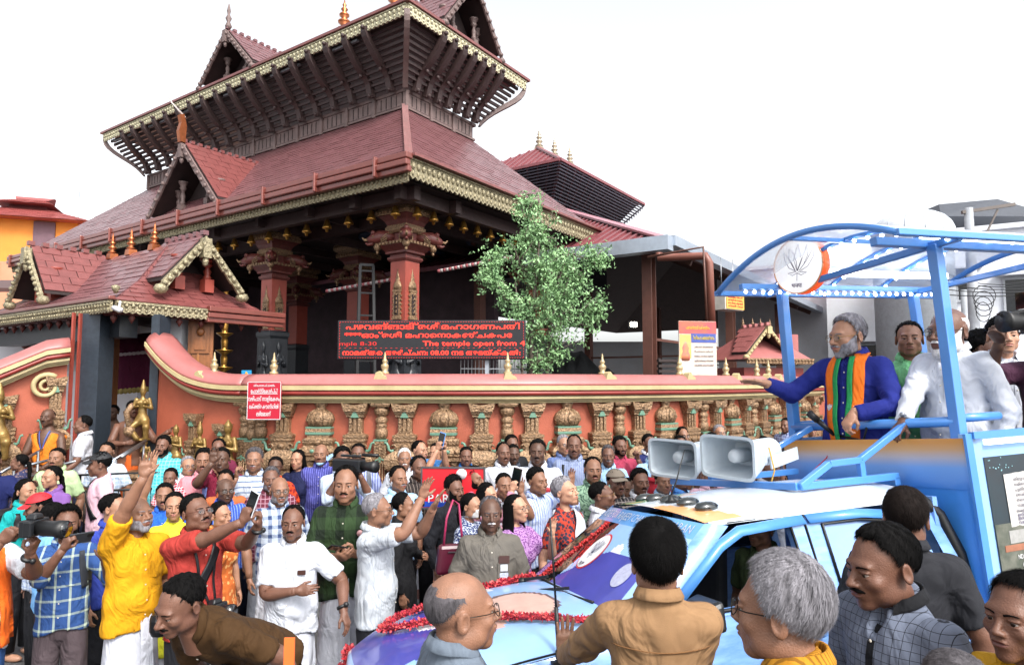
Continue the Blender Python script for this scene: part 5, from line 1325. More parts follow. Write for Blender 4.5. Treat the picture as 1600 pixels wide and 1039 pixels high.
def vpost(b, px0, px1, D, z0=.3, z1=3.35, m=0, dp=.3):
    a, c = at(px0, 600, D), at(px1, 600, D); w_ = c[0] - a[0]; b.box(((a[0] + c[0]) / 2, a[1] + dp / 2, (z0 + z1) / 2), (w_, dp, z1 - z0), 0, m)
vpost(b, 122, 152, 9.25, dp=.35); vpost(b, 233, 246, 9.35, dp=.3)
for q_, lab in zip(each(b, 'gate_post', mat('slate blue granite', '#2b333c', .45, var=.25, vs=14)), ('broad dark granite gate post left of the gateway', 'narrow slate blue gate post right of the gateway')): tag(q_, lab, 'gate post')
b = MB(); vpost(b, 107, 110, 9.1, dp=.05); vpost(b, 117.5, 120.5, 9.2, dp=.05); 
for q_ in each(b, 'red_strip', SHAFT, G): q_.matrix_parent_inverse = (Matrix.Translation((GX, GY, 0)) @ Matrix.Rotation(TA, 4, 'Z')).inverted()
b = MB(); vpost(b, 246, 281, 10.2, 2.0, 3.45, 0, .2); b.build('white_pier', WHITE, None, label='short white pier beside the open teak door', cat='pier')
dr = empty('temple_door', 'open carved teak door leaf behind the wall', 'door', tuple(at(313, 560, 10.3) * [1, 1, 0] + [0, 0, .75]), R(18)); b = MB(); b.box((0, 0, 1.35), (.36, .07, 2.7)); b.build('leaf', TEAK, dr, bevel=.01)
for z_ in (.55, 1.15, 1.75, 2.3):
    b = MB(); b.box((0, -.045, z_), (.26, .03, .42)); b.ball((0, -.08, z_ + .12), (.06, .04, .07), 8); b.box((0, -.065, z_ - .08), (.16, .02, .16)); b.build('door_panel', TEAK, dr)
b = MB(); b.box((-.03, -.04, 1.35), (.03, .03, 2.7)); b.build('stile', mat('teak edge', '#8d5a2e', .4, var=.3), dr)
# inside the gateway
b = MB(); a, c = at(160, 545, 11.2), at(240, 538, 11.2); cv = []
for i in range(13):
    t = i / 12; p = a + (c - a) * t; cv += [p + [0, 1.2, .35], p + [0, .0, .15], p + [0, -.05, -.12], p + [0, .03 * math.sin(i * 2.1), -.45], p + [0, .03 * math.sin(i * 2.1 + 1), -.75]]
b.add(cv, [(i * 5 + j, i * 5 + 5 + j, i * 5 + 6 + j, i * 5 + 1 + j) for i in range(12) for j in range(4)], 0, True); cn = b.build('canopy_cloth', cloth('maroon cloth', '#4c1430'), label='maroon cloth canopy with white fringe inside the gateway', cat='canopy')
b = MB()
for i in range(13):
    p = a + (c - a) * i / 12; b.ball(p + [0, -.07, -.13], (.05, .02, .03), 6, 0); b.ball(p + [0, -.02, -.74], (.05, .02, .05), 6, 1)
each(b, 'fringe', [mat('white fringe', '#a9a2a6', .8), mat('gold fringe', '#8a7a40', .8)], cn)
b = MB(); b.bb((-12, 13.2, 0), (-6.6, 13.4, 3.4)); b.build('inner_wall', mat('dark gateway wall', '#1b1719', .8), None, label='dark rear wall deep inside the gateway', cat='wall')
b = MB(); p = at(158, 600, 10.5); b.bb((p[0] - .05, p[1], .45), (p[0] + .03, p[1] + .4, 3.2)); b.build('timber_jamb', TEAK, None, label='brown timber jamb inside the gateway', cat='door jamb')
b = MB(); b.bb((-7.2, 9.0, 0), (-4.7, 13.2, .48)); b.bb((-7.0, 8.7, 0), (-4.9, 9.0, .32)); b.bb((-6.9, 8.4, 0), (-5.0, 8.7, .16)); b.build('gate_steps', STONE, None, label='dark stone steps and landing in the gateway', cat='steps')
hr = empty('handrail', 'sloping steel handrail in front of the gate landing', 'handrail'); b = MB()
for px0, py0, px1, py1, D0, D1 in ((-5, 742, 66, 702, 7.6, 8.4), (-5, 758, 60, 738, 7.2, 8.2), (20, 755, 78, 732, 7.6, 8.3), (40, 728, 100, 712, 7.9, 8.5), (172, 722, 228, 688, 8.3, 8.9), (190, 714, 225, 692, 8.2, 8.9), (100, 725, 150, 712, 8.2, 8.5)): b.tube([at(px0, py0, D0), at(px1, py1, D1)], .018, 8)
for px, py, D in ((22, 730, 7.9), (60, 705, 8.3), (176, 720, 8.3), (225, 690, 8.9)): p = at(px, py, D); b.tube([p, p * [1, 1, 0] + [0, 0, .15]], .016, 8)
each(b, 'rail', STEEL, hr)
br = empty('crowd_barrier', 'dark metal crowd barrier left of the wall end', 'barrier'); b = MB(); p0, p1 = at(125, 742, 7.3), at(262, 737, 7.6)
b.tube([p0 * [1, 1, 0] + [0, 0, .1], p0, p1, p1 * [1, 1, 0] + [0, 0, .1]], .02, 8); q0, q1 = p0 - [0, 0, .18], p1 - [0, 0, .18]; b.tube([q0, q1], .014, 6); b.tube([p0 - [0, 0, .9], p1 - [0, 0, .9]], .014, 6); b.build('frame', BLACKM, br); b = MB()
for i in range(1, 16): p = q0 + (q1 - q0) * i / 16; b.tube([p, p - [0, 0, .72]], .008, 5)
each(b, 'bar', BLACKM, br)
# ------------------------------------------------------------------ second tower and shed
T2x, T2y = 1.72, 23.5; ZT = 10.35; T2 = empty('rear_tower', 'distant slatted temple tower with red ribbed metal roof', 'tower', (T2x, T2y, 0), TA); w2, l2 = 7.4, 6.0; SHED = mat('red ribbed roof sheet', '#7a4449', .38, .1, var=.12, vs=3, dirt=.15)
b = MB(); r_a, r_b = (2.0, 2.2, ZT + 1.45), (w2 - 2.0, 2.2, ZT + 1.45); b.add([(0, 0, ZT), (w2, 0, ZT), (w2, l2, ZT), (0, l2, ZT), r_a, r_b], [(0, 1, 5, 4), (1, 2, 5), (2, 3, 4, 5), (3, 0, 4), (3, 2, 1, 0)])
for i in range(18):
    t = (i + .5) / 18; e0 = np.array([0, l2 * t, ZT]); k = min(t * l2 / 2.2, (1 - t) * l2 / 3.8, 1); b.bar(e0 + [0, 0, .02], e0 + np.array([2.0 * k, 0, 1.45 * k + .02]), .05, .05)
b.bar((0, 0, ZT + .03), np.array(r_a) + [0, 0, .03], .16, .08); b.bar((-.03, -.03, ZT), (w2, -.03, ZT), .1, .1); b.bar((-.03, 0, ZT), (-.03, l2, ZT), .1, .1); b.build('tower_roof', SHED, T2)
b = MB(); ins, zb_ = 1.25, 8.75
for i in range(17):
    t = i / 16; o_ = ins * (1 - t) ** 1.2; z_ = zb_ + (ZT - .1 - zb_) * t
    b.bar((o_, o_, z_), (w2 - o_, o_, z_), .05, .05); b.bar((o_, o_, z_), (o_, l2 - o_, z_), .05, .05)
b.build('slat', mat('grey violet slat', '#33303c', .6, var=.2), T2); b = MB()
for i in range(14):
    t = i / 13; b.bar((ins + (w2 - 2 * ins) * t, ins - .03, zb_), (w2 * t, -.03, ZT - .05), .06, .06); b.bar((ins - .03, ins + (l2 - 2 * ins) * t, zb_), (-.03, l2 * t, ZT - .05), .06, .06)
each(b, 'strut', mat('rust strut', '#4a3236', .6), T2)
b = MB(); b.bb((ins, ins, 6.5), (w2 - ins, l2 - ins, zb_)); V = [(ins + .1, ins + .1, zb_), (w2 - ins - .1, ins + .1, zb_), (w2 - ins - .1, l2 - ins, zb_), (ins + .1, l2 - ins, zb_), (.25, .25, ZT - .1), (w2 - .25, .25, ZT - .1), (w2 - .25, l2 - .2, ZT - .1), (.25, l2 - .2, ZT - .1)]; b.hexa(V); b.build('tower_body', mat('dark tower core', '#232029', .7), T2)
for x_ in (2.1, 3.3, 4.6): kalasam(T2, (x_, 2.2, ZT + 1.42), .95, mat('pale gilt', '#9c8f7a', .4, .4))
# shed roof beside the temple
SBx, SBy, SZ = at(1033, 372, 14.2)[0], at(1033, 372, 14.2)[1], 5.42
SH = empty('shed', 'large open shed with red ribbed roof and dark trussed underside', 'shed', (SBx, SBy, 0), TA); sl, sw, rise = 24., 6.3, 2.95; b = MB()
V = [(0, 0, SZ), (sl, 0, SZ), (sl - 6.3, sw, SZ + rise), (6.3, sw, SZ + rise), (0, 12.6, SZ), (sl, 12.6, SZ), (2.5, 10.1, SZ + 1.17), (2.5, 12.6, SZ)]; Vd = [np.array(v) - [0, 0, .03] for v in V]
b.add(V, [(0, 1, 2, 3), (4, 0, 3), (7, 3, 2, 5), (1, 5, 2)], 0); b.add(Vd, [(3, 2, 1, 0), (3, 0, 4), (5, 2, 3, 7), (2, 5, 1)], 1)
for i in range(52):
    y_ = i * .24 + .1; k_ = min(y_, 12.6 - y_) / 6.3; b.bar((0, y_, SZ + .02), (6.3 * k_, y_, SZ + rise * k_ + .02), .07, .06)
b.bar((0, 0, SZ + .05), (6.3, 6.3, SZ + rise + .05), .30, .05, 2)
b.build('shed_roof', [SHED, mat('dark shed soffit', '#4a3833', .7, var=.2), mat('pink edge flashing', '#9c6a74', .4)], SH)
b = MB(); b.bar((0, -.06, SZ + .03), (sl, -.06, SZ + .03), .12, .06); b.bar((-.05, -.1, SZ - .02), (-.05, 12, SZ - .02), .06, .10); each(b, 'roof_edge', mat('pink edge flashing', '#9c6a74', .4), SH)
b = MB(); b.bar((-.1, -.22, SZ - .08), (sl, -.22, SZ - .08), .26, .22); b.bar((-.25, -.3, SZ - .16), (-.25, 3.2, SZ - .16), .30, .30); b.build('gutter', mat('grey zinc gutter', '#a9b3bf', .3, .6, var=.1), SH)
b = MB()
for i in range(11): y_ = .3 + i * .55; b.bar((y_, y_, SZ + rise * y_ / sw - .10), (sl - y_, y_, SZ + rise * y_ / sw - .10), .07, .10); b.bar((y_, y_, SZ + rise * y_ / sw - .10), (y_, 12.6 - y_, SZ + rise * y_ / sw - .10), .07, .10)
each(b, 'purlin', mat('brown purlin', '#60463c', .6), SH); b = MB()
for x_ in np.arange(6.4, sl - 6.2, 2.4): b.bar((x_, 0.05, SZ - .2), (x_, sw, SZ + rise - .2), .1, .16)
b.bar((.05, .05, SZ - .2), (6.3, 6.3, SZ + rise - .2), .1, .16)
for y_ in (2., 4.2): b.bar((.05, y_, SZ - .2), (y_, y_, SZ + rise * y_ / sw - .2), .1, .16); b.bar((y_, .05, SZ - .2), (y_, y_, SZ + rise * y_ / sw - .2), .1, .16)
each(b, 'rafter', mat('brown purlin', '#60463c'), SH); b = MB()
for x_ in (.5, 6.5, 12.5, 18.5):
    b.box((x_, .5, SZ / 2 - .1), (.24, .05, SZ - .1)); b.box((x_ - .12, .5, SZ / 2 - .1), (.03, .22, SZ - .1)); b.box((x_ + .12, .5, SZ / 2 - .1), (.03, .22, SZ - .1)); 
for x_ in (.5, 6.5, 12.5, 18.5): b.box((x_, 5.2, SZ / 2), (.24, .2, SZ))
each(b, 'post', mat('brown steel post', '#5b3a31', .5, .1, var=.15, dirt=.2), SH)
b = MB()
for x_ in (6.5, 12.5, 18.5): b.bar((x_, .5, 3.2), (x_, 5.2, 3.2), .06, .06)
b.bar((.5, .5, 3.35), (18.5, .5, 3.35), .06, .06); each(b, 'tie_beam', mat('brown steel post', '#5b3a31'), SH)
dp = empty('drain_pipe', 'brown elbowed drain pipe in a thin frame beside the banner', 'pipe'); b = MB(); p0, p1, p2 = at(1030, 403, 13.2), at(1103, 400, 12.6), at(1112, 505, 12.6); b.tube([p0 + [0, 0, .1], p0, p0 + (p1 - p0) * .5, p1, p1 + [.06, 0, -.12], p2], .075, 12); b.build('pipe', mat('brown pvc', '#77483c', .45, var=.1), dp); b = MB(); b.tube([at(1012, 402, 12.4), at(1099, 386, 12.0), at(1104, 500, 12.0)], .025, 6); b.build('frame', mat('brown steel post', '#5b3a31'), dp)
fl = empty('flood_light', 'small lit floodlight on the shed cross beam', 'lamp', tuple(at(990, 507, 16))); b = MB(); b.box((0, .06, 0), (.2, .1, .16)); b.build('housing', BLACKM, fl); b = MB(); b.box((0, 0, 0), (.15, .02, .11)); b.build('lens', mat('lit lens', '#ffffff', .3, var=0, emit='#fff6e0', es=14), fl)
ys = empty('hanging_sign', 'yellow lettered box sign hanging under the shed eave', 'sign', tuple(at(1137, 473, 13.5)), R(38)); b = MB(); b.box((0, 0, 0), (.62, .30, .32)); b.build('case', mat('sign white case', '#b5b0a8', .5), ys); b = MB(); b.box((.02, -.16, 0), (.60, .012, .29)); b.build('face', mat('sign yellow', '#c79a45', .5, var=.12), ys)
for z_, tx in ((.09, 'േക്ഷത്രം വഴിപാട്'), (.03, 'കൗണ്ടർ സമയം'), (-.03, 'രാവിെല മുതൽ'), (-.09, 'രാ്രതി വെര')): text('lettering', tx, .06, fr((.02, -.168, z_), (1, 0, 0), (0, 0, 1)), mat('sign red', '#a3142c'), ys, width=.5)
b = MB()
for s in (-.2, .2): b.tube([(s, 0, .16), (s, 0, .9)], .008, 5)
each(b, 'hanger', STEEL, ys)
b = MB(); p = at(945, 590, 13.5)
for i in range(10):
    for j in range(8): pass
V = []
for i in range(12):
    for j in range(7): t, u = i / 11, j / 6; V.append(at(855 + 150 * t, 590, 13) * [1, 1, 0] + np.array([0, u * 3, 3.15 - 1.1 * t ** 1.6 - .5 * u + .08 * math.sin(i * 1.9 + j)]))
b.add(V, [(i * 7 + j, i * 7 + 7 + j, i * 7 + 8 + j, i * 7 + 1 + j) for i in range(11) for j in range(6)], 0, True); b.build('tarpaulin', mat('black tarpaulin', '#1b1618', .3, var=.2), label='black tarpaulin slung over stacked goods in the shed', cat='tarpaulin')
bx = MB(); p = at(960, 560, 30); bx.box((p[0] + .5, p[1], 2.0), (6, .4, 4.4)); bx.build('white_house_wall', WHITE, label='pale house wall seen through the open shed', cat='wall')
for px, py, D, lab in ((1068, 576, 12.6, 'dark slatted bench stack behind the coping'),):
    b = MB(); p = at(px - 40, py, D)
    for i in range(6): b.bar(p + [0, 0, -.35 + i * .1], p + [.55, .1, -.35 + i * .1], .1, .05)
    b.bar(p + [.05, .1, -1], p + [.05, .1, .2], .05, .05); b.bar(p + [.5, .1, -1], p + [.5, .1, .2], .05, .05); b.build('slatted_bench', DARK, label=lab, cat='bench')
# banner
bn = empty('banner', 'pale upright event banner standing behind the wall coping', 'banner', tuple(at(1091, 590, 10.9)), R(12)); bm_ = mat('banner paper', '#c4b6a8', .6, var=.05)
Wb, Hb = .66, .92
b = MB(); b.box((0, 0, Hb / 2), (Wb, .02, Hb)); b.build('sheet', bm_, bn)
b = MB(); b.box((0, -.013, Hb * .885), (Wb, .004, Hb * .22)); b.build('header', mat('banner red', '#b03a4c', .5, col2='#c06a3c', vs=3), bn); b = MB(); b.box((.10, -.014, Hb * .70), (.44, .005, .15)); b.build('title_strip', mat('banner blue', '#3a4a8c', .5), bn); b = MB(); b.box((-.22, -.013, Hb * .55), (.20, .004, Hb * .42)); b.build('picture_ground', mat('banner orange', '#c9903f', .5, col2='#c8a878', vs=5), bn)
b = MB(); b.lathe([(.07, 0), (.08, .08), (.05, .14), (.06, .2), (.03, .27), (.01, .3)], (-.22, -.014, .28), 14, sy=.15); b.build('picture_shape', mat('banner rose', '#a8505a', .5, col2='#c88a50', vs=12), bn)
BY_ = mat('banner yellow ink', '#c8b040', .5, var=0); BK_ = mat('grey ink', '#5c5a66', .6, var=0)
text('lettering', 'പഴവങ്ങാടി േക്ഷത്രം', .07, fr((0, -.018, Hb * .88), (1, 0, 0), (0, 0, 1)), BY_, bn, width=.42); text('lettering', '്രശീമഹാ കേലാത്സവം', .08, fr((.10, -.02, Hb * .70), (1, 0, 0), (0, 0, 1)), BY_, bn, width=.38)
for i, tx in enumerate(('പരിപാടി വിവരങ്ങൾ', 'ദീപാരാധന വഴിപാട്', 'സമയം രാവിെല മുതൽ', 'എല്ലാവർക്കും സ്വാഗതം', 'േക്ഷത്ര ഭരണസമിതി')): text('lettering', tx, .04, fr((.10, -.018, .50 - i * .075), (1, 0, 0), (0, 0, 1)), BK_, bn, width=.34)
# little shrine roof by the far wall
SR = empty('small_shrine', 'little gabled shrine with pink roof beyond the wall end', 'shrine', tuple(at(1180, 600, 17) * [1, 1, 0]), R(20)); b = MB(); b.bb((-.9, -.7, 2.2), (.9, .7, 2.75)); b.build('shrine_body', ROLL, SR)
b = MB(); V = [(-1.0, -.9, 2.95), (1.0, -.9, 2.95), (1.0, .9, 2.95), (-1.0, .9, 2.95), (-.4, -.3, 3.5), (.4, -.3, 3.5), (.4, .3, 3.5), (-.4, .3, 3.5)]; b.hexa(V); b.build('shrine_roof', PINK, SR); b = MB(); fascia(b, (-1.0, -.9, 2.97), (1.0, -.9, 2.97), .14, (0, -1, 0), .1); fascia(b, (1.0, -.9, 2.97), (1.0, .9, 2.97), .14, (1, 0, 0), .1); b.build('fascia', GOLD, SR)
gable(SR, (-.25, -.62, 3.12), (0, 1, 0), (-1, 0, 0), .62, .66, .9, 5, .25, CREAM, .09, 0, .15, 'red', 31, tm=PINK)
b = MB(); b.bb((.35, -.5, 3.15), (.95, .3, 3.6)); b.build('side_turret', PINK, SR)
for x_ in (-.25, .05, .3, .6): kalasam(SR, (x_, .1, 3.72), .35, GOLD)
b = MB()
for k, (r_, m_) in enumerate(((.62, PINK), (.54, CREAM), (.48, PINK), (.42, ROLL))):
    an = np.linspace(0, PI, 16); b = MB(); b.tube(np.c_[r_ * np.cos(an) + .1, -1.0 - .03 * k + np.zeros(16), 2.05 + r_ * .8 * np.sin(an)], .05, 8); b.build('arch_moulding', m_, SR)
# ------------------------------------------------------------------ tree behind the wall
def leafy_tree(label, base, blobs, nleaf, lsz, mleaf, mbark, trunk, seed):
    rg = np.random.default_rng(seed); root = empty('tree', label, 'tree', tuple(base)); base = np.asarray(base, float)
    b = MB()
    for tr, rad in trunk: b.tube(np.asarray(tr) - base, rad, 8)
    tips = []
    for c, r in blobs:
        c = np.asarray(c) - base
        for k in range(9):
            d = rg.normal(0, 1, 3); d /= np.linalg.norm(d); e = c + d * np.asarray(r) * rg.uniform(.5, 1.3); st = c * [1, 1, 1] - [0, 0, np.asarray(r)[2] * .6]
            m_ = (st + e) / 2 + rg.normal(0, .05, 3); b.tube([st, m_, e], [.014, .009, .004], 5); tips.append((st, m_, e))
    b.build('trunk', mbark, root)
    wv = np.array([np.prod(r) ** .67 for c, r in blobs]); wv /= wv.sum(); V = []; 
    for _ in range(nleaf // 7):
        st, m_, e = tips[rg.integers(len(tips))]; u = rg.uniform(.15, 1.12); p = (st * (1 - u) ** 2 + 2 * m_ * u * (1 - u) + e * u * u) + rg.normal(0, .045, 3); tw = (e - m_) + rg.normal(0, .22, 3) + [0, 0, -.08]; tw /= np.linalg.norm(tw)
        for k in range(7):
            q = p + tw * k * lsz * .5 + rg.normal(0, lsz * .3, 3); a = rg.normal(0, 1, 3) + [0, 0, -.4]; a /= np.linalg.norm(a); n_ = np.cross(a, rg.normal(0, 1, 3)); n_ /= np.linalg.norm(n_) + 1e-6
            L = lsz * rg.uniform(.7, 1.4); V += [q, q + a * L * .45 + n_ * L * .22, q + a * L, q + a * L * .45 - n_ * L * .22]
    V = np.array(V); me = mesh_fast('crown', V, np.arange(len(V)).reshape(-1, 4), None, False); link('crown', me, [mleaf], root)
    return root
LEAF = mat('fresh green leaf', '#86a874', .5, var=.3, vs=6, col2='#5a8458'); LEAF.node_tree.nodes['Principled BSDF'].inputs['Transmission Weight'].default_value = 0
BARK = mat('grey brown bark', '#5a5048', .8, var=.3, vs=20, bump=.5)
D = 11.3; P_ = lambda px, py, dd=0: at(px, py, D + dd)
base = P_(832, 597) * [1, 1, 0] + [0, 0, .15]
blobs = [(P_(845, 352), (.40, .4, .33)), (P_(880, 380, .2), (.45, .4, .35)), (P_(815, 400, -.1), (.45, .4, .4)), (P_(860, 430), (.6, .5, .45)), (P_(900, 420, .2), (.42, .4, .3)), (P_(800, 455), (.4, .4, .3)), (P_(850, 490), (.55, .45, .4)), (P_(895, 490), (.45, .4, .35)), (P_(820, 520), (.35, .35, .3)), (P_(870, 530), (.4, .35, .3)), (P_(832, 370), (.3, .3, .3)), (P_(925, 400, .3), (.2, .2, .2)), (P_(770, 400), (.2, .2, .12)), (P_(765, 432), (.15, .2, .1)), (P_(930, 480), (.15, .2, .15)), (P_(835, 565), (.25, .2, .25)), (P_(825, 322), (.2, .2, .16)), (P_(855, 465), (.5, .4, .4)), (P_(840, 400), (.45, .4, .35)), (P_(880, 450), (.5, .4, .3)), (P_(825, 480), (.4, .4, .3)), (P_(860, 555), (.35, .3, .25))]
leafy_tree('feathery pale green young tree behind the wall', base, blobs, 15500, .062, LEAF, BARK, [([base, P_(830, 520), P_(838, 430), P_(846, 340)], [.05, .04, .025, .01]), ([base + [.12, 0, 0], P_(858, 520), P_(875, 430), P_(890, 390)], [.035, .03, .02, .008]), ([base + [-.06, 0, 0], P_(812, 500), P_(805, 440)], [.03, .02, .01])], 5)
# ------------------------------------------------------------------ buildings left
YEL = mat('orange yellow render', '#c9822e', .7, var=.07, vs=2, dirt=.12); PEACH = mat('peach render', '#c68a6c', .7, var=.06, vs=2, dirt=.12)
YB = empty('yellow_house', 'orange yellow rooftop house with red two tiered tiled roof', 'building', tuple(at(28, 330, 27) * [1, 1, 0]), R(20)); D_ = 27.
pz = lambda py: at(0, py, D_)[2]
b = MB(); b.bb((-1.9, 0, 5.5), (2.1, 4, pz(335))); b.build('walls', YEL, YB); b = MB(); z0, z1, z2, z3 = pz(343), pz(317), pz(313), pz(297)
b.add([(-2.5, -.6, z0), (2.7, -.6, z0), (2.7, 4.6, z0), (-2.5, 4.6, z0), (-.6, .9, z1), (.7, .9, z1), (.7, 3.0, z1), (-.6, 3.0, z1), ], b.BF); b.bb((-.6, .95, z1 - .1), (.7, 2.9, z2 + .1)); tiles(b, (-2.5, -.62, z0), (2.7, -.62, z0), (.7, .88, z1), (-.6, .88, z1), 9, .26, .03, 0, 41)
b.hexa([(-1.0, .3, z2), (1.1, .3, z2), (1.1, 3.4, z2), (-1.0, 3.4, z2), (-.4, 1.6, z3), (.45, 1.6, z3), (.45, 2.4, z3), (-.4, 2.4, z3)]); tiles(b, (-1.0, .28, z2), (1.1, .28, z2), (.45, 1.58, z3), (-.4, 1.58, z3), 6, .26, .03, 0, 42); b.hexa([(-.55, 1.5, z3), (.6, 1.5, z3), (.6, 2.5, z3), (-.55, 2.5, z3), (-.7, 1.9, z3 + .2), (.75, 1.9, z3 + .2), (.75, 2.1, z3 + .2), (-.7, 2.1, z3 + .2)]); b.build('tiled_roof', mat('bright red tile', '#8a4643', .45, var=.15), YB)
b = MB(); b.box((-.95, -.03, pz(352)), (.62, .1, .5)); b.build('window', mat('dark glass', '#15181d', .1, var=0), YB); b = MB(); b.box((.95, -.03, pz(364)), (.75, .1, 1.0)); b.build('shutter', mat('violet grey shutter', '#5d4550', .6), YB)
PB = MB(); p = at(0, 440, 24); PB.bb((p[0] - 3, p[1], 3.5), (p[0] + 6.3, p[1] + 6, at(0, 408, 24)[2])); po = PB.build('peach_house', PEACH, label='peach plastered house block below the yellow rooftop house', cat='building'); 
b = MB()
for k in range(5): b.bb((p[0] - 2 + k * 1.9, p[1] - .04, 3.6), (p[0] - 1.92 + k * 1.9, p[1] - .002, at(0, 410, 24)[2])); 
each(b, 'pilaster_strip', PEACH, po)
for (x0, y0, x1, y1, lab) in ((30, 403, 78, 380, 'lower small solar panel tilted on the peach roof'), (72, 395, 168, 346, 'larger tilted solar panel rising toward the temple roof')):
    sp_ = empty('solar_panel', lab, 'solar panel', group='solar panels on the roof'); a, c = at(x0, y0, 23), at(x1, y1, 23); dx = np.array([.9, 2.2, .25]); b = MB(); V = [a, a + dx, c + dx, c]; b.add(V + [v - [0, 0, .06] for v in V], [(0, 1, 2, 3), (7, 6, 5, 4), (0, 4, 5, 1), (1, 5, 6, 2), (2, 6, 7, 3), (3, 7, 4, 0)]); b.build('panel', mat('panel underside', '#8c9096', .5, var=.1), sp_); b = MB()
    for t in (.25, .5, .75): b.bar(a + (c - a) * t - [0, 0, .07], a + (c - a) * t + dx - [0, 0, .07], .04, .04)
    b.bar(a + dx * .2, a * [1, 1, 0] + dx * [.2, .2, 0] + [0, 0, 5.], .06, .06); b.bar(c + dx * .2, c * [1, 1, 0] + dx * [.2, .2, 0] + [0, 0, 5.], .06, .06); each(b, 'bracket', STEEL, sp_)
WB = empty('white_building', 'white building with brown awning at the left edge', 'building', tuple(at(0, 540, 12.5) * [1, 1, 0])); b = MB(); b.bb((-5, 0, 0), (2.6, 3, 3.75)); b.build('walls', WHITE, WB); b = MB(); b.hexa([(-5, -1.0, 3.95), (2.4, -1.0, 3.95), (2.4, .4, 4.3), (-5, .4, 4.3), (-5, -1.0, 4.02), (2.4, -1.0, 4.02), (2.4, .4, 4.37), (-5, .4, 4.37)]); b.build('awning', mat('brown awning sheet', '#4a2f2a', .5), WB)
b = MB(); b.bb((-5, -.05, 1.2), (1.6, -.01, 2.6)); b.build('sign_face', mat('white sign panel', '#c2c6cc', .4, var=.03), WB); text('lettering', 'ണ്ടർ', .30, fr((-.05 + .35, -.06, 2.25), (1, 0, 0), (0, 0, 1)), mat('sign red', '#a3142c'), WB); b = MB(); b.tube([(.62, -.3, 3.4), (.66, -.3, 3.1), (.85, -.3, 2.9), (.87, -.3, 1.5)], .07, 10); b.build('drain_pipe', mat('brown pvc', '#77483c'), WB)
tk = MB(); p = at(123, 330, 30); tk.tube([p - [0, 0, 1.2], p + [0, 0, .9]], .012, 5); tk.build('antenna_rod', STEEL, label='thin antenna rod above the solar panels', cat='antenna')
# ------------------------------------------------------------------ buildings right
def house(label, px0, px1, pytop, D, dep, m, wins=(), roof=None, rz=0.):
    a, c = at(px0, pytop, D), at(px1, pytop, D); h = empty('building', label, 'building', (a[0], a[1], 0), rz); w_ = c[0] - a[0]; zt = a[2]; b = MB(); b.bb((0, 0, 0), (w_, dep, zt)); b.build('walls', m, h)
    for (u, v, ww, hh) in wins:
        f_ = MB()
        for s in (-1, 1): f_.box((w_ * u + s * ww / 2, -.03, v), (.06, .08, hh)); f_.box((w_ * u, -.03, v + s * hh / 2), (ww + .06, .079, .06))
        f_.box((w_ * u, -.03, v), (.04, .07, hh)); fo = f_.build('window', mat('white window frame', '#a9adb3', .5, var=.03), h); g_ = MB(); g_.box((w_ * u, -.005, v), (ww - .05, .03, hh - .05)); g_.build('pane', mat('dark glass', '#15181d'), fo); s_ = MB(); s_.box((w_ * u, -.15, v + hh / 2 + .12), (ww + .4, .5, .06)); s_.build('sunshade', m, h)
    if roof:
        b = MB(); b.hexa([(-.5, -.5, zt), (w_ + .5, -.5, zt), (w_ + .5, dep + .5, zt), (-.5, dep + .5, zt), (-.5, dep / 2, zt + roof[0]), (w_ + .5, dep / 2, zt + roof[0]), (w_ + .5, dep / 2 + .05, zt + roof[0]), (-.5, dep / 2 + .05, zt + roof[0])]); b.build('roof', roof[1], h)
    else: b = MB(); b.bb((-.15, -.15, zt), (w_ + .15, dep, zt + .15)); b.build('parapet', m, h)
    return h
PALE = mat('pale blue white render', '#d2d4da', .7, var=.05, vs=2, dirt=.15); GREYR = mat('grey sheet roof', '#6f747c', .5, .3, var=.15)
house('white gabled hall behind the shed', 1120, 1330, 428, 30, 8, PALE, (), None, R(-34))
house('pale house with windows behind the speaker', 1290, 1440, 432, 26, 6, PALE, ((.3, 3.2, 1.1, 1.2), (.8, 5.0, 1.0, 1.0), (.75, 3.0, 1., 1.2)), None, R(-34))
house('tall pale building with shaded balconies behind the utility pole', 1420, 1720, 372, 22, 8, mat('white blue render', '#d4d7de', .7, var=.05), ((.2, 3.2, 1.0, 1.1), (.5, 5.0, 1.4, 1.1), (.75, 3.2, 1.2, 1.2), (.2, 5.4, .9, .9)), None, R(-30))
b = MB(); p = at(1540, 338, 24); b.hexa([p + [-1.6, 0, 0], p + [2.6, 0, 0], p + [2.6, 3, 0], p + [-1.6, 3, 0], p + [-1.0, 1, .7], p + [1.2, 1, .9], p + [1.2, 2, .9], p + [-1.0, 2, .7]]); b.build('roof_shelter', mat('dark roofing', '#3c4048', .6), label='dark sheet shelter on the far roof', cat='roof shelter')
dm = empty('dome', 'pale ribbed dome above the truck canopy', 'dome', tuple(at(1424, 364, 19))); b = MB(); b.lathe([(1.0, -4.6), (1.0, -.25), (1.06, -.2), (1.05, .05), (.98, .22), (.84, .38), (.6, .52), (.3, .61), (.1, .65), (.08, .70), (.0, .74)], n=32); b.build('shell', mat('pale dome sheet', '#c4cbd2', .35, var=.12, vs=9, bump=.4), dm); b = MB()
for k in range(14): a = k * PI / 7; b.tube([(r_ * math.cos(a), r_ * math.sin(a), z_) for r_, z_ in ((1.06, -.2), (1.05, .05), (.98, .22), (.84, .38), (.6, .52), (.3, .61))], .012, 4)
each(b, 'rib', mat('dome rib', '#9aa3ad', .4), dm)
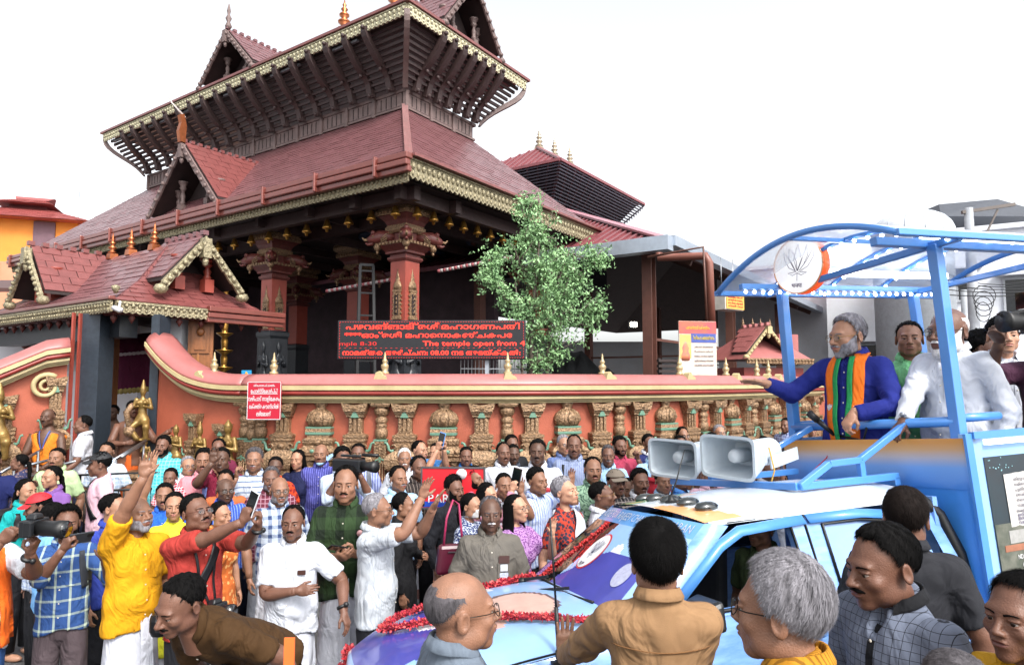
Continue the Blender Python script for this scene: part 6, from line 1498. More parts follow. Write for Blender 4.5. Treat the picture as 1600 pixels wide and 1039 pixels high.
up_ = empty('utility_pole', 'grey utility pole with slanted crossarm and coiled cables', 'utility pole', tuple(at(1522, 500, 15) * [1, 1, 0])); zt = at(0, 322, 15)[2]; b = MB(); b.tube([(0, 0, 0), (0, 0, zt)], [.14, .09], 12); b.build('pole', mat('grey concrete pole', '#8c9096', .7, var=.15), up_); b = MB(); b.bar((-.15, 0, zt - .1), (.98, -.1, zt + .06), .07, .07); b.bar((.2, -.02, zt - .9), (.62, -.06, zt - .05), .035, .035); each(b, 'crossarm', mat('rusty steel', '#5c5450', .6), up_)
b = MB()
for k in range(5):
    t = np.linspace(0, 1, 12); b.tube(np.c_[t * 7 - 3.5 + .3 * k, -.1 + 1.2 * t * (k - 2), 4.7 + .28 * k - .9 * np.sin(t * PI) * (.6 + .15 * k)], .010, 4)
for k in range(4):
    an = np.linspace(0, 2 * PI, 14); b.tube(np.c_[.1 + .16 * np.cos(an) * (1 + .2 * k), -.16 - .02 * k + 0 * an, 3.95 + .22 * np.sin(an) + .12 * k], .010, 4)
each(b, 'cable', BLACKM, up_)
up2 = empty('utility_pole', 'slimmer second utility pole left of the tall one', 'utility pole', tuple(at(1508, 500, 16) * [1, 1, 0])); b = MB(); b.tube([(0, 0, 0), (0, 0, 4.6)], [.09, .07], 10); b.build('pole', mat('grey concrete pole', '#8c9096'), up2)
# red parapet wall behind the truck cab
b = MB(); p = at(1268, 620, 13.5); b.bb((p[0] - .5, p[1], 0), (p[0] + 1.2, p[1] + .3, 2.35)); cw = b.build('red_wall', ORANGE, label='orange wall fragment seen between the truck posts', cat='wall'); o = put(MS, 'colonnette', np.array(Matrix.Translation((p[0] + .05, p[1] - .04, 0))), cw)
# ------------------------------------------------------------------ campaign truck (local frame: x forward, y near side, z up)
yaw_, pit_, rol_ = R(70.44), R(1.88), R(-5.05); KS = .88
_eu = np.array([-math.sin(yaw_), -math.cos(yaw_)]); _ev = np.array([math.cos(yaw_), -math.sin(yaw_)])
def _tw(u, v, z):
    u2 = u * math.cos(pit_) + z * math.sin(pit_); z2 = z * math.cos(pit_) - u * math.sin(pit_)
    v2 = v * math.cos(rol_) + z2 * math.sin(rol_); z3 = z2 * math.cos(rol_) - v * math.sin(rol_)
    xy = u2 * _eu + v2 * _ev; return np.array([xy[0], xy[1], z3])
TM = np.eye(4); TM[:3, 0] = _tw(1, 0, 0) * KS; TM[:3, 1] = _tw(0, 1, 0) * KS; TM[:3, 2] = _tw(0, 0, 1) * KS; TM[:3, 3] = np.array([.473 * KS, 4.25 * KS, (-.105 - 2.4) * KS + 2.4])
def tp(u, v, z): return (TM @ np.array([u, v, z, 1.]))[:3]
TK = empty('campaign_truck', 'pale blue wrapped pickup truck with raised railed platform and canopy', 'truck'); TK.matrix_world = Matrix(TM)
BLUE = mat('sky blue wrap', '#7fa3d8', .3, var=.10, vs=3.5, coat=.4, col2='#5684c6', stretch=(1, 1, 4)); BLUEP = mat('blue frame paint', '#4680c4', .35, var=.06, coat=.3); WRAPW = mat('white wrap', '#c3ccd6', .26, var=.05, vs=3, coat=.5)
PALEB = mat('pale blue wrap', '#83a8d6', .28, var=.10, vs=3, coat=.5); DEEPB = mat('deep blue print', '#3b3f92', .3, var=.15, vs=5, coat=.4); SKINP = mat('printed skin tone', '#b99a90', .35, var=.15, vs=9, coat=.3); SAFF = mat('saffron print', '#d98a4a', .3, var=.12, vs=4, coat=.4, col2='#d9a878'); GRN = mat('green print', '#3f9f78', .3, var=.1, vs=4, coat=.4); WHT = mat('white print', '#cdd0d4', .3, var=.06, coat=.3); HAIRP = mat('printed hair grey', '#5a4a4e', .4, var=.2, vs=20)
RUB = mat('black rubber', '#0c0d0f', .5, var=.1); GLASS = mat('dark car glass', '#0d1114', .05, var=0, coat=1.); CHARC = mat('black plastic', '#16181b', .4, var=.1); INTR = mat('car interior', '#0e0f11', .8, var=.2)
def grid(fn, us, vs, mfn=None, m=0):
    b = MB(); nu, nv = len(us), len(vs); V = np.array([fn(u, v) for u in us for v in vs]); Fs, ms = [], []
    for i in range(nu - 1):
        for j in range(nv - 1): Fs.append((i * nv + j, (i + 1) * nv + j, (i + 1) * nv + j + 1, i * nv + j + 1)); ms.append(mfn((us[i] + us[i + 1]) / 2, (vs[j] + vs[j + 1]) / 2) if mfn else m)
    b.add(V, Fs, 0, True); b.m = ms; return b
sstep = lambda a, b_, x: float(np.clip((x - a) / (b_ - a), 0, 1) ** 2 * (3 - 2 * np.clip((x - a) / (b_ - a), 0, 1)))
# bonnet: t 0 at the windscreen .. 1 nose
LH = 1.33
def bon(t, s):
    w_ = .735 - .11 * t ** 3; u = LH * min(t, 1.) + .06 * (1 - s * s) * t; z = 1.155 + .055 * (1 - abs(s) ** 2.4) - .05 * t - .20 * t ** 4 - .05 * abs(s) ** 8
    if t > 1: u += .10 * math.sin((t - 1) * PI / 2 / .35) ; z -= (t - 1) * 1.1
    return (u, s * w_, z)
def bonm(t, s):
    n_ = .03 * math.sin(s * 17 + t * 9)
    if t > .40 + .35 * sstep(-.1, .9, s) + n_ and s < .62 - .3 * (t - .6) and t < .98 and s > -.80: 
        if (t - .62) ** 2 / .012 + (s + .02) ** 2 / .035 < 1: return 3
        return 1
    if ((t - .30) / .17) ** 2 + ((s - .12) / .42) ** 2 < 1: return 2 if ((t - .29) / .14) ** 2 + ((s - .12) / .37) ** 2 < 1 else 4
    if ((t - .47) / .07) ** 2 + ((s - .25) / .3) ** 2 < 1: return 2
    if s < -.55 and t > .3: return 3
    return 0
g = grid(bon, np.linspace(0, 1.35, 90), np.linspace(-1, 1, 80), bonm); g.f = [f[::-1] for f in g.f]; bn_ = g.build('bonnet', [PALEB, DEEPB, SKINP, WHT, HAIRP], TK)
b = MB()
for s in (-1, 1):
    T_ = np.linspace(0, 1.35, 20); up_r = [bon(t, s) for t in T_]; V = []
    for (u, v, z) in up_r: V += [(u, v, z - .004), (u, v + s * .05, z - .09), (u * .99, v + s * .055, .75), (u * .985, v + s * .03, .42)]
    b.add(V, [((i * 4 + j, i * 4 + 4 + j, i * 4 + 5 + j, i * 4 + 1 + j) if s > 0 else (i * 4 + 1 + j, i * 4 + 5 + j, i * 4 + 4 + j, i * 4 + j)) for i in range(19) for j in range(3)], 0, True)
each(b, 'fender', BLUE, TK)
b = MB(); b.bb((LH + .02, -.68, .38), (LH + .22, .68, .62)); b.build('bumper', CHARC, TK, bevel=.05); b = MB(); b.bb((LH - .02, -.40, .62), (LH + .10, .40, .86)); b.build('grille', CHARC, TK)
for s in (-1, 1): b = MB(); b.ball((LH + .01, s * .56, .78), (.10, .13, .09), 12); b.build('headlight', mat('headlight glass', '#aab4ba', .1, var=0, coat=1.), TK)
b = MB()
for t in np.linspace(0, 1, 24)[:-1]: p, q = bon(t, .985), bon(t + 1 / 23, .985); b.bar(np.array(p) + [0, .004, .002], np.array(q) + [0, .004, .002], .008, .008)
b.build('bonnet_gap', RUB, bn_)
# windscreen
def ws(s, t, off=0.):
    w_ = .70 - .115 * t; bow = .085 * (1 - s * s); return np.array([.02 - .615 * t + bow * (1 - .25 * t) + off * .75, s * w_, 1.165 + .445 * t + .020 * (1 - s * s) * t + off * .66])
def wsm(s, t):
    if t > .83: return 2
    if s < -.50 + .30 * t and t > .02: return 0
    if s > -.62 + .25 * t and t < .52 * sstep(-.75, .15, s) + .03 and s < .75: return 3
    if ((s - .16) / .10) ** 2 + ((t - .49) / .15) ** 2 < 1: return 4
    return 1
g = grid(lambda s, t: ws(s, t), np.linspace(-1, 1, 90), np.linspace(0, 1, 60), wsm); wsc = g.build('windscreen', [GLASS, mat('pale film', '#8fb2d8', .12, var=.08, vs=4, coat=.8), mat('blue film band', '#5b93cc', .2, var=.06, coat=.6), DEEPB, WHT], TK)
text('lettering', 'VOTE FOR RAJEEV CHANDRASEKHARAN', .1, np.eye(4), mat('white print', '#cdd0d4'), wsc, ext=.0005, width=1.86, warp=lambda c: [ws(x, .915 + y * 1.25, .006) for x, y, z in c])
def wdisc(cs, ct, rs, rt, m, off, name, n=36):
    an = np.linspace(0, 2 * PI, n, endpoint=False); b = MB(); b.add([ws(cs, ct, off)] + [ws(cs + rs * math.cos(a), ct + rt * math.sin(a), off) for a in an], [(0, 1 + i, 1 + (i + 1) % n) for i in range(n)], 0); return b.build(name, m, wsc)
wdisc(-.20, .50, .172, .205, mat('red print', '#b5343a', .3, var=0), .003, 'emblem_rim'); wdisc(-.20, .50, .158, .188, WHT, .006, 'emblem_disc')
LOTUS = [[(-.05, -.30), (-.32, -.18), (-.50, .10), (-.56, .36), (-.40, .22), (-.22, -.02), (-.08, -.26)], [(-.08, -.28), (-.34, .12), (-.34, .48), (-.16, .30), (-.04, .02), (0, -.28)], [(0, -.30), (-.15, .10), (-.06, .42), (0, .60), (.06, .42), (.15, .10), (0, -.30)], [(.02, -.28), (.18, .10), (.34, .56), (.38, .2), (.24, -.1), (.08, -.28)], [(.08, -.28), (.34, .02), (.62, .50), (.60, .14), (.40, -.16), (.12, -.30)], [(-.05, -.32), (-.36, -.36), (-.16, -.44), (0, -.36), (.16, -.44), (.36, -.36), (.05, -.32)], [(0, -.36), (.0, -.62)]]
b = MB()
for pl in LOTUS: b.tube([ws(-.20 + .13 * x, .52 + .17 * y, .009) for x, y in pl], .0009, 4)
b.build('emblem_line', mat('dark blue ink', '#23284a', .5, var=0), wsc); text('lettering', 'BJP', .1, np.eye(4), mat('dark blue ink', '#23284a'), wsc, ext=.0003, width=.09, warp=lambda c: [ws(-.20 + x, .35 + y * .55, .009) for x, y, z in c])
wdisc(.54, .37, .10, .12, mat('printed beard', '#9a9db4', .4, var=.2, vs=40), .004, 'beard_print')
rg = np.random.default_rng(3); b = MB()
for i in range(260):
    t = rg.uniform(.03, .80); s_ = -.80 + .36 * t + rg.normal(0, .012); p = ws(s_, t, .004); b.ball(p + rg.normal(0, .006, 3), rg.uniform(.006, .011), 5)
b.build('bead_string', mat('red beads', '#a01818', .3, var=.2), wsc, kind='stuff')
b = MB(); cw = [ws(s, 0) for s in np.linspace(-1, 1, 20)]; V = []
for p in cw: V += [p + [.03, 0, -.005], p + [.17, 0, -.012], p + [.17, 0, -.06], p + [.0, 0, -.06]]
b.add(V, [(i * 4 + j, i * 4 + 4 + j, i * 4 + 5 + j, i * 4 + 1 + j) for i in range(19) for j in range(3)]); b.build('cowl', CHARC, TK)
for s0, s1 in ((-.80, -.22), (-.30, .42)):
    wr_ = empty('wiper', None, None); wr_.parent = TK; p0 = ws(s0, 0) + [.10, 0, .02]; p1 = ws((s0 + s1) / 2, .10, .03); b = MB(); b.bar(p0, p1, .028, .018, w1=.016); b.lathe([(.03, 0), (.03, .03)], p0 - [0, 0, .02], 10); b.build('wiper_arm', RUB, wr_); b = MB(); q = [ws(s0 - .02 + (s1 - s0 + .1) * t, .045 + .03 * t, .014) for t in np.linspace(0, 1, 8)]; b.tube(q, .009, 5); b.build('wiper_blade', RUB, wr_)
# roof
def roof(u, s):
    t = (-.60 - u) / 1.70; w_ = .585 + .045 * sstep(0, .25, t) - .03 * t; z = 1.612 + .055 * math.sin(min(t * 1.6 + .05, 1.25)) + .055 * (1 - abs(s) ** 2.2) - .02 * sstep(.85, 1, t); return (u + .06 * (1 - s * s) * (1 - t) ** 2, s * w_, z)
def roofm(u, s):
    t = (-.60 - u) / 1.70
    if s < -.28 and t < .30:
        k = t - (s + .28) * -.10
        if s < -.66: return 2 if t < .18 else 1
        if s < -.52 - .3 * (t - .1): return 1
        return 2 if abs(s + .47 - t * .6) < .05 else (1 if t < .25 else 0)
    if s > .15 and t < .05 + .13 * (s - .15): return 2
    return 0
g = grid(lambda u, s: roof(u, s), np.linspace(-.60, -2.30, 60), np.linspace(-1, 1, 60), roofm); g.build('cab_roof', [WRAPW, GRN, SAFF], TK)
for k, s in enumerate((-.62, -.32, 0, .32, .62)):
    b = MB(); p = np.array(roof(-.80, s)); b.ball(p + [0, 0, .010], (.085, .050, .038), 14); b.build('marker_light', mat('smoked lens', '#0e1616', .08, var=0, coat=1.), TK)
# cab side: doors, window frames, pillars
vz = lambda z: .765 if z < 1.13 else .765 - (z - 1.13) * .275
for s, near in ((1, True), (-1, False)):
    for nm, u0, u1 in (('front_door', -.06, -1.27), ('rear_door', -1.285, -2.26)):
        b = MB(); us = np.linspace(u0, u1, 6); V = []
        for u in us:
            for z, o_ in ((.42, -.02), (.60, .0), (.85, .005), (1.0, -.004), (1.10, .0), (1.145, -.012)): V.append((u, s * (vz(1.1) + o_), z))
        b.add(V, [(i * 6 + j, i * 6 + 6 + j, i * 6 + 7 + j, i * 6 + 1 + j)[::(1 if s < 0 else -1)] for i in range(5) for j in range(5)], 0, True); d_ = b.build(nm, BLUE, TK)
        b = MB(); hu = u1 + .16; b.bar((hu - .09, s * .80, .965), (hu + .09, s * .80, .965), .03, .035); b.ball((hu - .075, s * .79, .965), (.03, .02, .03), 8); b.build('handle', BLUEP, d_, bevel=.006)
        if nm == 'front_door': loop = [(-.10, 1.14), (-.30, 1.30), (-.62, 1.52), (-.78, 1.585), (-1.26, 1.605), (-1.27, 1.14)]; inn = [(-.24, 1.165), (-.38, 1.30), (-.68, 1.495), (-.82, 1.535), (-1.16, 1.548), (-1.18, 1.165)]
        else: loop = [(-1.285, 1.14), (-1.285, 1.605), (-1.70, 1.60), (-2.02, 1.56), (-2.20, 1.30), (-2.26, 1.14)]; inn = [(-1.40, 1.165), (-1.40, 1.535), (-1.70, 1.535), (-1.97, 1.50), (-2.10, 1.30), (-2.14, 1.165)]
        b = MB(); V = [(u, s * vz(z), z) for u, z in loop] + [(u, s * (vz(z) - .004), z) for u, z in inn] + [(u, s * (vz(z) - .05), z) for u, z in inn]
        n = len(loop); b.add(V, [f if s > 0 else f[::-1] for i in range(n) for f in ((i, (i + 1) % n, n + (i + 1) % n, n + i), (n + i, n + (i + 1) % n, 2 * n + (i + 1) % n, 2 * n + i))]); b.build('window_frame', BLUE, d_)
        b = MB(); b.tube([(u, s * (vz(z) + .002), z) for u, z in inn] + [(inn[0][0], s * vz(inn[0][1]), inn[0][1])], .011, 5); b.build('window_seal', RUB, d_)
        b = MB(); k0, k1 = (1, 5) if nm == 'front_door' else (1, 4)
        pts = (loop[1:5] if nm == 'front_door' else loop[1:4]); V = []
        for u, z in pts: V += [(u, s * (vz(z) + .004), z - .004), (u - .01, s * (vz(z) + .034), z - .055)]
        b.add(V, [(2 * i, 2 * i + 2, 2 * i + 3, 2 * i + 1)[::s] for i in range(len(pts) - 1)], 0, True); b.build('rain_visor', BLUEP, d_).modifiers.new('t', 'SOLIDIFY').thickness = .006
        if nm == 'rear_door' or not near:
            b = MB(); V = [(u, s * (vz(z) - .02), z) for u, z in inn]; b.add(V, [tuple(range(len(V)))[::s]]); b.build('window_pane', mat('filmed side glass', '#6f93cc', .12, var=.12, vs=3, coat=.8) if near else GLASS, d_)
    b = MB(); T_ = np.linspace(0, 1, 9); V = []
    for t in T_:
        p = ws(s, t); V += [p + [.0, s * .002, .002], np.array([p[0] - .05, s * (vz(p[2]) + .004), p[2] + .004]), np.array([p[0] - .13, s * (vz(p[2]) + .002), p[2] - .02])]
    b.add(V, [(i * 3 + j, i * 3 + 3 + j, i * 3 + 4 + j, i * 3 + 1 + j)[::-s] for i in range(8) for j in range(2)], 0, True); b.build('a_pillar', BLUE, TK)
    b = MB(); V = []
    for u in np.linspace(-.62, -2.30, 18): p = roof(u, s); V += [(u, p[1], p[2]), (u, s * (vz(1.6) + .002), 1.603)]
    b.add(V, [(2 * i, 2 * i + 2, 2 * i + 3, 2 * i + 1)[::-s] for i in range(17)], 0, True); b.build('roof_rail', WRAPW, TK)
    b = MB(); b.tube([(u, s * (vz(1.605) - .004), 1.606) for u in np.linspace(-.72, -2.2, 10)], .006, 5); b.tube([(-1.277, s * vz(z) + s * .001, z) for z in np.linspace(.45, 1.6, 14)], .006, 5); b.build('door_gap', RUB, TK)
    b = MB(); V = []
    for t in np.linspace(0, 1, 8): z = 1.6 - 1.0 * t; u = -2.22 - .10 * min(1, t * 2.2); V += [(u, s * vz(z), z), (u - .16 + .06 * (1 - min(1, t * 2)), s * (vz(z) - .01), z + .02)]
    b.add(V, [(2 * i, 2 * i + 2, 2 * i + 3, 2 * i + 1)[::-s] for i in range(7)], 0, True); b.build('rear_pillar', BLUE, TK)
    if near: b = MB(); b.tube([(-2.05, .60, 1.66), (-2.25, .62, 1.64), (-2.38, .66, 1.50), (-2.44, .72, 1.25), (-2.46, .765, 1.0)], [.03, .035, .04, .04, .03], 8); b.build('rubber_seal', RUB, TK)
b = MB(); b.bb((-2.36, -.68, .5), (-2.32, .68, 1.62)); b.build('cab_back', BLUE, TK)
b = MB(); b.bb((.0, -.70, .95), (-.30, .70, 1.14)); b.build('dashboard', INTR, TK, bevel=.04)
b = MB()
for v in (-.36, .36): b.bb((-.75, v - .24, .70), (-1.2, v + .24, .86)); 
each(b, 'seat', mat('grey seat cloth', '#3a3d42', .9), TK, bevel=.05); b = MB()
for v in (-.36, .36): b.hexa([(-1.12, v - .23, .8), (-1.22, v - .23, .8), (-1.22, v + .23, .8), (-1.12, v + .23, .8), (-1.22, v - .2, 1.32), (-1.30, v - .2, 1.32), (-1.30, v + .2, 1.32), (-1.22, v + .2, 1.32)])
each(b, 'seat_back', mat('grey seat cloth', '#3a3d42'), TK, bevel=.03)
b = MB(); an = np.linspace(0, 2 * PI, 20); b.tube(np.c_[-.42 + .06 * np.sin(an), -.36 + .18 * np.cos(an), 1.10 + .17 * np.sin(an)], .014, 6); b.build('steering_wheel', RUB, TK)
b = MB(); b.bb((.3, -.66, .4), (-2.3, .66, .46)); b.build('floor_pan', INTR, TK)
mr = empty('door_mirror', None, None, (-.34, .87, 1.21)); mr.parent = TK; b = MB(); b.hexa([(.07, -.10, -.07), (.07, .13, -.07), (-.05, .14, -.08), (-.05, -.12, -.08), (.06, -.08, .06), (.06, .11, .05), (-.05, .13, .08), (-.05, -.11, .08)]); b.build('housing', CHARC, mr, bevel=.025); b = MB(); b.bar((-.02, -.10, -.03), (-.02, -.16, -.05), .05, .04); b.build('arm', CHARC, mr)
for u in (.72, -3.9):
    for s in (-1, 1):
        wh = empty('wheel', None, None, (u, s * .66, .36)); wh.parent = TK; M = np.array(Matrix.Rotation(PI / 2, 4, 'X')); b = MB(); b.lathe([(.2, -.1), (.34, -.11), (.36, -.08), (.36, .08), (.34, .11), (.2, .1)], n=24, M=M); b.build('tyre', RUB, wh); b = MB(); b.lathe([(.05, -.06), (.2, -.08), (.2, .08), (.05, .06)], n=16, M=M); b.build('rim', STEEL, wh)
# antenna on the near fender and roof antenna
at_ = empty('antenna', None, None, (.44, .735, 1.06)); at_.parent = TK; b = MB(); b.bar((-.05, 0, 0), (.05, 0, 0), .07, .02); b.tube([(0, 0, 0), (0, 0, .05)], .02, 8); b.tube([(0, 0, .05), (0, 0, .26)], [.014, .011], 8); b.tube([(0, 0, .26), (.0, 0, .70)], [.006, .005], 6); b.build('aerial', RUB, at_)
a2 = empty('antenna', None, None, tuple(roof(-.78, .06) + np.array([0, 0, .0]))); a2.parent = TK; b = MB(); b.lathe([(.05, 0), (.02, .03), (.012, .05)], n=10); b.tube([(0, 0, .04), (-.05, .01, .14), (-.13, .02, .34)], [.006, .005, .003], 6); b.build('aerial', RUB, a2)
# platform box
b = MB(); b.bb((-2.46, -.80, .55), (-2.50, .86, 1.99)); fw_ = b.build('front_board', mat('blue board', '#3f86d6', .35, var=.06, coat=.2), TK); gm_ = mat('graded print', '#3f86d6', .35, var=0, coat=.2); gn = gm_.node_tree; g1, g2, g3, g4 = (gn.nodes.new('ShaderNode' + q) for q in ('TexCoord', 'SeparateXYZ', 'MapRange', 'ValToRGB')); g3.inputs[1].default_value = 1.66; g3.inputs[2].default_value = 1.99
gn.links.new(g1.outputs['Object'], g2.inputs[0]); gn.links.new(g2.outputs[2], g3.inputs[0]); gn.links.new(g3.outputs[0], g4.inputs[0]); gn.links.new(g4.outputs[0], gn.nodes['Principled BSDF'].inputs['Base Color']); ce = g4.color_ramp.elements; ce[0].color = (*C('#3f7fd0'), 1); ce[1].color = (*C('#c08438'), 1); ce[1].position = .92
for p_, h_ in ((.42, '#6a98d6'), (.62, '#a8a4ae'), (.78, '#bd9466')): e_ = ce.new(p_); e_.color = (*C(h_), 1)
b = MB(); b.bb((-2.455, -.80, 1.66), (-2.459, .86, 1.992)); b.build('board_print', gm_, fw_)
b = MB(); b.bb((-2.46, .82, .95), (-5.6, .86, 2.02)); sp_ = b.build('side_board', PALEB, TK); b = MB(); b.bb((-2.44, .865, .95), (-2.50, .885, 2.02)); b.bb((-2.5, .862, 1.985), (-5.6, .90, 2.03)); each(b, 'board_edge', BLUEP, TK)
b = MB(); b.bb((-2.5, -.84, .55), (-5.6, .82, 1.02)); b.bb((-2.5, -.84, 1.02), (-5.6, -.80, 2.0)); b.build('bed', BLUE, TK)
b = MB(); b.bb((-2.62, .865, 1.94), (-4.2, .90, 1.975)); b.build('tube_light', mat('cool tube light', '#ffffff', .3, var=0, emit='#dfe8ff', es=.9), TK)
# poster on the near board
PX0, PX1, PZ0, PZ1 = -2.60, -3.75, 1.06, 1.86
pw = lambda a, c, y=.868: (PX0 + (PX1 - PX0) * a, y, PZ0 + (PZ1 - PZ0) * c)
def prect(nm, a0, c0, a1, c1, m, y, par=None): b = MB(); p, q = pw(a0, c0, y), pw(a1, c1, y + .003); b.bb(p, q); return b.build(nm, m, par or TK)
po = prect('poster', 0, 0, 1, 1, mat('night print', '#23262b', .4, col2='#2c3f48', vs=4, var=.3), .864); PAP = mat('poster paper', '#b3b1ae', .6, var=.06, vs=6)
prect('poster_photo', .0, .08, 1, .46, mat('poster photo', '#5a5a52', .5, var=.5, vs=7, col2='#3c4c3e'), .868, po)
b = MB(); rr = np.random.default_rng(2); pts = [(.13 + .78 * i / 24, .43 + rr.uniform(-.008, .008)) for i in range(25)] + [(.91 - .78 * i / 24, .855 + rr.uniform(-.008, .008)) for i in range(25)]; V = [pw(a, c, .872) for a, c in pts]; b.add(V, [tuple(range(50))]); b.build('poster_letter', PAP, po)
FRP = np.array([[-1., 0, 0], [0, 0, 1.], [0, 1, 0]]).T
def ptext(tx, a, c, wd, sz, m): p = pw(a, c, .877); M = np.eye(4); M[:3, 0] = (-1, 0, 0); M[:3, 1] = (0, 0, 1); M[:3, 2] = (0, 1, 0); M[:3, 3] = p; return text('lettering', tx, sz, M, m, po, width=wd, ext=.0005)
for i, tx in enumerate(('തിരുവനന്തപുരം നഗരത്തിെന്റ', 'സമ്രഗവികസനത്തിന് കുതിപ്പ് പകരാൻ', 'പുതിയ വിമാനത്താവളം െടർമിനൽ', 'െതക്കേൻ േകരളത്തിെന്റ മികച്ച', 'തലസ്ഥാനമായി മാറ്റാം നമുക്ക്', 'സമൃദ്ധി നിറഞ്ഞ നഗരം വേണ്ടി', 'ൈകേകാർക്കാം')): ptext(tx, .44 if i < 6 else .28, .80 - i * .042, .55 if i < 6 else .22, .03, BK_)
for i, tx in enumerate(('ഇനിയുള്ള പദ്ധതികൾ', 'മാറ്റങ്ങളുെട കാലമാണ്', 'വേണം വികസനം')): ptext(tx, .33, .515 - i * .03, .32, .03, mat('violet ink', '#3a3560', .5, var=0))
b = MB(); b.tube([pw(.62 + .03 * i, .47 + .012 * math.sin(i * 2.3), .876) for i in range(8)], .002, 4); b.build('signature', BK_, po)
for i, (a, w_, h_, c) in enumerate(((.25, .30, .10, .30), (.60, .14, .20, .30), (.82, .2, .12, .30))): prect('printed_building', a - w_ / 2, c, a + w_ / 2, c + h_, mat('print building pale', '#8d8d8b', .5, var=.15, vs=30), .871 + .0002 * i, po)
prect('printed_ground', .05, .24, .62, .29, mat('print ground rust', '#8a5a44', .5, var=.3, vs=16), .8713, po)
ptext('NDA', .17, .19, .07, .04, WP_); ptext('രാജീവ്', .29, .125, .28, .075, WP_); ptext('ച്രന്ദേശഖർ', .32, .06, .35, .075, WP_)
b = MB()
for i in range(60): a, c = rr.uniform(.02, .98), rr.uniform(.88, .99); p = pw(a, c, .870); b.box(p, (.006, .002, .006))
b.build('star_print', mat('print star', '#8fc0c8', .5, var=0, col2=None), po, kind='stuff')
# posts, rails and canopy
FRM = 'frame_bar'
def bars(lst, nm, m=BLUEP, wd=.055, par=TK):
    for a, c, *w_ in lst: b = MB(); ww = w_[0] if w_ else wd; b.bar(a, c, ww, ww); b.build(nm, m, par, bevel=.006)
HP = 3.33
bars([((-2.55, -.758, 1.9), (-2.60, -.758, HP)), ((-2.55, .758, 1.95), (-2.60, .758, HP)), ((-4.22, -.758, 1.9), (-4.22, -.758, HP)), ((-4.22, .758, 1.95), (-4.22, .758, HP))], 'canopy_post', wd=.075)
b = MB(); b.tube([(-2.55, -.758, 2.10), (-2.55, .758, 2.10)], .035, 12); b.build('front_rail', BLUEP, TK)
b = MB(); b.tube([(-2.55, .758, 2.12), (-2.9, .80, 2.12)], .03, 10); b.tube([(-2.55, -.758, 2.12), (-4.22, -.758, 2.12)], .03, 10); each(b, 'side_rail', BLUEP, TK)
fz = 1.735; near_v, far_v = .36, -.62
bars([((-2.40, near_v, fz), (-1.52, near_v, fz), .05), ((-2.40, far_v, fz), (-1.52, far_v, fz), .05), ((-1.52, near_v, fz), (-1.40, -.98, fz - .02), .05), ((-1.52, near_v + .01, fz), (-1.80, near_v, fz + .13), .045), ((-1.80, near_v, fz + .13), (-2.08, near_v, fz + .135), .045), ((-2.08, near_v, fz), (-2.08, near_v, fz + .13), .045), ((-2.08, near_v, fz + .135), (-2.52, near_v + .02, 2.09), .045), ((-1.80, far_v, fz + .06), (-2.52, far_v + .1, 2.09), .045), ((-2.38, near_v, 1.67), (-2.38, near_v, fz), .05)], 'speaker_frame')
cz = lambda v: HP + .03 + .25 * (1 - (v / .95) ** 2); vs_ = np.linspace(-.95, .95, 21)
b = MB(); V = []
for u in (-2.02, -4.75):
    for v in vs_: V.append((u, v, cz(v)))
n = len(vs_); us = np.linspace(-2.02, -4.75, 8); b = MB(); V = [(u, v, cz(v)) for u in us for v in vs_]; b.add(V, [(i * n + j, (i + 1) * n + j, (i + 1) * n + j + 1, i * n + j + 1) for i in range(7) for j in range(n - 1)], 0, True)
CAN = mat('translucent white sheet', '#d9e2ec', .35, var=.05, vs=30, alpha=.6); b.build('canopy_sheet', CAN, TK)
for k, u in enumerate((-2.04, -2.60, -3.25, -3.9, -4.73)): b = MB(); b.tube([(u, v, cz(v) - .022) for v in vs_], .026 if k in (0, 4) else .02, 6); b.build('canopy_arch', BLUEP, TK)
bars([((-2.02, -.95, HP + .01), (-4.75, -.95, HP + .01), .045), ((-2.02, .95, HP + .01), (-4.75, .95, HP + .01), .045), ((-2.1, -.70, HP + .02), (-4.6, -.70, HP + .02), .05), ((-2.1, .70, HP + .02), (-4.6, .70, HP + .02), .06), ((-2.60, -.95, HP), (-2.60, .95, HP), .05), ((-4.22, -.95, HP), (-4.22, .95, HP), .05), ((-2.05, 0, HP + .25), (-4.73, 0, HP + .25), .035)], 'canopy_beam')
BULB = mat('fairy light', '#ffffff', .3, var=0, emit='#f4f7ff', es=5.); bb0 = MB(); bb0.ball((0, 0, 0), .016, 6); bme = mesh_fast('fairy_bulb', np.vstack(bb0.v), bb0.f, bb0.m, bb0.s); bme.materials.append(BULB)
pts = []
for u in (-2.60, -3.25, -3.9): pts += [(u + .03, v, cz(v) - .06) for v in np.linspace(-.88, .88, 15)]
pts += [(u, -.70, HP - .025) for u in np.linspace(-2.15, -4.5, 26)]
for p in pts: o = bpy.data.objects.new('fairy_bulb', bme); COL.objects.link(o); o.parent = TK; o.location = p
for (u0, v0, u1, v1) in ((-2.7, -.45, -4.3, -.45), (-2.7, .60, -4.4, .60)): b = MB(); b.bar((u0, v0, HP + .10), (u1, v1, HP + .10), .05, .05); b.build('canopy_tube_light', mat('bright tube light', '#ffffff', .3, var=0, emit='#eef3ff', es=3.), TK)
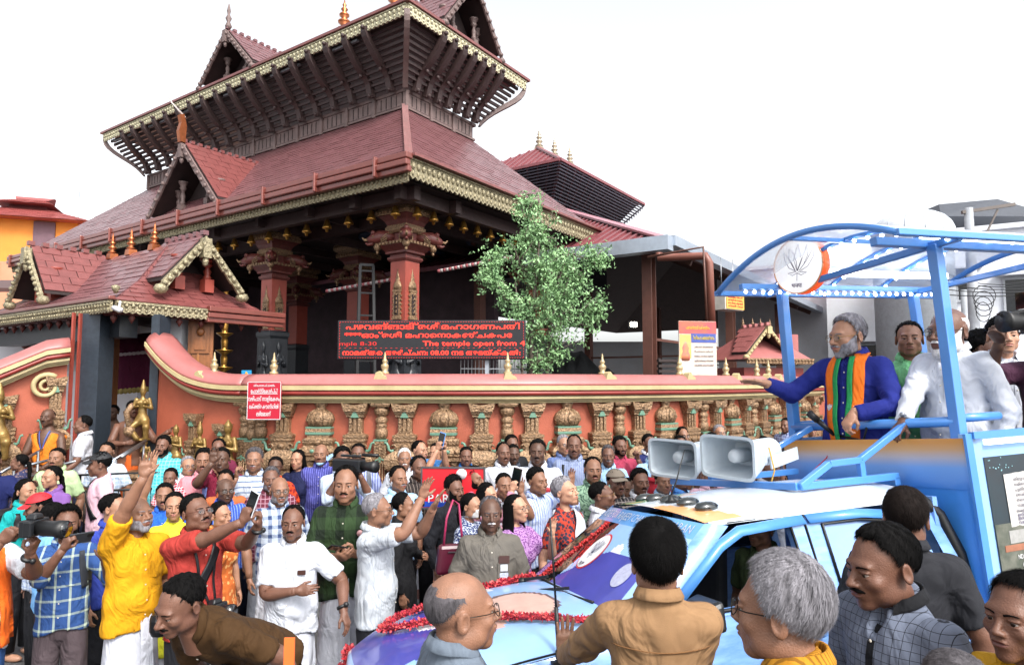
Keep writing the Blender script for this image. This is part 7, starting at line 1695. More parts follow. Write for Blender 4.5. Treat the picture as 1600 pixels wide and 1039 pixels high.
# round lotus sign on the far front post
c_ = tp(-2.45, -.70, 3.56); ls = empty('lotus_sign', 'round white lotus emblem sign with orange rim on the truck canopy', 'sign', tuple(at(1247, 415, 5.15)), R(22)); ls.rotation_euler = (R(0), R(4), R(-60)); Mx = fr((0, 0, 0), (1, 0, 0), (0, 0, 1)); rad = .218
b = MB(); b.lathe([(rad, -.075), (rad, .0)], n=48, M=Mx); b.build('rim', mat('orange rim', '#d9541f', .4, var=.06, emit='#ff5a1e', es=.25), ls); b = MB(); b.lathe([(rad * .985, .0), (rad * .985, .006)], n=48, M=Mx); b.build('face', mat('sign white face', '#d2d2d2', .35, var=0, emit='#ffffff', es=.25), ls)
b = MB(); an = np.linspace(0, 2 * PI, 49)
for i in range(48): pass
b.tube(np.c_[rad * .985 * np.cos(an), np.full(49, -.006), rad * .985 * np.sin(an)], .005, 5); b.build('edge_trim', mat('saffron print', '#d98a4a'), ls)
INK = mat('purple ink', '#5a4a6a', .5, var=0)
for pl in LOTUS: b = MB(); b.tube([(x * .23, -.010, y * .23 + .025) for x, y in pl], .0022, 4); b.build('lotus_line', INK, ls)
text('lettering', 'भाजपा', .045, fr((0, -.010, -.155), (1, 0, 0), (0, 0, 1)), INK, ls, width=.09)
# loudspeakers
HORN = mat('grey horn plastic', '#a9b4be', .45, var=.05, dirt=.1)
def horn(label, p, rz, sc):
    h = empty('loudspeaker', label, 'loudspeaker', tuple(p), rz, 'horn loudspeakers over the cab'); h.rotation_euler = (R(2), 0, rz); h.scale = (sc,) * 3      # mouth faces local -y
    sec = lambda y, w_, z_, n=2.2: [(math.copysign(abs(math.cos(a)) ** (1 / n * 1.2) * w_, math.cos(a)), y, math.copysign(abs(math.sin(a)) ** (1 / n * 1.2) * z_, math.sin(a))) for a in np.linspace(0, 2 * PI, 32, endpoint=False)]
    out = [(-.0, .235, .155), (.0, .225, .145), (.03, .222, .142), (.16, .17, .115), (.28, .115, .085), (.36, .09, .075)]; V = []; b = MB()
    for y, w_, z_ in out: V += sec(y, w_, z_, 4.5)
    V2 = []
    for y, w_, z_ in ((.0, .215, .135), (.05, .20, .125), (.16, .155, .10), (.24, .11, .08), (.25, .0, .0)): V2 += sec(y, w_, z_, 4.5)
    n = 32; b.add(V, [(i * n + j, (i + 1) * n + j, (i + 1) * n + (j + 1) % n, i * n + (j + 1) % n) for i in range(len(out) - 1) for j in range(n)] + [tuple(range(5 * n, 6 * n))[::-1]], 0, False)
    b.add(V2, [(i * n + j, i * n + (j + 1) % n, (i + 1) * n + (j + 1) % n, (i + 1) * n + j) for i in range(4) for j in range(n)], 0, False)
    V3 = sec(0, .235, .155, 4.5) + sec(-.001, .215, .135, 4.5); b.add(V3, [(j, (j + 1) % n, n + (j + 1) % n, n + j) for j in range(n)]); b.build('horn', HORN, h)
    M = fr((0, 0, 0), (1, 0, 0), (0, 0, 1)); b = MB(); b.lathe([(.0, -.06), (.04, -.065), (.05, -.09), (.052, -.22)], n=18, M=M); b.build('reflex_cone', mat('pale horn cone', '#c2c9cf', .4, var=0), h)
    b = MB(); b.lathe([(.09, -.34), (.10, -.37), (.10, -.50), (.07, -.53)], n=20, M=M); b.build('driver', HORN, h); b = MB()
    b.bar((-.12, .33, -.06), (-.12, .66, -.02), .012, .09); b.bar((.12, .33, -.06), (.12, .66, -.02), .012, .09); b.build('bracket', HORN, h); b = MB(); b.lathe([(.03, .0), (.03, .012)], n=10, M=fr((-.126, .52, -.03), (0, 1, 0), (0, 0, 1))); b.build('bolt', STEEL, h)
    return h
horn('nearer grey horn loudspeaker on the blue frame over the cab', tp(-1.36, -.16, 1.93), R(-56), .92); horn('farther grey horn loudspeaker left of the larger one', tp(-1.34, -.86, 1.91), R(-50), .92)
b = MB(); p = tp(-1.55, -.05, 1.98); b.tube([p + [.04, -.1, .02], p + [.06, -.13, -.12], p + [.02, -.15, -.22], p + [.1, -.1, -.28]], .005, 5); b.build('cord', mat('yellow cord', '#b08a3a', .7), label='yellow tie cord hanging from the horn speaker', cat='cord')
b = MB(); q = [(-2.56, -.30, 2.12), (-2.52, -.30, 2.0), (-2.45, -.32, 1.85), (-2.35, -.38, 1.75), (-2.25, -.36, 1.70)]; b.tube([tp(*a) for a in q], .004, 5); b.build('cable', mat('red cable', '#b0202a', .5), label='thin red cable hanging off the front rail', cat='cable')
# microphone
mc = empty('microphone', 'black microphone on a bent stand at the front rail', 'microphone'); b = MB(); p = tp(-2.34, -.34, 2.22); q = tp(-2.50, -.26, 2.03); b.tube([p, p + (q - p) * .35], [.026, .024], 12); b.build('head', mat('mic grille', '#1b1c1e', .5, .3, var=.3, vs=200), mc); b = MB(); b.tube([p + (q - p) * .35, q], [.019, .014], 10); b.build('handle', BLACKM, mc); b = MB(); b.tube([q, tp(-2.52, .0, 1.98), tp(-2.53, .05, 2.1)], .009, 6); b.build('stand', BLACKM, mc); b = MB(); b.tube([q, tp(-2.50, -.14, 1.96), tp(-2.52, -.24, 2.02), tp(-2.55, -.26, 2.1)], .006, 6); b.build('wire', BLACKM, mc)
# flower garlands on the bonnet
def garland(label, pts, r, n, seed):
    pts = np.asarray(pts, float); rg = np.random.default_rng(seed); s_ = np.r_[0, np.cumsum(np.linalg.norm(np.diff(pts, axis=0), axis=1))]; V = []
    b = MB(); b.tube(pts, r * .45, 6); root = empty('garland', label, 'garland', group='flower garlands on the truck bonnet'); b.build('string', mat('garland core', '#7a1420', .8, var=.3, vs=60), root)
    for _ in range(n):
        q = rg.uniform(0, s_[-1]); c = np.array([np.interp(q, s_, pts[:, i]) for i in range(3)]); d = rg.normal(0, 1, 3); d /= np.linalg.norm(d); d[2] = abs(d[2]) * .8 - .1; c = c + d * r * rg.uniform(.3, .75); a = d + rg.normal(0, .5, 3); a /= np.linalg.norm(a); x = np.cross(a, rg.normal(0, 1, 3)); x /= np.linalg.norm(x) + 1e-6; L = r * rg.uniform(.35, .8)
        V += [c, c + a * L * .5 + x * L * .32, c + a * L, c + a * L * .5 - x * L * .32]
    V = np.array(V); mi = rg.integers(0, 3, len(V) // 4); me = mesh_fast('petals', V, np.arange(len(V)).reshape(-1, 4), mi, False); o = link('petals', me, [mat('garland crimson', '#8e1530', .6, var=.3, vs=30), mat('garland red', '#b02a34', .6, var=.25, vs=30), mat('garland coral', '#c04a4a', .6, var=.2, vs=30)], root); o['kind'] = 'stuff'
bt = lambda t, s, h=.03: tp(*(np.array(bon(t, s)) + [0, 0, h]))
def bpath(l): l = np.array(l, float); k = np.linspace(0, len(l) - 1, 60); return [bt(np.interp(q, range(len(l)), l[:, 0]), np.interp(q, range(len(l)), l[:, 1])) for q in k]
garland('red flower garland looped across the middle of the bonnet', bpath([(.10, .88), (.22, .74), (.34, .58), (.46, .42), (.58, .24), (.70, .04), (.80, -.16), (.86, -.36), (.80, -.50), (.68, -.44), (.60, -.30)]), .030, 2400, 1)
garland('red flower garland along the far edge of the bonnet', bpath([(.02, -.90), (.12, -.93), (.25, -.96), (.40, -.98)]), .036, 900, 2)
garland('crimson flower garland hanging over the truck nose', bpath([(1.0, -.9), (1.08, -.7), (1.15, -.4), (1.2, -.1)]), .036, 700, 3)
# ------------------------------------------------------------------ cloths
WS = cloth('white shirt cotton', '#b9bcc4'); WS2 = cloth('cream white linen', '#aeb0b2'); MU = cloth('white mundu cotton', '#b7bac4')
TRB = cloth('black trousers', '#14151a'); TRG = cloth('grey brown trousers', '#4a4044'); TRN = cloth('navy trousers', '#1b2236'); JEAN = cloth('blue jeans', '#22406e')
LBL = cloth('light blue shirt', '#8fb0d0'); LST = cloth('light striped shirt', '#a9b4cc', 'vstripe', '#6f80b4', 42, .3)
# ------------------------------------------------------------------ people
CROWD = 'people in the crowd watching the truck'
def PP(label, px, py, D, yaw=0, floor=None, **k):
    if floor is None: D = D * float(np.interp(D, [5.5, 7.4], [1.07, 1.0]))
    py += 13. / D if k.get('hair', ('short',))[0] not in ('fringe', 'recede') else 0
    p = at(px, py, D); fl = floor if floor is not None else (.15 if D > 7.1 else gz(p[1]))
    zt = p[2]
    if floor is None and zt - fl > 1.86: fl = zt - 1.80
    if 'res' not in k: k['res'] = .0165 if D < 5 else (.019 if D < 6.5 else .022)
    if 'hres' not in k: k['hres'] = .0062 if D < 5.2 else .0080
    k.setdefault('hs', .99); k.setdefault('group', CROWD if D < 20 and floor is None else None)
    return person(label, p[0], p[1], zt, fl, yaw, **k)
def held_phone(p, hand, label, m, size=(.075, .010, .155), tilt=None, off=.03, land=False):
    c, f, n_, fd = p['hands'][hand]; nrm = n_ - f; nrm /= np.linalg.norm(nrm); ax = f - c; ax /= np.linalg.norm(ax)
    e = empty('phone', label, 'phone', tuple(c + (f - c) * .85 + nrm * off)); x_ = np.cross(nrm, ax)
    M = np.eye(4); 
    if tilt is None: M[:3, 0], M[:3, 1], M[:3, 2] = (ax, x_, nrm) if land else (x_, nrm, ax)
    else: M = np.array(Matrix.Rotation(R(tilt[0]), 4, 'Z') @ Matrix.Rotation(R(tilt[1]), 4, 'Y') @ Matrix.Rotation(R(tilt[2]), 4, 'X'))
    M[:3, 3] = c + (f - c) * .85 + nrm * off; e.matrix_world = Matrix(M); b = MB(); b.box((0, 0, .04), size); b.build('case', m, e, bevel=.008); b = MB(); b.box((0, -size[1] * .52, .04), (size[0] * .9, .001, size[2] * .93)); b.build('screen', GLASS, e); b = MB(); b.box((size[0] * .22, size[1] * .55, .04 + size[2] * .36), (.024, .004, .04)); b.build('lens_block', CHARC, e, bevel=.002); return e
def camera_body(label, p, rz, rx=0., lens=.12, lr=.036, sc=1., strap=None):
    e = empty('camera', label, 'camera', tuple(p), rz); e.rotation_euler = (rx, 0, rz); e.scale = (sc,) * 3; b = MB(); b.box((0, 0, 0), (.135, .065, .09)); b.hexa([(-.035, -.035, .045), (.035, -.035, .045), (.035, .03, .045), (-.035, .03, .045), (-.022, -.03, .075), (.022, -.03, .075), (.022, .02, .075), (-.022, .02, .075)]); b.box((-.055, -.02, .0), (.03, .05, .085)); b.build('camera_body', CHARC, e, bevel=.008); M = fr((0, 0, -.004), (1, 0, 0), (0, 0, 1)); b = MB(); b.lathe([(lr * .9, .03), (lr * .9, .06), (lr, .065), (lr, lens * .7), (lr * 1.1, lens * .75), (lr * 1.1, lens)], n=20, M=M); b.build('lens', RUB, e); b = MB(); b.lathe([(lr * .95, lens + .001), (lr * .95, lens + .003)], n=20, M=M); b.build('front_element', GLASS, e); return e
def watch(p, hand, m=None, name='watch'):
    c, f, n_, fd = p['hands'][hand]; a = (f - c) / np.linalg.norm(f - c); b = MB(); s = p['s']; M = np.eye(4); u = np.cross(a, (0, 0, 1.)); u = u / (np.linalg.norm(u) + 1e-9); M[:3, 0] = u; M[:3, 1] = np.cross(a, u); M[:3, 2] = a; M[:3, 3] = c - a * .035
    b.lathe([(.034 * s, -.009), (.0365 * s, 0), (.034 * s, .009)], n=14, M=M); b.v = [(np.asarray(q)) for q in b.v]; nn = (n_ - f) / np.linalg.norm(n_ - f); b.ball(c - a * .035 - nn * .036 * s, (.018,) * 3, 8, 0)
    o = b.build(name, m or RUB, p['root']); o.matrix_parent_inverse = (Matrix.Translation(p['root'].location) @ p['root'].rotation_euler.to_matrix().to_4x4() @ Matrix.Diagonal((*p['root'].scale, 1))).inverted(); return o
def pocket(p, x=.075, z=1.24, m=None):
    b = MB(); g_ = [(x - .045, z + .05), (x + .045, z + .05), (x + .045, z - .05), (x, z - .065), (x - .045, z - .05)]; V = on_front(p, g_, .006); b.add(p['LN'](V), [(0, 1, 2, 3, 4)]); return b.build('pocket', m, p['root'])
def pack_straps(p, m):
    for s in (-1, 1): ribbon(p, [(s * .125, 1.40), (s * .135, 1.28), (s * .15, 1.14)], .045, m, 'strap', .008)
    b = MB(); b.box((0, .19, 1.22), (.28, .14, .40)); o = b.build('backpack', m, p['root'], bevel=.05); return o
def lanyard(p, col='lanyard blue', hexc='#3a4a8a'):
    m = mat(col, hexc, .6)
    for s in (-1, 1): ribbon(p, [(s * .06, 1.42), (s * .03, 1.30), (s * .004, 1.17)], .014, m, 'lanyard', .008, thick=.002)
    b = MB(); c = on_front(p, [(0, 1.13)], .010)[0]; b.box(c, (.055, .006, .08)); b.build('badge', mat('badge white', '#b5b8bd', .4), p['root'])

# gate people
SAFR = cloth('saffron cloth', '#c9701f'); PEA = cloth('peach mundu', '#c98a68'); ORM = cloth('orange mundu', '#b5531f')
q = PP('bare chested priest in orange mundu leaning on the gate post', 207, 625, 9.2, 15, floor=.48, head=(25, 0), skin='d', stache='b', shirt=('bare', None), low=('mundu', ORM), arms=('belly', ((.50, -.10, 1.28), (.2, .1, -1), (1, -.1, .1), (0, -1, 0), 'relaxed')), fat=.3, res=.017)
ribbon(q, [(.06, 1.42), (.05, 1.30), (.0, 1.20), (-.05, 1.30), (-.06, 1.42)], .006, WS, 'necklace', .004, thick=.003)
q = PP('man in saffron shawl and peach mundu clasping his hands by the gate wall', 76, 638, 8.6, 8, floor=.36, skin='x', hair=('fringe', 'black'), stache='b', shirt=('bare', None), low=('mundu', PEA), arms=('clasp', 'clasp'), res=.018); 
for s in (-1, 1): ribbon(q, [(s * .16, 1.37), (s * .12, 1.25), (s * .01, 1.0)], .15, SAFR, 'shawl', .014, back=[(s * .15, 1.37), (s * .13, 1.2)], thick=.008)
lanyard(q)
PP('balding man in white shirt turned left on the gate steps', 132, 650, 8.6, -60, floor=.34, skin='d', hair=('recede', 'black'), shirt=('half', WS), low=('trousers', TRN), arms=('down', ((.30, -.25, .95), (.2, .4, -.4), (.3, -.6, -.7), (0, 0, -1), 'rail')), stache='b')
PP('dark man in white mundu deep inside the gateway', 178, 633, 10.6, 5, floor=.46, skin='x', shirt=('bare', None), low=('mundu', MU), arms=('belly', 'down'))
PP('person in red shirt half hidden in the doorway', 147, 655, 9.8, -10, floor=.46, skin='x', shirt=('half', cloth('dull red cotton', '#7c2024')), low=('trousers', TRB))
# left crowd
PP('woman in dark patterned saree looking left by the far rails', 33, 708, 7.7, -72, fem=True, skin='d', hair=('braid', 'black'), shirt=('dress', cloth('dark saree print', '#2b2d4a', 'print', '#6d5a5a', 26, .2)), low=('sari', cloth('dark saree', '#2b2d44')), arms=('down', 'down'))
q = PP('moustached man in pale green shirt with lanyard', 90, 698, 7.0, 10, skin='m', stache='B', shirt=('half', cloth('pale green cotton', '#9fb58a')), low=('trousers', TRG), fat=.2); lanyard(q)
q = PP('young woman in purple shirt with folded arms and lanyard', 84, 727, 6.3, -5, fem=True, head=(-15, 0), skin='l', hair=('braid', 'black'), shirt=('full', cloth('purple blouse', '#6d4a86')), low=('trousers', TRB), arms=('fold', 'fold2')); lanyard(q)
q = PP('woman in teal kurta with backpack seen in right profile', 40, 748, 5.6, 78, fem=True, skin='l', hair=('tied', 'black'), shirt=('full', cloth('teal kurta', '#0f8a8a')), low=('trousers', TRB), arms=('down', 'belly')); pack_straps(q, BLACKM)
PP('man in navy shirt at the left frame edge', -14, 700, 6.4, 40, skin='d', shirt=('full', cloth('navy shirt', '#141c4a')), low=('trousers', TRB), arms=('down', ((.28, -.3, 1.35), (.4, 0, -1), (.5, -.5, .3), (0, -1, 0), 'relaxed')))
PP('bearded man in red cap and white shirt looking down left', 68, 768, 5.0, -45, head=(-10, -12), skin='d', beard='b', stache='b', cap=mat('red cap cloth', '#b01822', .7, var=.08), shirt=('half', cloth('white blue check', '#a9b4c4', 'grid', '#7d8db0', 22, .15)), low=('trousers', TRB))
PP('man in light blue shirt behind the phone photographer', 84, 785, 4.55, 130, skin='d', shirt=('half', cloth('sky blue shirt', '#6fa3d6')), low=('trousers', cloth('brown trousers', '#3a2824')), collar=True)
CHK = cloth('blue plaid cotton', '#2c4a80', 'check', '#b5c4b0', 11, .16, 10.)
q = PP('curly haired man in blue plaid shirt filming with a phone', 105, 790, 4.0, 22, head=(12, 2), skin='d', hair=('short', 'black'), thick=1.35, wave=.35, curl=.5, strand=1500, slen=.035, beard='b', stache='b', shirt=('roll', CHK), low=('trousers', TRG), arms=(((.05, -.30, 1.47), (-.6, 0, -1), (.35, -.3, .85), (.5, .3, .2), 'grip'), ((.30, -.30, 1.36), (.5, .2, -1), (.05, -.25, 1), (-.4, -.6, 0), 'open')), hres=.0052, wk=.95)
held_phone(q, 0, 'dark phone held sideways by the plaid shirted man', mat('phone grey', '#3f444b', .3, .3), land=True, off=.035); pack_straps(q, mat('grey pack cloth', '#2c3038', .8)); pocket(q, .08, 1.23, CHK)
q = PP('cameraman in white printed T shirt and orange scarf cut by the left edge', -34, 785, 3.55, 58, skin='d', shirt=('tee', cloth('white tee', '#b4b7be')), low=('trousers', JEAN), arms=(((.0, -.34, 1.52), (-.5, 0, -1), (.3, -.5, .6), (.3, 0, .2), 'grip'), ((.12, -.42, 1.44), (.6, .1, -1), (.1, -.5, .8), (-.2, 0, 1), 'grip')), fat=.5, collar=False)
ORS = cloth('orange scarf', '#d9601c'); ribbon(q, [(.12, 1.42), (.13, 1.25), (.16, 1.0), (.17, .84)], .12, ORS, 'scarf', .02, back=[(.11, 1.40), (.12, 1.2)], thick=.01)
h0 = q['hands'][1][1]; camera_body('black camera with long lens raised by the cameraman at the left edge', h0 + np.array([.0, -.02, .08]), R(80), lens=.20, lr=.042); watch(q, 1)
b = MB(); cpt = on_front(q, [(.02, 1.12)], .006)[0]; 
for s, m_ in ((-1, 1), (0, 0), (1, 0)): b.tube(on_front(q, [(.06 + .0 * s, 1.08), (.06 + .05 * s, 1.12), (.06 + .06 * s, 1.17), (.06 + .02 * s, 1.14)], .007), .008, 5, 0)
b.tube(on_front(q, [(.06 + .10 * math.cos(a), 1.08 + .08 * math.sin(a)) for a in np.linspace(-2.9, -.2, 12)], .007), .008, 5, 1); b.build('shirt_print', [mat('print orange', '#c9481c', .6), mat('print green', '#3f8a5a', .6)], q['root'])
b = MB(); c_ = on_front(q, [(x, 1.0) for x in np.linspace(-.06, .18, 9)], .008)
for i in range(8): b.tube([c_[i] + [0, 0, -.01], c_[i] + [.01, 0, .012], c_[i] + [.02, 0, -.006]], .003, 4)
b.build('shirt_lettering', mat('print red', '#a83040', .6), q['root'])
PKT = cloth('pale pink tee', '#c4a0ac')
q = PP('man in pink T shirt and black cap turned left', 160, 706, 6.6, -48, head=(-18, -4), skin='d', cap=mat('black cap cloth', '#17181c', .7), shirt=('tee', PKT), low=('trousers', TRN), collar=False); ribbon(q, [(-.10, 1.42), (.02, 1.25), (.14, 1.06)], .05, BLACKM, 'sling_strap', .008)
PP('man with glasses in pale shirt behind the black cap', 168, 690, 7.7, 5, skin='m', glasses='steel', shirt=('half', cloth('pale blue check', '#9fb0c6', 'grid', '#c2c8d0', 20, .2)), low=('trousers', TRB))
q = PP('man in blue polo raising his arm behind the yellow shirt', 178, 770, 4.55, 75, head=(20, 5), skin='l', shirt=('half', cloth('royal blue polo', '#2c3c8c')), low=('trousers', TRB), arms=('down', ((.16, -.22, 1.90), (.6, .3, -.2), (.05, -.08, 1), (-.1, -1, .1), 'wave')), hs=1.0)
YSH = cloth('mustard yellow shirt', '#c08a10')
q = PP('grey bearded man in mustard yellow shirt waving', 214, 777, 3.9, 58, head=(8, 5), skin='m', hair=('fringe', 'grey'), beard='G', stache='G', shirt=('half', YSH), low=('mundu', MU), arms=(((-.10, -.26, 1.88), (-.8, 0, -.4), (.0, -.1, 1), (-.3, -1, .1), 'wave'), 'down'), fat=.7, hres=.0052); pocket(q, .08, 1.24, YSH)
q = PP('smiling woman in lemon yellow dress with tied hair', 273, 768, 4.8, 25, fem=True, skin='l', hair=('tied', 'black'), shirt=('dress', cloth('lemon dress', '#c9c832', 'band', '#c9c832', 0, .01)), low=('leggings', MU), collar=False)
PP('man in bright blue shirt behind the yellow dress', 258, 754, 5.5, 20, skin='m', stache='b', shirt=('half', cloth('bright blue shirt', '#2458b4')), low=('trousers', TRB))
TUR = cloth('turquoise check', '#3fa9b4', 'grid', '#7fc4c8', 26, .2)
PP('bearded man in turquoise shirt by the statues', 256, 680, 7.7, 5, skin='d', beard='b', stache='b', thick=1.1, shirt=('half', TUR), low=('trousers', TRB), fat=.3)
PP('small boy in red check shirt held up in the crowd', 267, 731, 6.7, 10, floor=.42, child=True, skin='d', shirt=('half', cloth('red check', '#b03044', 'grid', '#c9b4b8', 28, .3)), low=('trousers', TRB), hs=.95, wk=.85, group=CROWD)
PP('old grey haired man with glasses in white shirt', 294, 711, 7.0, 40, skin='l', hair=('short', 'grey'), stache='g', glasses='dark', shirt=('half', WS), low=('trousers', TRG))
PNK = cloth('pink shirt', '#c47f88')
PP('man with goatee in pink shirt hand raised to shoulder', 319, 701, 6.8, 18, skin='m', stache='b', thick=1.25, beard=None, shirt=('half', PNK), low=('trousers', TRB), arms=('belly', ((.16, -.26, 1.40), (.6, 0, -1), (0, -.2, 1), (-.8, -.3, 0), 'relaxed')), fat=.3)
PP('man in maroon shirt with glasses by the golden figure', 342, 686, 7.9, 10, skin='d', hair=('recede', 'black'), glasses='dark', shirt=('half', cloth('maroon shirt', '#5c1c34')), low=('trousers', TRB))
q = PP('man in maroon vest waving with hand before his face', 347, 698, 6.6, 15, skin='x', shirt=('half', cloth('wine red shirt', '#6d1830')), low=('trousers', TRB), arms=(((-.03, -.34, 1.60), (-.7, 0, -1), (.1, -.1, 1), (0, -1, .1), 'wave'), 'down')); pack_straps(q, mat('violet strap', '#6a7ab4', .7))
PP('bald man with dark glasses in blue striped shirt', 352, 747, 5.6, 38, skin='x', hair=('fringe', 'black'), glasses='dark', shirt=('half', cloth('blue stripe shirt', '#2f4a9a', 'vstripe', '#7f94c9', 36, .2)), low=('trousers', TRB))
PP('man with steel glasses behind the bald man', 353, 734, 6.1, 10, skin='m', glasses='steel', shirt=('half', cloth('rust tee', '#a85a34')), low=('trousers', TRB))
REDS = cloth('brick red shirt', '#94302a')
q = PP('photographer in brick red shirt filming with raised phone', 309, 773, 3.85, 55, head=(5, 14), skin='d', stache='b', glasses='red', shirt=('half', REDS), low=('trousers', TRB), arms=(((.04, -.50, 1.60), (-.5, 0, -1), (.15, -.3, .95), (.8, 0, .2), 'grip'), ((.13, -.48, 1.55), (.5, .1, -1), (-.1, -.3, .95), (-.8, .2, .2), 'grip')), fat=.4, hres=.0052); watch(q, 1)
held_phone(q, 0, 'white phone raised in both hands by the red shirted man', mat('phone white', '#b9bcc0', .25), off=.02)
for s in (-1, 1): ribbon(q, [(s * .07, 1.42), (s * .05, 1.2), (s * .02 + .03, 1.02)], .016, BLACKM, 'strap', .008)
ribbon(q, [(.10, 1.40), (-.02, 1.2), (-.15, .98)], .06, BLACKM, 'sling_strap', .010)
cp = q['world'](q['LN'](on_front(q, [(.03, .99)], .05)[0])); camera_body('black camera hanging on the red shirted photographer', cp, R(62), R(-12), lens=.15); b = MB(); bp_ = q['world']((-.22, -.02, .95)); b.box(bp_, (.13, .10, .14), R(50)); b.build('sling_bag', BLACKM, label='black sling bag at the photographer hip', cat='bag', bevel=.04)
PP('woman with tied hair in orange dress behind the photographer', 343, 783, 4.75, 70, fem=True, skin='l', hair=('tied', 'black'), shirt=('dress', cloth('orange print dress', '#b8602c', 'print', '#d09a60', 24, .2)), low=('sari', cloth('orange skirt', '#a85a2c')), collar=False)
PP('grey haired man in striped shirt giving a thumbs up', 398, 699, 6.6, 12, skin='m', hair=('short', 'salt'), thick=1.2, stache='g', shirt=('half', cloth('white striped shirt', '#a9b0bc', 'hstripe', '#5f6f8c', 20, .25)), low=('trousers', TRN), arms=('thumb', 'down'))
PP('grey bearded man in maroon check shirt', 424, 728, 5.85, 20, skin='d', hair=('short', 'salt'), beard='g', stache='g', shirt=('half', cloth('maroon check', '#5c2434', 'grid', '#94707c', 26, .2)), low=('mundu', MU), fat=.3)
PP('bald man with sunglasses in blue white check shirt', 437, 746, 5.2, 30, skin='m', hair=('fringe', 'salt'), beard='g', stache='g', glasses='dark', shirt=('half', cloth('blue white check', '#a9b4c4', 'check', '#35466c', 13, .4)), low=('mundu', MU), fat=.5)
PP('woman in orange saree beside the maroon check man', 431, 712, 6.9, 10, fem=True, skin='x', hair=('tied', 'black'), shirt=('dress', cloth('orange red saree', '#b83c1c', 'print', '#7c1f1c', 22, .22)), low=('sari', cloth('orange red skirt', '#a8341c')), collar=False)
PP('long haired woman in navy cardigan over grey dress', 466, 702, 7.2, -8, fem=True, skin='l', hair=('long', 'black'), shirt=('kurta', cloth('navy cardigan', '#14193a', 'print', '#14193a', 4, .01)), low=('sari', cloth('navy skirt', '#12162c')), collar=False)
PP('bald man in purple striped shirt with mask under chin', 502, 694, 7.2, 5, skin='m', hair=('fringe', 'black'), stache='b', mask=('chin', mat('blue surgical mask', '#86a9c9', .8, var=.03)), shirt=('half', cloth('purple stripe', '#3a3c80', 'vstripe', '#6a6cb0', 40, .25)), low=('trousers', TRB), fat=.2)
q = PP('video cameraman in pale shirt shouldering a video camera', 535, 698, 6.8, 30, skin='d', beard='b', stache='b', thick=1.4, shirt=('roll', cloth('pale work shirt', '#a5b2c4')), low=('trousers', TRB), arms=('cam', 'cam'))
vc = empty('video_camera', 'black shoulder video camera above the green check shirt', 'video camera', tuple(at(548, 727, 6.4)), R(65)); b = MB(); b.box((0, .02, 0), (.11, .32, .12)); b.box((0, .0, .09), (.03, .24, .025)); b.build('camera_body', CHARC, vc, bevel=.012); b = MB(); b.lathe([(.04, .14), (.045, .22), (.055, .26), (.055, .30)], n=16, M=fr((0, 0, 0), (1, 0, 0), (0, 0, 1))); b.build('lens', RUB, vc); b = MB(); b.box((.13, -.02, .02), (.11, .012, .08)); b.build('monitor', GLASS, vc); b = MB(); b.tube([(.05, -.1, .1), (.05, -.28, .1)], .016, 8); b.build('microphone', RUB, vc)
q = PP('man in blue striped shirt and glasses with backpack', 560, 692, 7.2, 8, skin='d', glasses='gold', stache='b', shirt=('roll', cloth('lavender stripe', '#9aa4c9', 'vstripe', '#4f5a9c', 34, .3)), low=('trousers', TRB)); pack_straps(q, mat('grey strap', '#5c6068', .8))
GCH = cloth('dark green check', '#26391f', 'check', '#101a10', 7.5, .45, 7.)
q = PP('tall man in dark green check shirt holding a phone', 541, 731, 4.45, 6, skin='m', thick=.9, hair=('recede', 'black'), stache='b', shirt=('roll', GCH), low=('mundu', MU), arms=(((-.02, -.27, 1.15), (-.6, .1, -.7), (.6, -.5, .2), (.3, .6, .6), 'relaxed'), ((.10, -.26, 1.17), (.6, .1, -.7), (-.7, -.45, .25), (.2, .6, .6), 'grip')), fat=.25, hres=.0055, neck=.36)
held_phone(q, 1, 'black phone held low by the green check shirted man', BLACKM, off=.02); b = MB(); c_ = on_front(q, [(.115, 1.27)], .008)[0]; b.lathe([(.022, 0), (.022, .004)], n=14, M=fr(c_, (1, 0, 0), (0, 0, 1))); b.build('button_badge', mat('badge rose', '#b88a8c', .4), q['root'])
WHM = cloth('crisp white shirt', '#bfc3cc')
q = PP('balding man in white shirt and mundu with forehead mark', 459, 791, 4.0, 6, skin='d', hair=('recede', 'black'), thick=.7, stache='B', bindi=True, shirt=('half', WHM), low=('mundu', MU), arms=(((.08, -.23, 1.17), (-.7, .1, -.6), (.9, -.15, .1), (0, .9, -.2), 'relaxed'), ((.40, -.24, 1.02), (.4, .3, -.2), (.35, -.3, -.8), (-.6, .2, -.3), 'relaxed')), fat=.6, hres=.005); watch(q, 1); pocket(q, .085, 1.25, WHM); b = MB(); c_ = on_front(q, [(.09, 1.265)], .012)[0]; b.box(c_, (.055, .012, .03)); b.build('pocket_wallet', mat('brown leather', '#3c2018', .5), q['root'])
KUR = cloth('pale linen kurta', '#a9aeb4', 'vstripe', '#9aa0a8', 70, .3)
q = PP('grey haired man in white linen shirt waving both arms', 588, 769, 4.1, 82, head=(12, 2), skin='m', hair=('short', 'grey'), glasses='dark', shirt=('half', KUR), low=('trousers', TRB), arms=(((-.10, -.36, 1.70), (-.5, .0, -.9), (.0, -.35, .95), (-.55, -.8, .1), 'wave'), ((.06, -.40, 1.60), (.5, .0, -.9), (.1, -.45, .9), (.1, -1, .1), 'wave')), fat=.5, hres=.0052); watch(q, 0)
PP('smiling man in pale blue shirt behind the waving arms', 622, 729, 5.8, 40, skin='m', hair=('recede', 'black'), shirt=('half', LBL), low=('mundu', MU), stache='g')
PP('woman in black dress and white shawl behind the waving man', 628, 768, 4.95, 95, fem=True, skin='m', hair=('bun', 'black'), shirt=('kurta', cloth('black dress', '#111114')), low=('sari', cloth('black skirt', '#0f0f12')), collar=False, arms=('down', 'belly'))
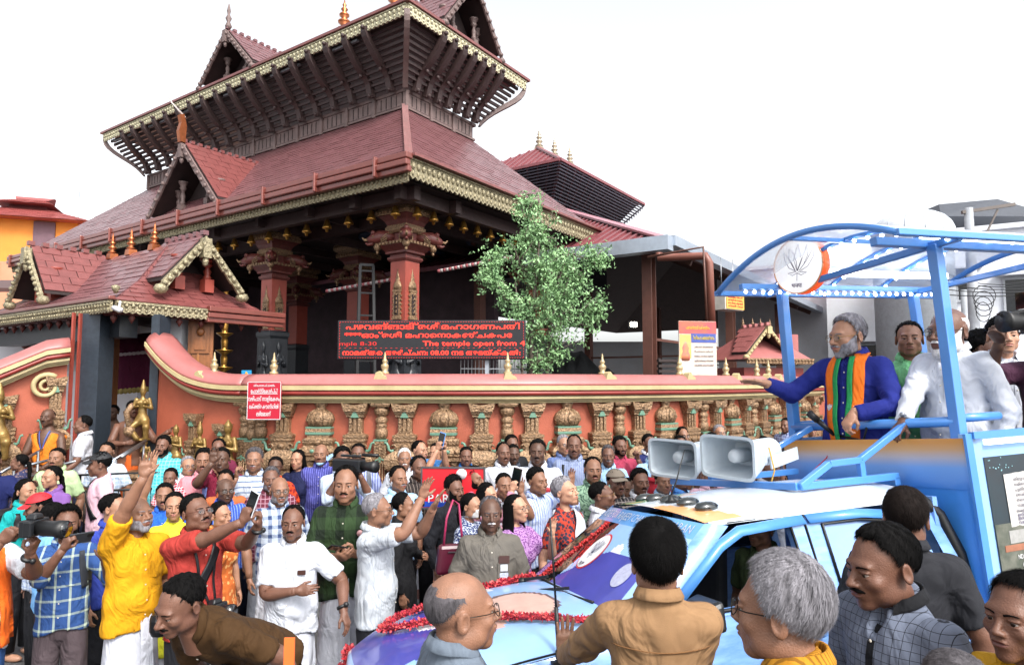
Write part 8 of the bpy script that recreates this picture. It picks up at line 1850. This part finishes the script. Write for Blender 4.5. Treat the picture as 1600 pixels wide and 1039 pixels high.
PP('white haired moustached man in white shirt by the slim pillar', 632, 700, 7.1, 12, skin='m', hair=('short', 'white'), stache='w', shirt=('half', WS), low=('mundu', MU))
PP('man in dark striped shirt under the raised phone', 654, 714, 6.6, 30, skin='d', stache='b', hair=('recede', 'black'), shirt=('half', cloth('dark stripe shirt', '#2a2423', 'vstripe', '#6c625c', 30, .2)), low=('trousers', TRB))
q = PP('man in sky blue shirt raising a blue phone', 655, 689, 7.6, 55, skin='l', hair=('recede', 'black'), shirt=('half', cloth('azure shirt', '#4a86c4')), low=('trousers', TRB), arms=(((-.05, -.34, 1.62), (-.5, 0, -1), (.1, -.2, .95), (.8, 0, .2), 'grip'), ((.06, -.34, 1.62), (.5, 0, -1), (-.1, -.2, .95), (-.8, 0, .2), 'grip'))); held_phone(q, 0, 'blue phone held high in front of the wall pilasters', mat('phone blue', '#5a8ed0', .3), size=(.085, .012, .17))
PP('man in red T shirt behind the raised phone', 681, 692, 7.9, -20, skin='l', shirt=('tee', cloth('red tee', '#b01c22')), low=('trousers', TRB), collar=False)
PP('moustached man in blue polo between two bulb pilasters', 728, 697, 7.5, 10, skin='d', stache='B', shirt=('half', cloth('polo blue', '#1f6cb0')), low=('trousers', TRB))
q = PP('young bearded man in black and white top', 709, 744, 5.6, 45, skin='d', beard='b', stache='b', thick=1.5, wave=.25, shirt=('tee', cloth('black banded tee', '#15161c', 'band', '#a5abba', 1.12, 1.22), 'f'), low=('trousers', TRB), collar=False)
PP('man in rose pink kurta looking right', 741, 727, 6.0, 48, skin='m', shirt=('kurta', cloth('rose kurta', '#c45a72')), low=('trousers', MU), beard='b', stache='b')
PP('person with dark hair in purple top behind the placard', 727, 748, 6.3, 150, skin='m', shirt=('tee', cloth('purple tee', '#4a2a7a')), low=('trousers', TRB), collar=False)
FLO = cloth('navy floral top', '#a5adbc', 'print', '#27325c', 60, .27)
q = PP('masked woman in navy white floral top with maroon handbag', 735, 769, 4.9, 62, fem=True, skin='l', hair=('tied', 'black'), mask=('on', mat('white mask', '#c2c2c2', .8, var=.03)), shirt=('full', FLO), low=('sari', cloth('navy lower', '#1c2036')), collar=False, arms=('down', 'belly'))
hb = empty('handbag', 'glossy maroon handbag hung from the floral top woman shoulder', 'bag', tuple(at(709, 870, 4.65)), R(12)); MAR = mat('maroon leather', '#4a1024', .3, var=.1, coat=.3); b = MB(); b.hexa([(-.13, -.05, -.11), (.13, -.05, -.11), (.13, .05, -.11), (-.13, .05, -.11), (-.11, -.035, .09), (.11, -.035, .09), (.11, .035, .09), (-.11, .035, .09)]); b.build('bag_body', MAR, hb, bevel=.025); b = MB(); b.tube([(-.07, 0, .09), (-.05, .02, .26), (.0, .06, .38), (.04, .06, .35), (.05, .02, .22), (.06, 0, .09)], .008, 8); b.build('strap', mat('pink strap', '#982850', .4), hb); b = MB(); b.box((.0, -.046, .045), (.09, .006, .007)); b.box((.03, -.05, .0), (.03, .006, .015)); b.build('clasp', STEEL, hb)
GRY = cloth('grey brown work shirt', '#5a5650')
q = PP('old man with white moustache in grey brown shirt', 766, 777, 4.1, 8, skin='x', hair=('recede', 'salt'), thick=.5, stache='W', shirt=('half', GRY), low=('mundu', MU), arms=('down', 'down'), hres=.005, fat=.1); pocket(q, .085, 1.22, GRY)
b = MB(); c_ = on_front(q, [(.085, 1.29), (.085, 1.235), (.085, 1.18)], .012); b.box(c_[0], (.075, .01, .05), 0, 0); b.box(c_[1], (.05, .008, .045), 0, 1); b.box(c_[2], (.06, .006, .04), 0, 2); 
for q_, nm in zip(range(1), ('pocket_papers',)): b.build(nm, [mat('brown leather', '#3c2018'), mat('badge white', '#b5b8bd'), mat('folded paper', '#9aa2b4', .7, var=.4, vs=80)], q['root'])
PP('man in white shirt below the slim pillar looking right', 786, 692, 7.0, 18, skin='d', stache='b', hair=('recede', 'black'), shirt=('half', WS), low=('mundu', MU))
PP('man in black jacket at the back beside the slim pillar', 799, 679, 8.05, 25, skin='d', shirt=('full', cloth('black jacket', '#16171b')), low=('trousers', TRB))
PP('moustached man in dark shirt between the white shirts', 802, 694, 7.55, 10, skin='x', stache='B', shirt=('half', cloth('slate shirt', '#3a3f4c')), low=('trousers', TRB))
q = PP('big moustached man in white shirt with red badge', 840, 685, 6.6, -6, skin='x', stache='B', shirt=('half', WHM), low=('mundu', MU), fat=.4); b = MB(); c_ = on_front(q, [(.10, 1.25)], .010)[0]; b.ball(c_, (.028, .008, .028), 10); b.build('badge', mat('badge red', '#a83038', .5), q['root'])
q = PP('short haired person raising a brown phone', 760, 753, 5.4, 60, fem=True, skin='f', hair=('bob', 'black'), shirt=('full', cloth('pale pink top', '#b57a8c')), low=('trousers', TRB), arms=(((-.02, -.30, 1.66), (-.5, 0, -1), (.05, -.2, 1), (.8, 0, .2), 'grip'), 'down')); held_phone(q, 0, 'brown phone raised vertically near the slim pillar', mat('phone brown', '#3c2c2c', .3), size=(.085, .012, .17))
PP('youth half hidden by the raised palm', 787, 738, 5.65, 20, skin='m', shirt=('half', cloth('white check shirt', '#a9adb8', 'grid', '#7a5a60', 24, .15)), low=('trousers', TRB), arms=('down', ((.06, -.30, 1.56), (.5, 0, -1), (.0, -.1, 1), (0, -1, .1), 'wave')))
PP('man in white striped shirt waving a palm before his face', 838, 730, 5.6, 40, skin='m', thick=1.2, shirt=('roll', LST), low=('trousers', TRB), arms=('down', ((.12, -.34, 1.58), (.5, .1, -1), (-.1, -.1, 1), (-.1, -1, .1), 'wave')))
PUR = cloth('purple patterned dress', '#a07aa8', 'print', '#6a3a78', 70, .24)
PP('woman with black glasses in purple patterned dress waving', 806, 771, 4.55, 50, head=(5, 6), fem=True, skin='f', hair=('long', 'black'), glasses='dark', shirt=('dress', PUR), low=('sari', cloth('purple skirt', '#8a6494')), collar=False, arms=('down', ((.06, -.32, 1.42), (.5, 0, -1), (.0, -.15, 1), (-.2, -1, .1), 'wave')))
q = PP('smiling grey haired woman in white saree over floral blouse', 884, 745, 4.7, 48, head=(8, 12), fem=True, skin='f', hair=('woman', 'grey'), thick=1.9, wave=.2, shirt=('dress', cloth('floral blouse', '#9c3424', 'print', '#2a2a3a', 40, .25)), low=('sari', MU), collar=False, hres=.0055); ribbon(q, [(.13, 1.42), (.06, 1.28), (-.04, 1.12), (-.10, .95)], .22, WHM, 'saree_drape', .02, back=[(.12, 1.41), (.13, 1.2), (.13, 1.0)], thick=.008)
q = PP('burly man in grey shirt with crossed arms and backpack', 897, 680, 7.0, -5, skin='d', hair=('recede', 'black'), stache='B', shirt=('half', cloth('grey blue shirt', '#7f8aa4', 'vstripe', '#69759a', 50, .3)), low=('trousers', TRB), arms=('fold', 'fold2'), fat=.6); pack_straps(q, BLACKM)
PP('grey haired man behind the burly backpacker', 880, 679, 8.0, 20, skin='l', hair=('short', 'grey'), glasses='dark', shirt=('half', cloth('slate blue shirt', '#55648c')), low=('trousers', TRB))
PP('man in pale green leaf print shirt', 926, 715, 6.05, 5, skin='m', stache='b', thick=.7, hair=('recede', 'black'), shirt=('half', cloth('leaf print shirt', '#7f9c84', 'leaf', '#3f5a4c', 12, .4)), low=('trousers', TRB))
PP('grey haired man in light blue shirt beside the magenta shirt', 950, 695, 7.3, -5, skin='d', hair=('short', 'salt'), stache='g', shirt=('half', LBL), low=('trousers', TRG))
PP('bearded man in magenta shirt with raised fist', 968, 681, 7.8, 15, skin='d', beard='b', stache='b', thick=1.2, shirt=('half', cloth('magenta shirt', '#94344c')), low=('trousers', TRB), arms=('down', 'thumb'))
PP('man in navy polo with white collar by the pilasters', 1013, 677, 8.3, 25, skin='d', stache='b', shirt=('half', cloth('navy polo', '#1a2250'), 'h', WS), low=('trousers', TRB))
PP('bald bearded man in pale shirt behind the moustached man', 1020, 690, 7.6, 10, skin='d', hair=('fringe', 'black'), beard='b', stache='b', shirt=('half', LBL), low=('trousers', TRB))
PP('moustached man in grey cap and checked shirt', 962, 732, 5.6, 18, skin='d', stache='B', cap=mat('grey brown cap', '#6c6257', .8, var=.05), shirt=('half', cloth('black check', '#2c2a2e', 'grid', '#7c7470', 26, .2)), low=('trousers', TRB))
PP('man with gold glasses in right profile by the truck', 940, 751, 4.95, 72, head=(5, 6), skin='d', stache='b', glasses='gold', shirt=('half', WS), low=('trousers', TRB))
PP('moustached man in white shirt behind the cab roof', 999, 732, 5.75, 15, skin='d', stache='B', thick=1.15, shirt=('half', WS), low=('trousers', TRB))
PP('dark haired man partly hidden left of the moustached man', 980, 746, 6.0, 5, skin='m', shirt=('half', cloth('grey tee b', '#5c6068')), low=('trousers', TRB))
PP('dark haired man in red shirt seen from behind the roof lights', 1026, 714, 6.6, 120, skin='m', shirt=('half', cloth('red plain shirt', '#9c2430')), low=('trousers', TRB))
PP('wide faced man below the loudspeaker', 1036, 732, 6.0, 8, skin='m', thick=1.3, shirt=('half', LBL), low=('trousers', TRB))
PP('man with glasses in blue shirt under the loudspeakers', 1064, 728, 6.1, 60, skin='m', glasses='dark', shirt=('half', cloth('azure shirt b', '#4a80c4')), low=('trousers', TRB))
PP('man in pale pink shirt under the loudspeakers', 1108, 716, 5.9, 20, skin='m', stache='b', shirt=('half', cloth('pale rose shirt', '#c4a0b0')), low=('trousers', TRB))
PP('dark haired man beneath the second loudspeaker', 1160, 722, 6.0, 60, skin='d', shirt=('half', TRB), low=('trousers', TRB))
PP('man in white shirt beyond the blue speaker frame', 1200, 712, 6.2, 30, skin='m', shirt=('half', WS), low=('trousers', TRB))
PP('man with glasses far back by the wall right end', 1066, 669, 9.3, 15, skin='m', hair=('recede', 'black'), glasses='dark', shirt=('half', cloth('beige shirt b', '#8c7c68')), low=('trousers', TRB))
PP('man half hidden above the left loudspeaker', 1062, 680, 8.8, 10, skin='d', shirt=('half', LBL), low=('trousers', TRB))
PP('grey haired man with glasses above the right loudspeaker', 1123, 663, 9.8, 12, skin='l', hair=('short', 'grey'), glasses='dark', shirt=('half', WS), low=('trousers', TRB))
PP('dark haired person left of the grey haired man', 1112, 675, 9.2, 40, skin='d', shirt=('half', LST), low=('trousers', TRB))
PP('dark haired person right above the larger loudspeaker', 1126, 679, 8.6, 170, skin='d', shirt=('half', LST), low=('trousers', TRB))
PP('short dark haired man near the wall end', 1163, 681, 9.6, 100, skin='d', shirt=('half', WS), low=('trousers', TRB))
PP('man seen from behind beside the wall end', 1193, 681, 9.3, 160, skin='d', shirt=('half', TRN), low=('trousers', TRB))
PP('man in checked shirt in left profile beyond the wall end', 1228, 653, 11.0, -50, skin='d', shirt=('half', cloth('violet check', '#8a94b4', 'grid', '#4a5484', 24, .2)), low=('trousers', TRB))
PP('capped man beyond the front truck post', 1246, 664, 10.6, -20, skin='d', cap=mat('dark cap cloth', '#22242a', .7), shirt=('half', cloth('slate shirt b', '#3a3f4c')), low=('trousers', TRB))
PP('woman beyond the truck front rail', 1268, 660, 10.4, -15, fem=True, skin='m', hair=('tied', 'black'), shirt=('dress', cloth('teal print', '#2c6c6c')), low=('sari', TRN), collar=False)
# placard
pc = empty('placard', 'red framed placard with white lettering held in the crowd', 'placard', tuple(at(708, 762, 6.25)), R(-4)); b = MB(); b.box((0, 0, 0), (.58, .02, .36)); b.build('board', mat('placard red', '#b8202a', .4, var=.05), pc); b = MB(); b.box((0, -.004, -.15), (.56, .02, .05)); b.build('blue_strip', mat('placard blue', '#1c3f9c', .4), pc); b = MB()
for s in (-1, 1): b.box((s * .295, -.003, 0), (.014, .03, .38)); b.box((0, -.003, s * .187), (.60, .03, .014))
each(b, 'frame', STEEL, pc); text('lettering', 'PARTY', .11, fr((-.06, -.016, -.10), (1, 0, 0), (0, 0, 1)), WP_, pc, width=.34); b = MB(); b.lathe([(.05, 0), (.05, .004)], n=20, M=fr((.08, -.012, .13), (1, 0, 0), (0, 0, 1))); b.build('emblem', WP_, pc)
# bending man
BRN = cloth('dark brown shirt', '#3a260f')
q = person('man in dark brown shirt bending forward in front of the crowd', -1.27, 3.52, .15 + 1.64, .15, -24, lean=60, head=(-8, 40), skin='d', stache='B', hair=('short', 'black'), thick=.8, shirt=('half', BRN), low=('mundu', MU), arms=(((-.20, -.30, .90), (-.6, .3, -.2), (0, -.4, -.9), (.6, 0, -.3), 'relaxed'), ((.30, -.16, .92), (.7, .3, -.2), (.1, -.5, -.8), (-.6, 0, -.3), 'relaxed')), hres=.0050, res=.014, fat=.3, hs=1.08); watch(q, 1)
b = MB(); c_ = on_front(q, [(.09, 1.20)], .012)[0]; b.box(c_, (.04, .012, .11), .0); b.v = [q['LN'](v) for v in b.v]; b.build('pocket_phone', BLACKM, q['root'], bevel=.005)
# ------------------------------------------------------------------ people on the truck
def TP(label, px, py, D, yaw, floor, **k): k.setdefault('res', .013); k.setdefault('hres', .0048); return PP(label, px, py, D, yaw, floor, **k)
NAVY = cloth('royal blue kurta', '#1a2470')
q = TP('grey bearded man in royal blue kurta reaching out from the truck', 1330, 492, 4.9, -52, .95, head=(-22, -6), skin='l', hair=('short', 'grey'), thick=1.15, beard='G', stache='g', glasses='gold', shirt=('kurta', NAVY), low=('trousers', NAVY), arms=(((-.40, -.36, 1.27), (-.5, .2, -.7), (-.55, -.5, .12), (.3, -.2, -1), 'open'), ((.13, -.30, 1.09), (.6, .2, -.4), (-.25, -.5, -.75), (0, .2, -1), 'rail')), fat=.7, strand=2500, slen=.02, hs=1.10)
ORC = cloth('orange stole', '#d4681c'); GRC = cloth('green stole', '#1f7a45')
for s in (-1, 1):
    ribbon(q, [(s * .075, 1.46), (s * .092, 1.32), (s * .078, 1.12), (s * .055, .88)], .062, ORC, 'stole', .018, back=[(s * .068, 1.45), (s * .05, 1.41)], thick=.008)
    ribbon(q, [(s * .040, 1.44), (s * .046, 1.30), (s * .042, 1.12), (s * .03, .86)], .030, GRC, 'stole_edge', .026, thick=.006)
for s in (-1, 1):
    b = MB()
    for k in range(8): p0 = on_front(q, [(s * .07 + (k - 3.5) * .008, .88), (s * .07 + (k - 3.5) * .009, .81)], .02); b.tube(p0, .003, 4)
    b.build('tassel', ORC, q['root'])
    b = MB()
    for pl in LOTUS: c_ = on_front(q, [(s * .088 + x * .034, 1.12 + y * .034) for x, y in pl], .026); b.tube(c_, .0022, 4)
    b.build('stole_emblem', WP_, q['root'])
GRS = cloth('green shirt', '#6bab78')
q = TP('man in green shirt standing behind the truck rail', 1420, 501, 4.95, -28, .95, head=(-2, 0), skin='m', shirt=('half', GRS), low=('trousers', TRB), arms=('down', 'down'), fat=.4); pocket(q, .085, 1.22, GRS)
b = MB(); c_ = on_front(q, [(.07, 1.27), (.10, 1.27)], .010)
for p in c_: b.box(p, (.010, .010, .06))
b.build('pen', BLACKM, q['root'])
q = TP('white bearded man in white shirt leaning on the truck rail', 1484, 483, 4.5, -62, .98, head=(-8, -2), skin='d', hair=('fringe', 'white'), beard='W', stache='W', glasses='dark', shirt=('full', WHM), low=('mundu', MU), arms=(((-.06, -.42, 1.02), (-.5, .3, -.5), (-.1, -.6, -.6), (0, .2, -1), 'rail'), 'down'), fat=.7, hs=1.2, strand=800, slen=.012); watch(q, 0, STEEL)
WY = cloth('white tucked shirt', '#b2b6c0')
q = TP('young man in white shirt with black belt on the truck', 1566, 496, 4.75, -10, .98, head=(-10, 0), skin='f', thick=1.5, wave=.2, shirt=('half', WY), low=('trousers', TRB), arms=('down', 'down'), tuck=True)
b = MB(); b.lathe([(.158, .925), (.166, .93), (.166, .965), (.158, .97)], n=24, sy=.72); b.build('belt', BLACKM, q['root']); b = MB(); b.box((0, -.125, .947), (.05, .012, .04)); b.build('buckle', BRASS, q['root'])
q = TP('cameraman in maroon T shirt cut by the right edge', 1640, 500, 4.3, -62, .98, skin='x', shirt=('tee', cloth('maroon tee', '#3a1c30')), low=('trousers', TRB), collar=False, arms=(((-.10, -.36, 1.58), (-.6, .1, -1), (0, -.6, .5), (0, .3, 1), 'grip'), ((.10, -.30, 1.55), (.6, .1, -1), (0, -.6, .5), (0, .3, 1), 'grip')))
ec = empty('video_camera', 'large black cinema camera at the right edge pointing left', 'video camera', tuple(at(1604, 503, 3.95)), R(-84)); b = MB(); b.box((0, .12, 0), (.13, .22, .14)); b.box((0, .10, .10), (.03, .2, .03)); b.build('camera_body', CHARC, ec, bevel=.01); b = MB(); b.lathe([(.045, .02), (.05, -.02), (.048, -.06), (.055, -.08), (.062, -.13), (.064, -.15)][::-1], n=22, M=fr((0, 0, 0), (1, 0, 0), (0, 0, -1))); b.build('lens', RUB, ec); b = MB(); b.box((.0, .02, .13), (.16, .02, .10)); b.build('monitor', GLASS, ec); b = MB(); b.bar((0, .05, .07), (-.02, -.16, .045), .03, .012); b.build('top_handle', CHARC, ec)
q = TP('curly haired person half hidden with raised forearm on the truck', 1531, 518, 5.2, 60, .95, skin='d', thick=1.6, wave=.3, shirt=('half', TRB), low=('trousers', TRB), arms=('down', ((.20, -.20, 1.68), (.8, 0, -.3), (-.6, -.2, .7), (0, -1, 0), 'relaxed')))
TP('woman in violet stripes partly hidden behind the blue kurta man', 1424, 545, 5.4, -20, .95, fem=True, skin='m', hair=('tied', 'black'), shirt=('dress', cloth('violet stripe dress', '#8f9ac4', 'hstripe', '#5a64a0', 24, .3)), low=('sari', TRN), collar=False)
q = TP('passenger in olive sleeve sitting inside the cab', 1190, 798, 3.9, -60, .18, skin='m', shirt=('half', cloth('olive green tee', '#4a5a3c')), low=('trousers', TRB), res=.017, hs=.95)
# ------------------------------------------------------------------ foreground people
def FG_(label, px, py, D, yaw, **k): k.setdefault('floor', .22); k.setdefault('res', .0105); k.setdefault('hres', .0042); k.setdefault('low', ('trousers', TRB)); return PP(label, px, py, D, yaw, **k)
GPO = cloth('grey polo', '#5d6773')
FG_('bald man with glasses in grey polo seen from behind at the bonnet', 716, 894, 2.10, 118, head=(-6, 2), skin='m', v=1, hair=('fringe', 'salt'), strand=6000, slen=.010, glasses='dark', shirt=('half', GPO), arms=('down', 'down'), fat=.5, hs=1.14, neck=.30)
BEI = cloth('tan brown shirt', '#86684a')
q = FG_('black haired man in tan brown shirt seen from behind', 1026, 818, 2.38, 176, head=(0, 2), skin='m', hair=('short', 'black'), thick=1.25, strand=14000, slen=.032, shirt=('full', BEI), arms=(((.02, -.34, 1.16), (-.5, .1, -.7), (0, -.5, .8), (0, 1, .2), 'relaxed'), ((.34, -.44, 1.06), (.5, .1, -.8), (.0, -.25, 1), (0, 1, .1), 'open')), fat=.25, hs=1.08, wk=1.0)
b = MB(); V = on_back(q, [(x, 1.315 - .012 * math.cos(x * 8)) for x in np.linspace(-.17, .17, 18)], .004); b.tube(V, .0022, 5); b.build('yoke_seam', mat('tan seam', '#6d4a28', .9), q['root'])
KNT = cloth('mustard knit', '#a8741c', 'vstripe', '#7c5210', 90, .35)
FG_('grey haired man with glasses in mustard shirt close to the camera', 1226, 872, 1.72, -122, head=(-4, 0), skin='m', v=3, hair=('short', 'grey'), thick=1.25, strand=22000, slen=.028, glasses='dark', shirt=('half', KNT), arms=('down', 'down'), fat=.2, hs=1.06)
POL = cloth('grey grid polo', '#5d6474', 'grid', '#23262e', 40, .07, 40)
q = FG_('young man in grey grid polo with black collar looking left', 1393, 814, 2.25, -68, head=(-14, -10), skin='d', v=2, hair=('short', 'black'), thick=.9, strand=14000, slen=.014, stache='B', shirt=('half', POL, 'h', cloth('black collar', '#121317')), arms=('down', 'down'), fat=.35, hs=1.10, neck=.36)
b = MB(); c_ = on_front(q, [(.10, 1.20), (.075, 1.185)], .014); b.box(c_[0], (.085, .014, .12), .2, 0); b.build('pocket_phone', BLACKM, q['root'], bevel=.006); b = MB(); b.tube([c_[1] + [-.02, 0, .05], c_[1] + [-.02, 0, -.05]], .007, 8); b.build('pen', mat('pale blue pen', '#7fb4cc', .3), q['root'])
FG_('balding man in black shirt standing at the rear door', 1412, 766, 2.95, 160, head=(-8, 4), skin='d', hair=('recede', 'brown'), thick=.9, strand=5000, slen=.02, shirt=('half', cloth('charcoal shirt', '#202126')), arms=('down', 'down'), fat=.4, hs=1.06)
FG_('long faced person in mustard shirt cut by the right edge', 1598, 893, 1.9, -70, head=(0, 0), skin='d', fem=True, hair=('tied', 'black'), strand=6000, slen=.03, shirt=('half', cloth('mustard yellow top', '#b98a1c')), arms=('down', 'down'), hs=1.05)
FG_('crown of a grey dark head at the bottom edge', 1492, 1014, 1.75, 175, skin='d', hair=('short', 'salt'), strand=9000, slen=.02, shirt=('half', TRN), arms=('down', 'down'), hs=1.1)
b = MB(); p = at(452, 1022, 2.9); b.box(p, (.045, .01, .14)); b.build('flag_card', mat('orange white card', '#d9682a', .6, var=.1), label='small orange card raised at the bottom edge', cat='card')
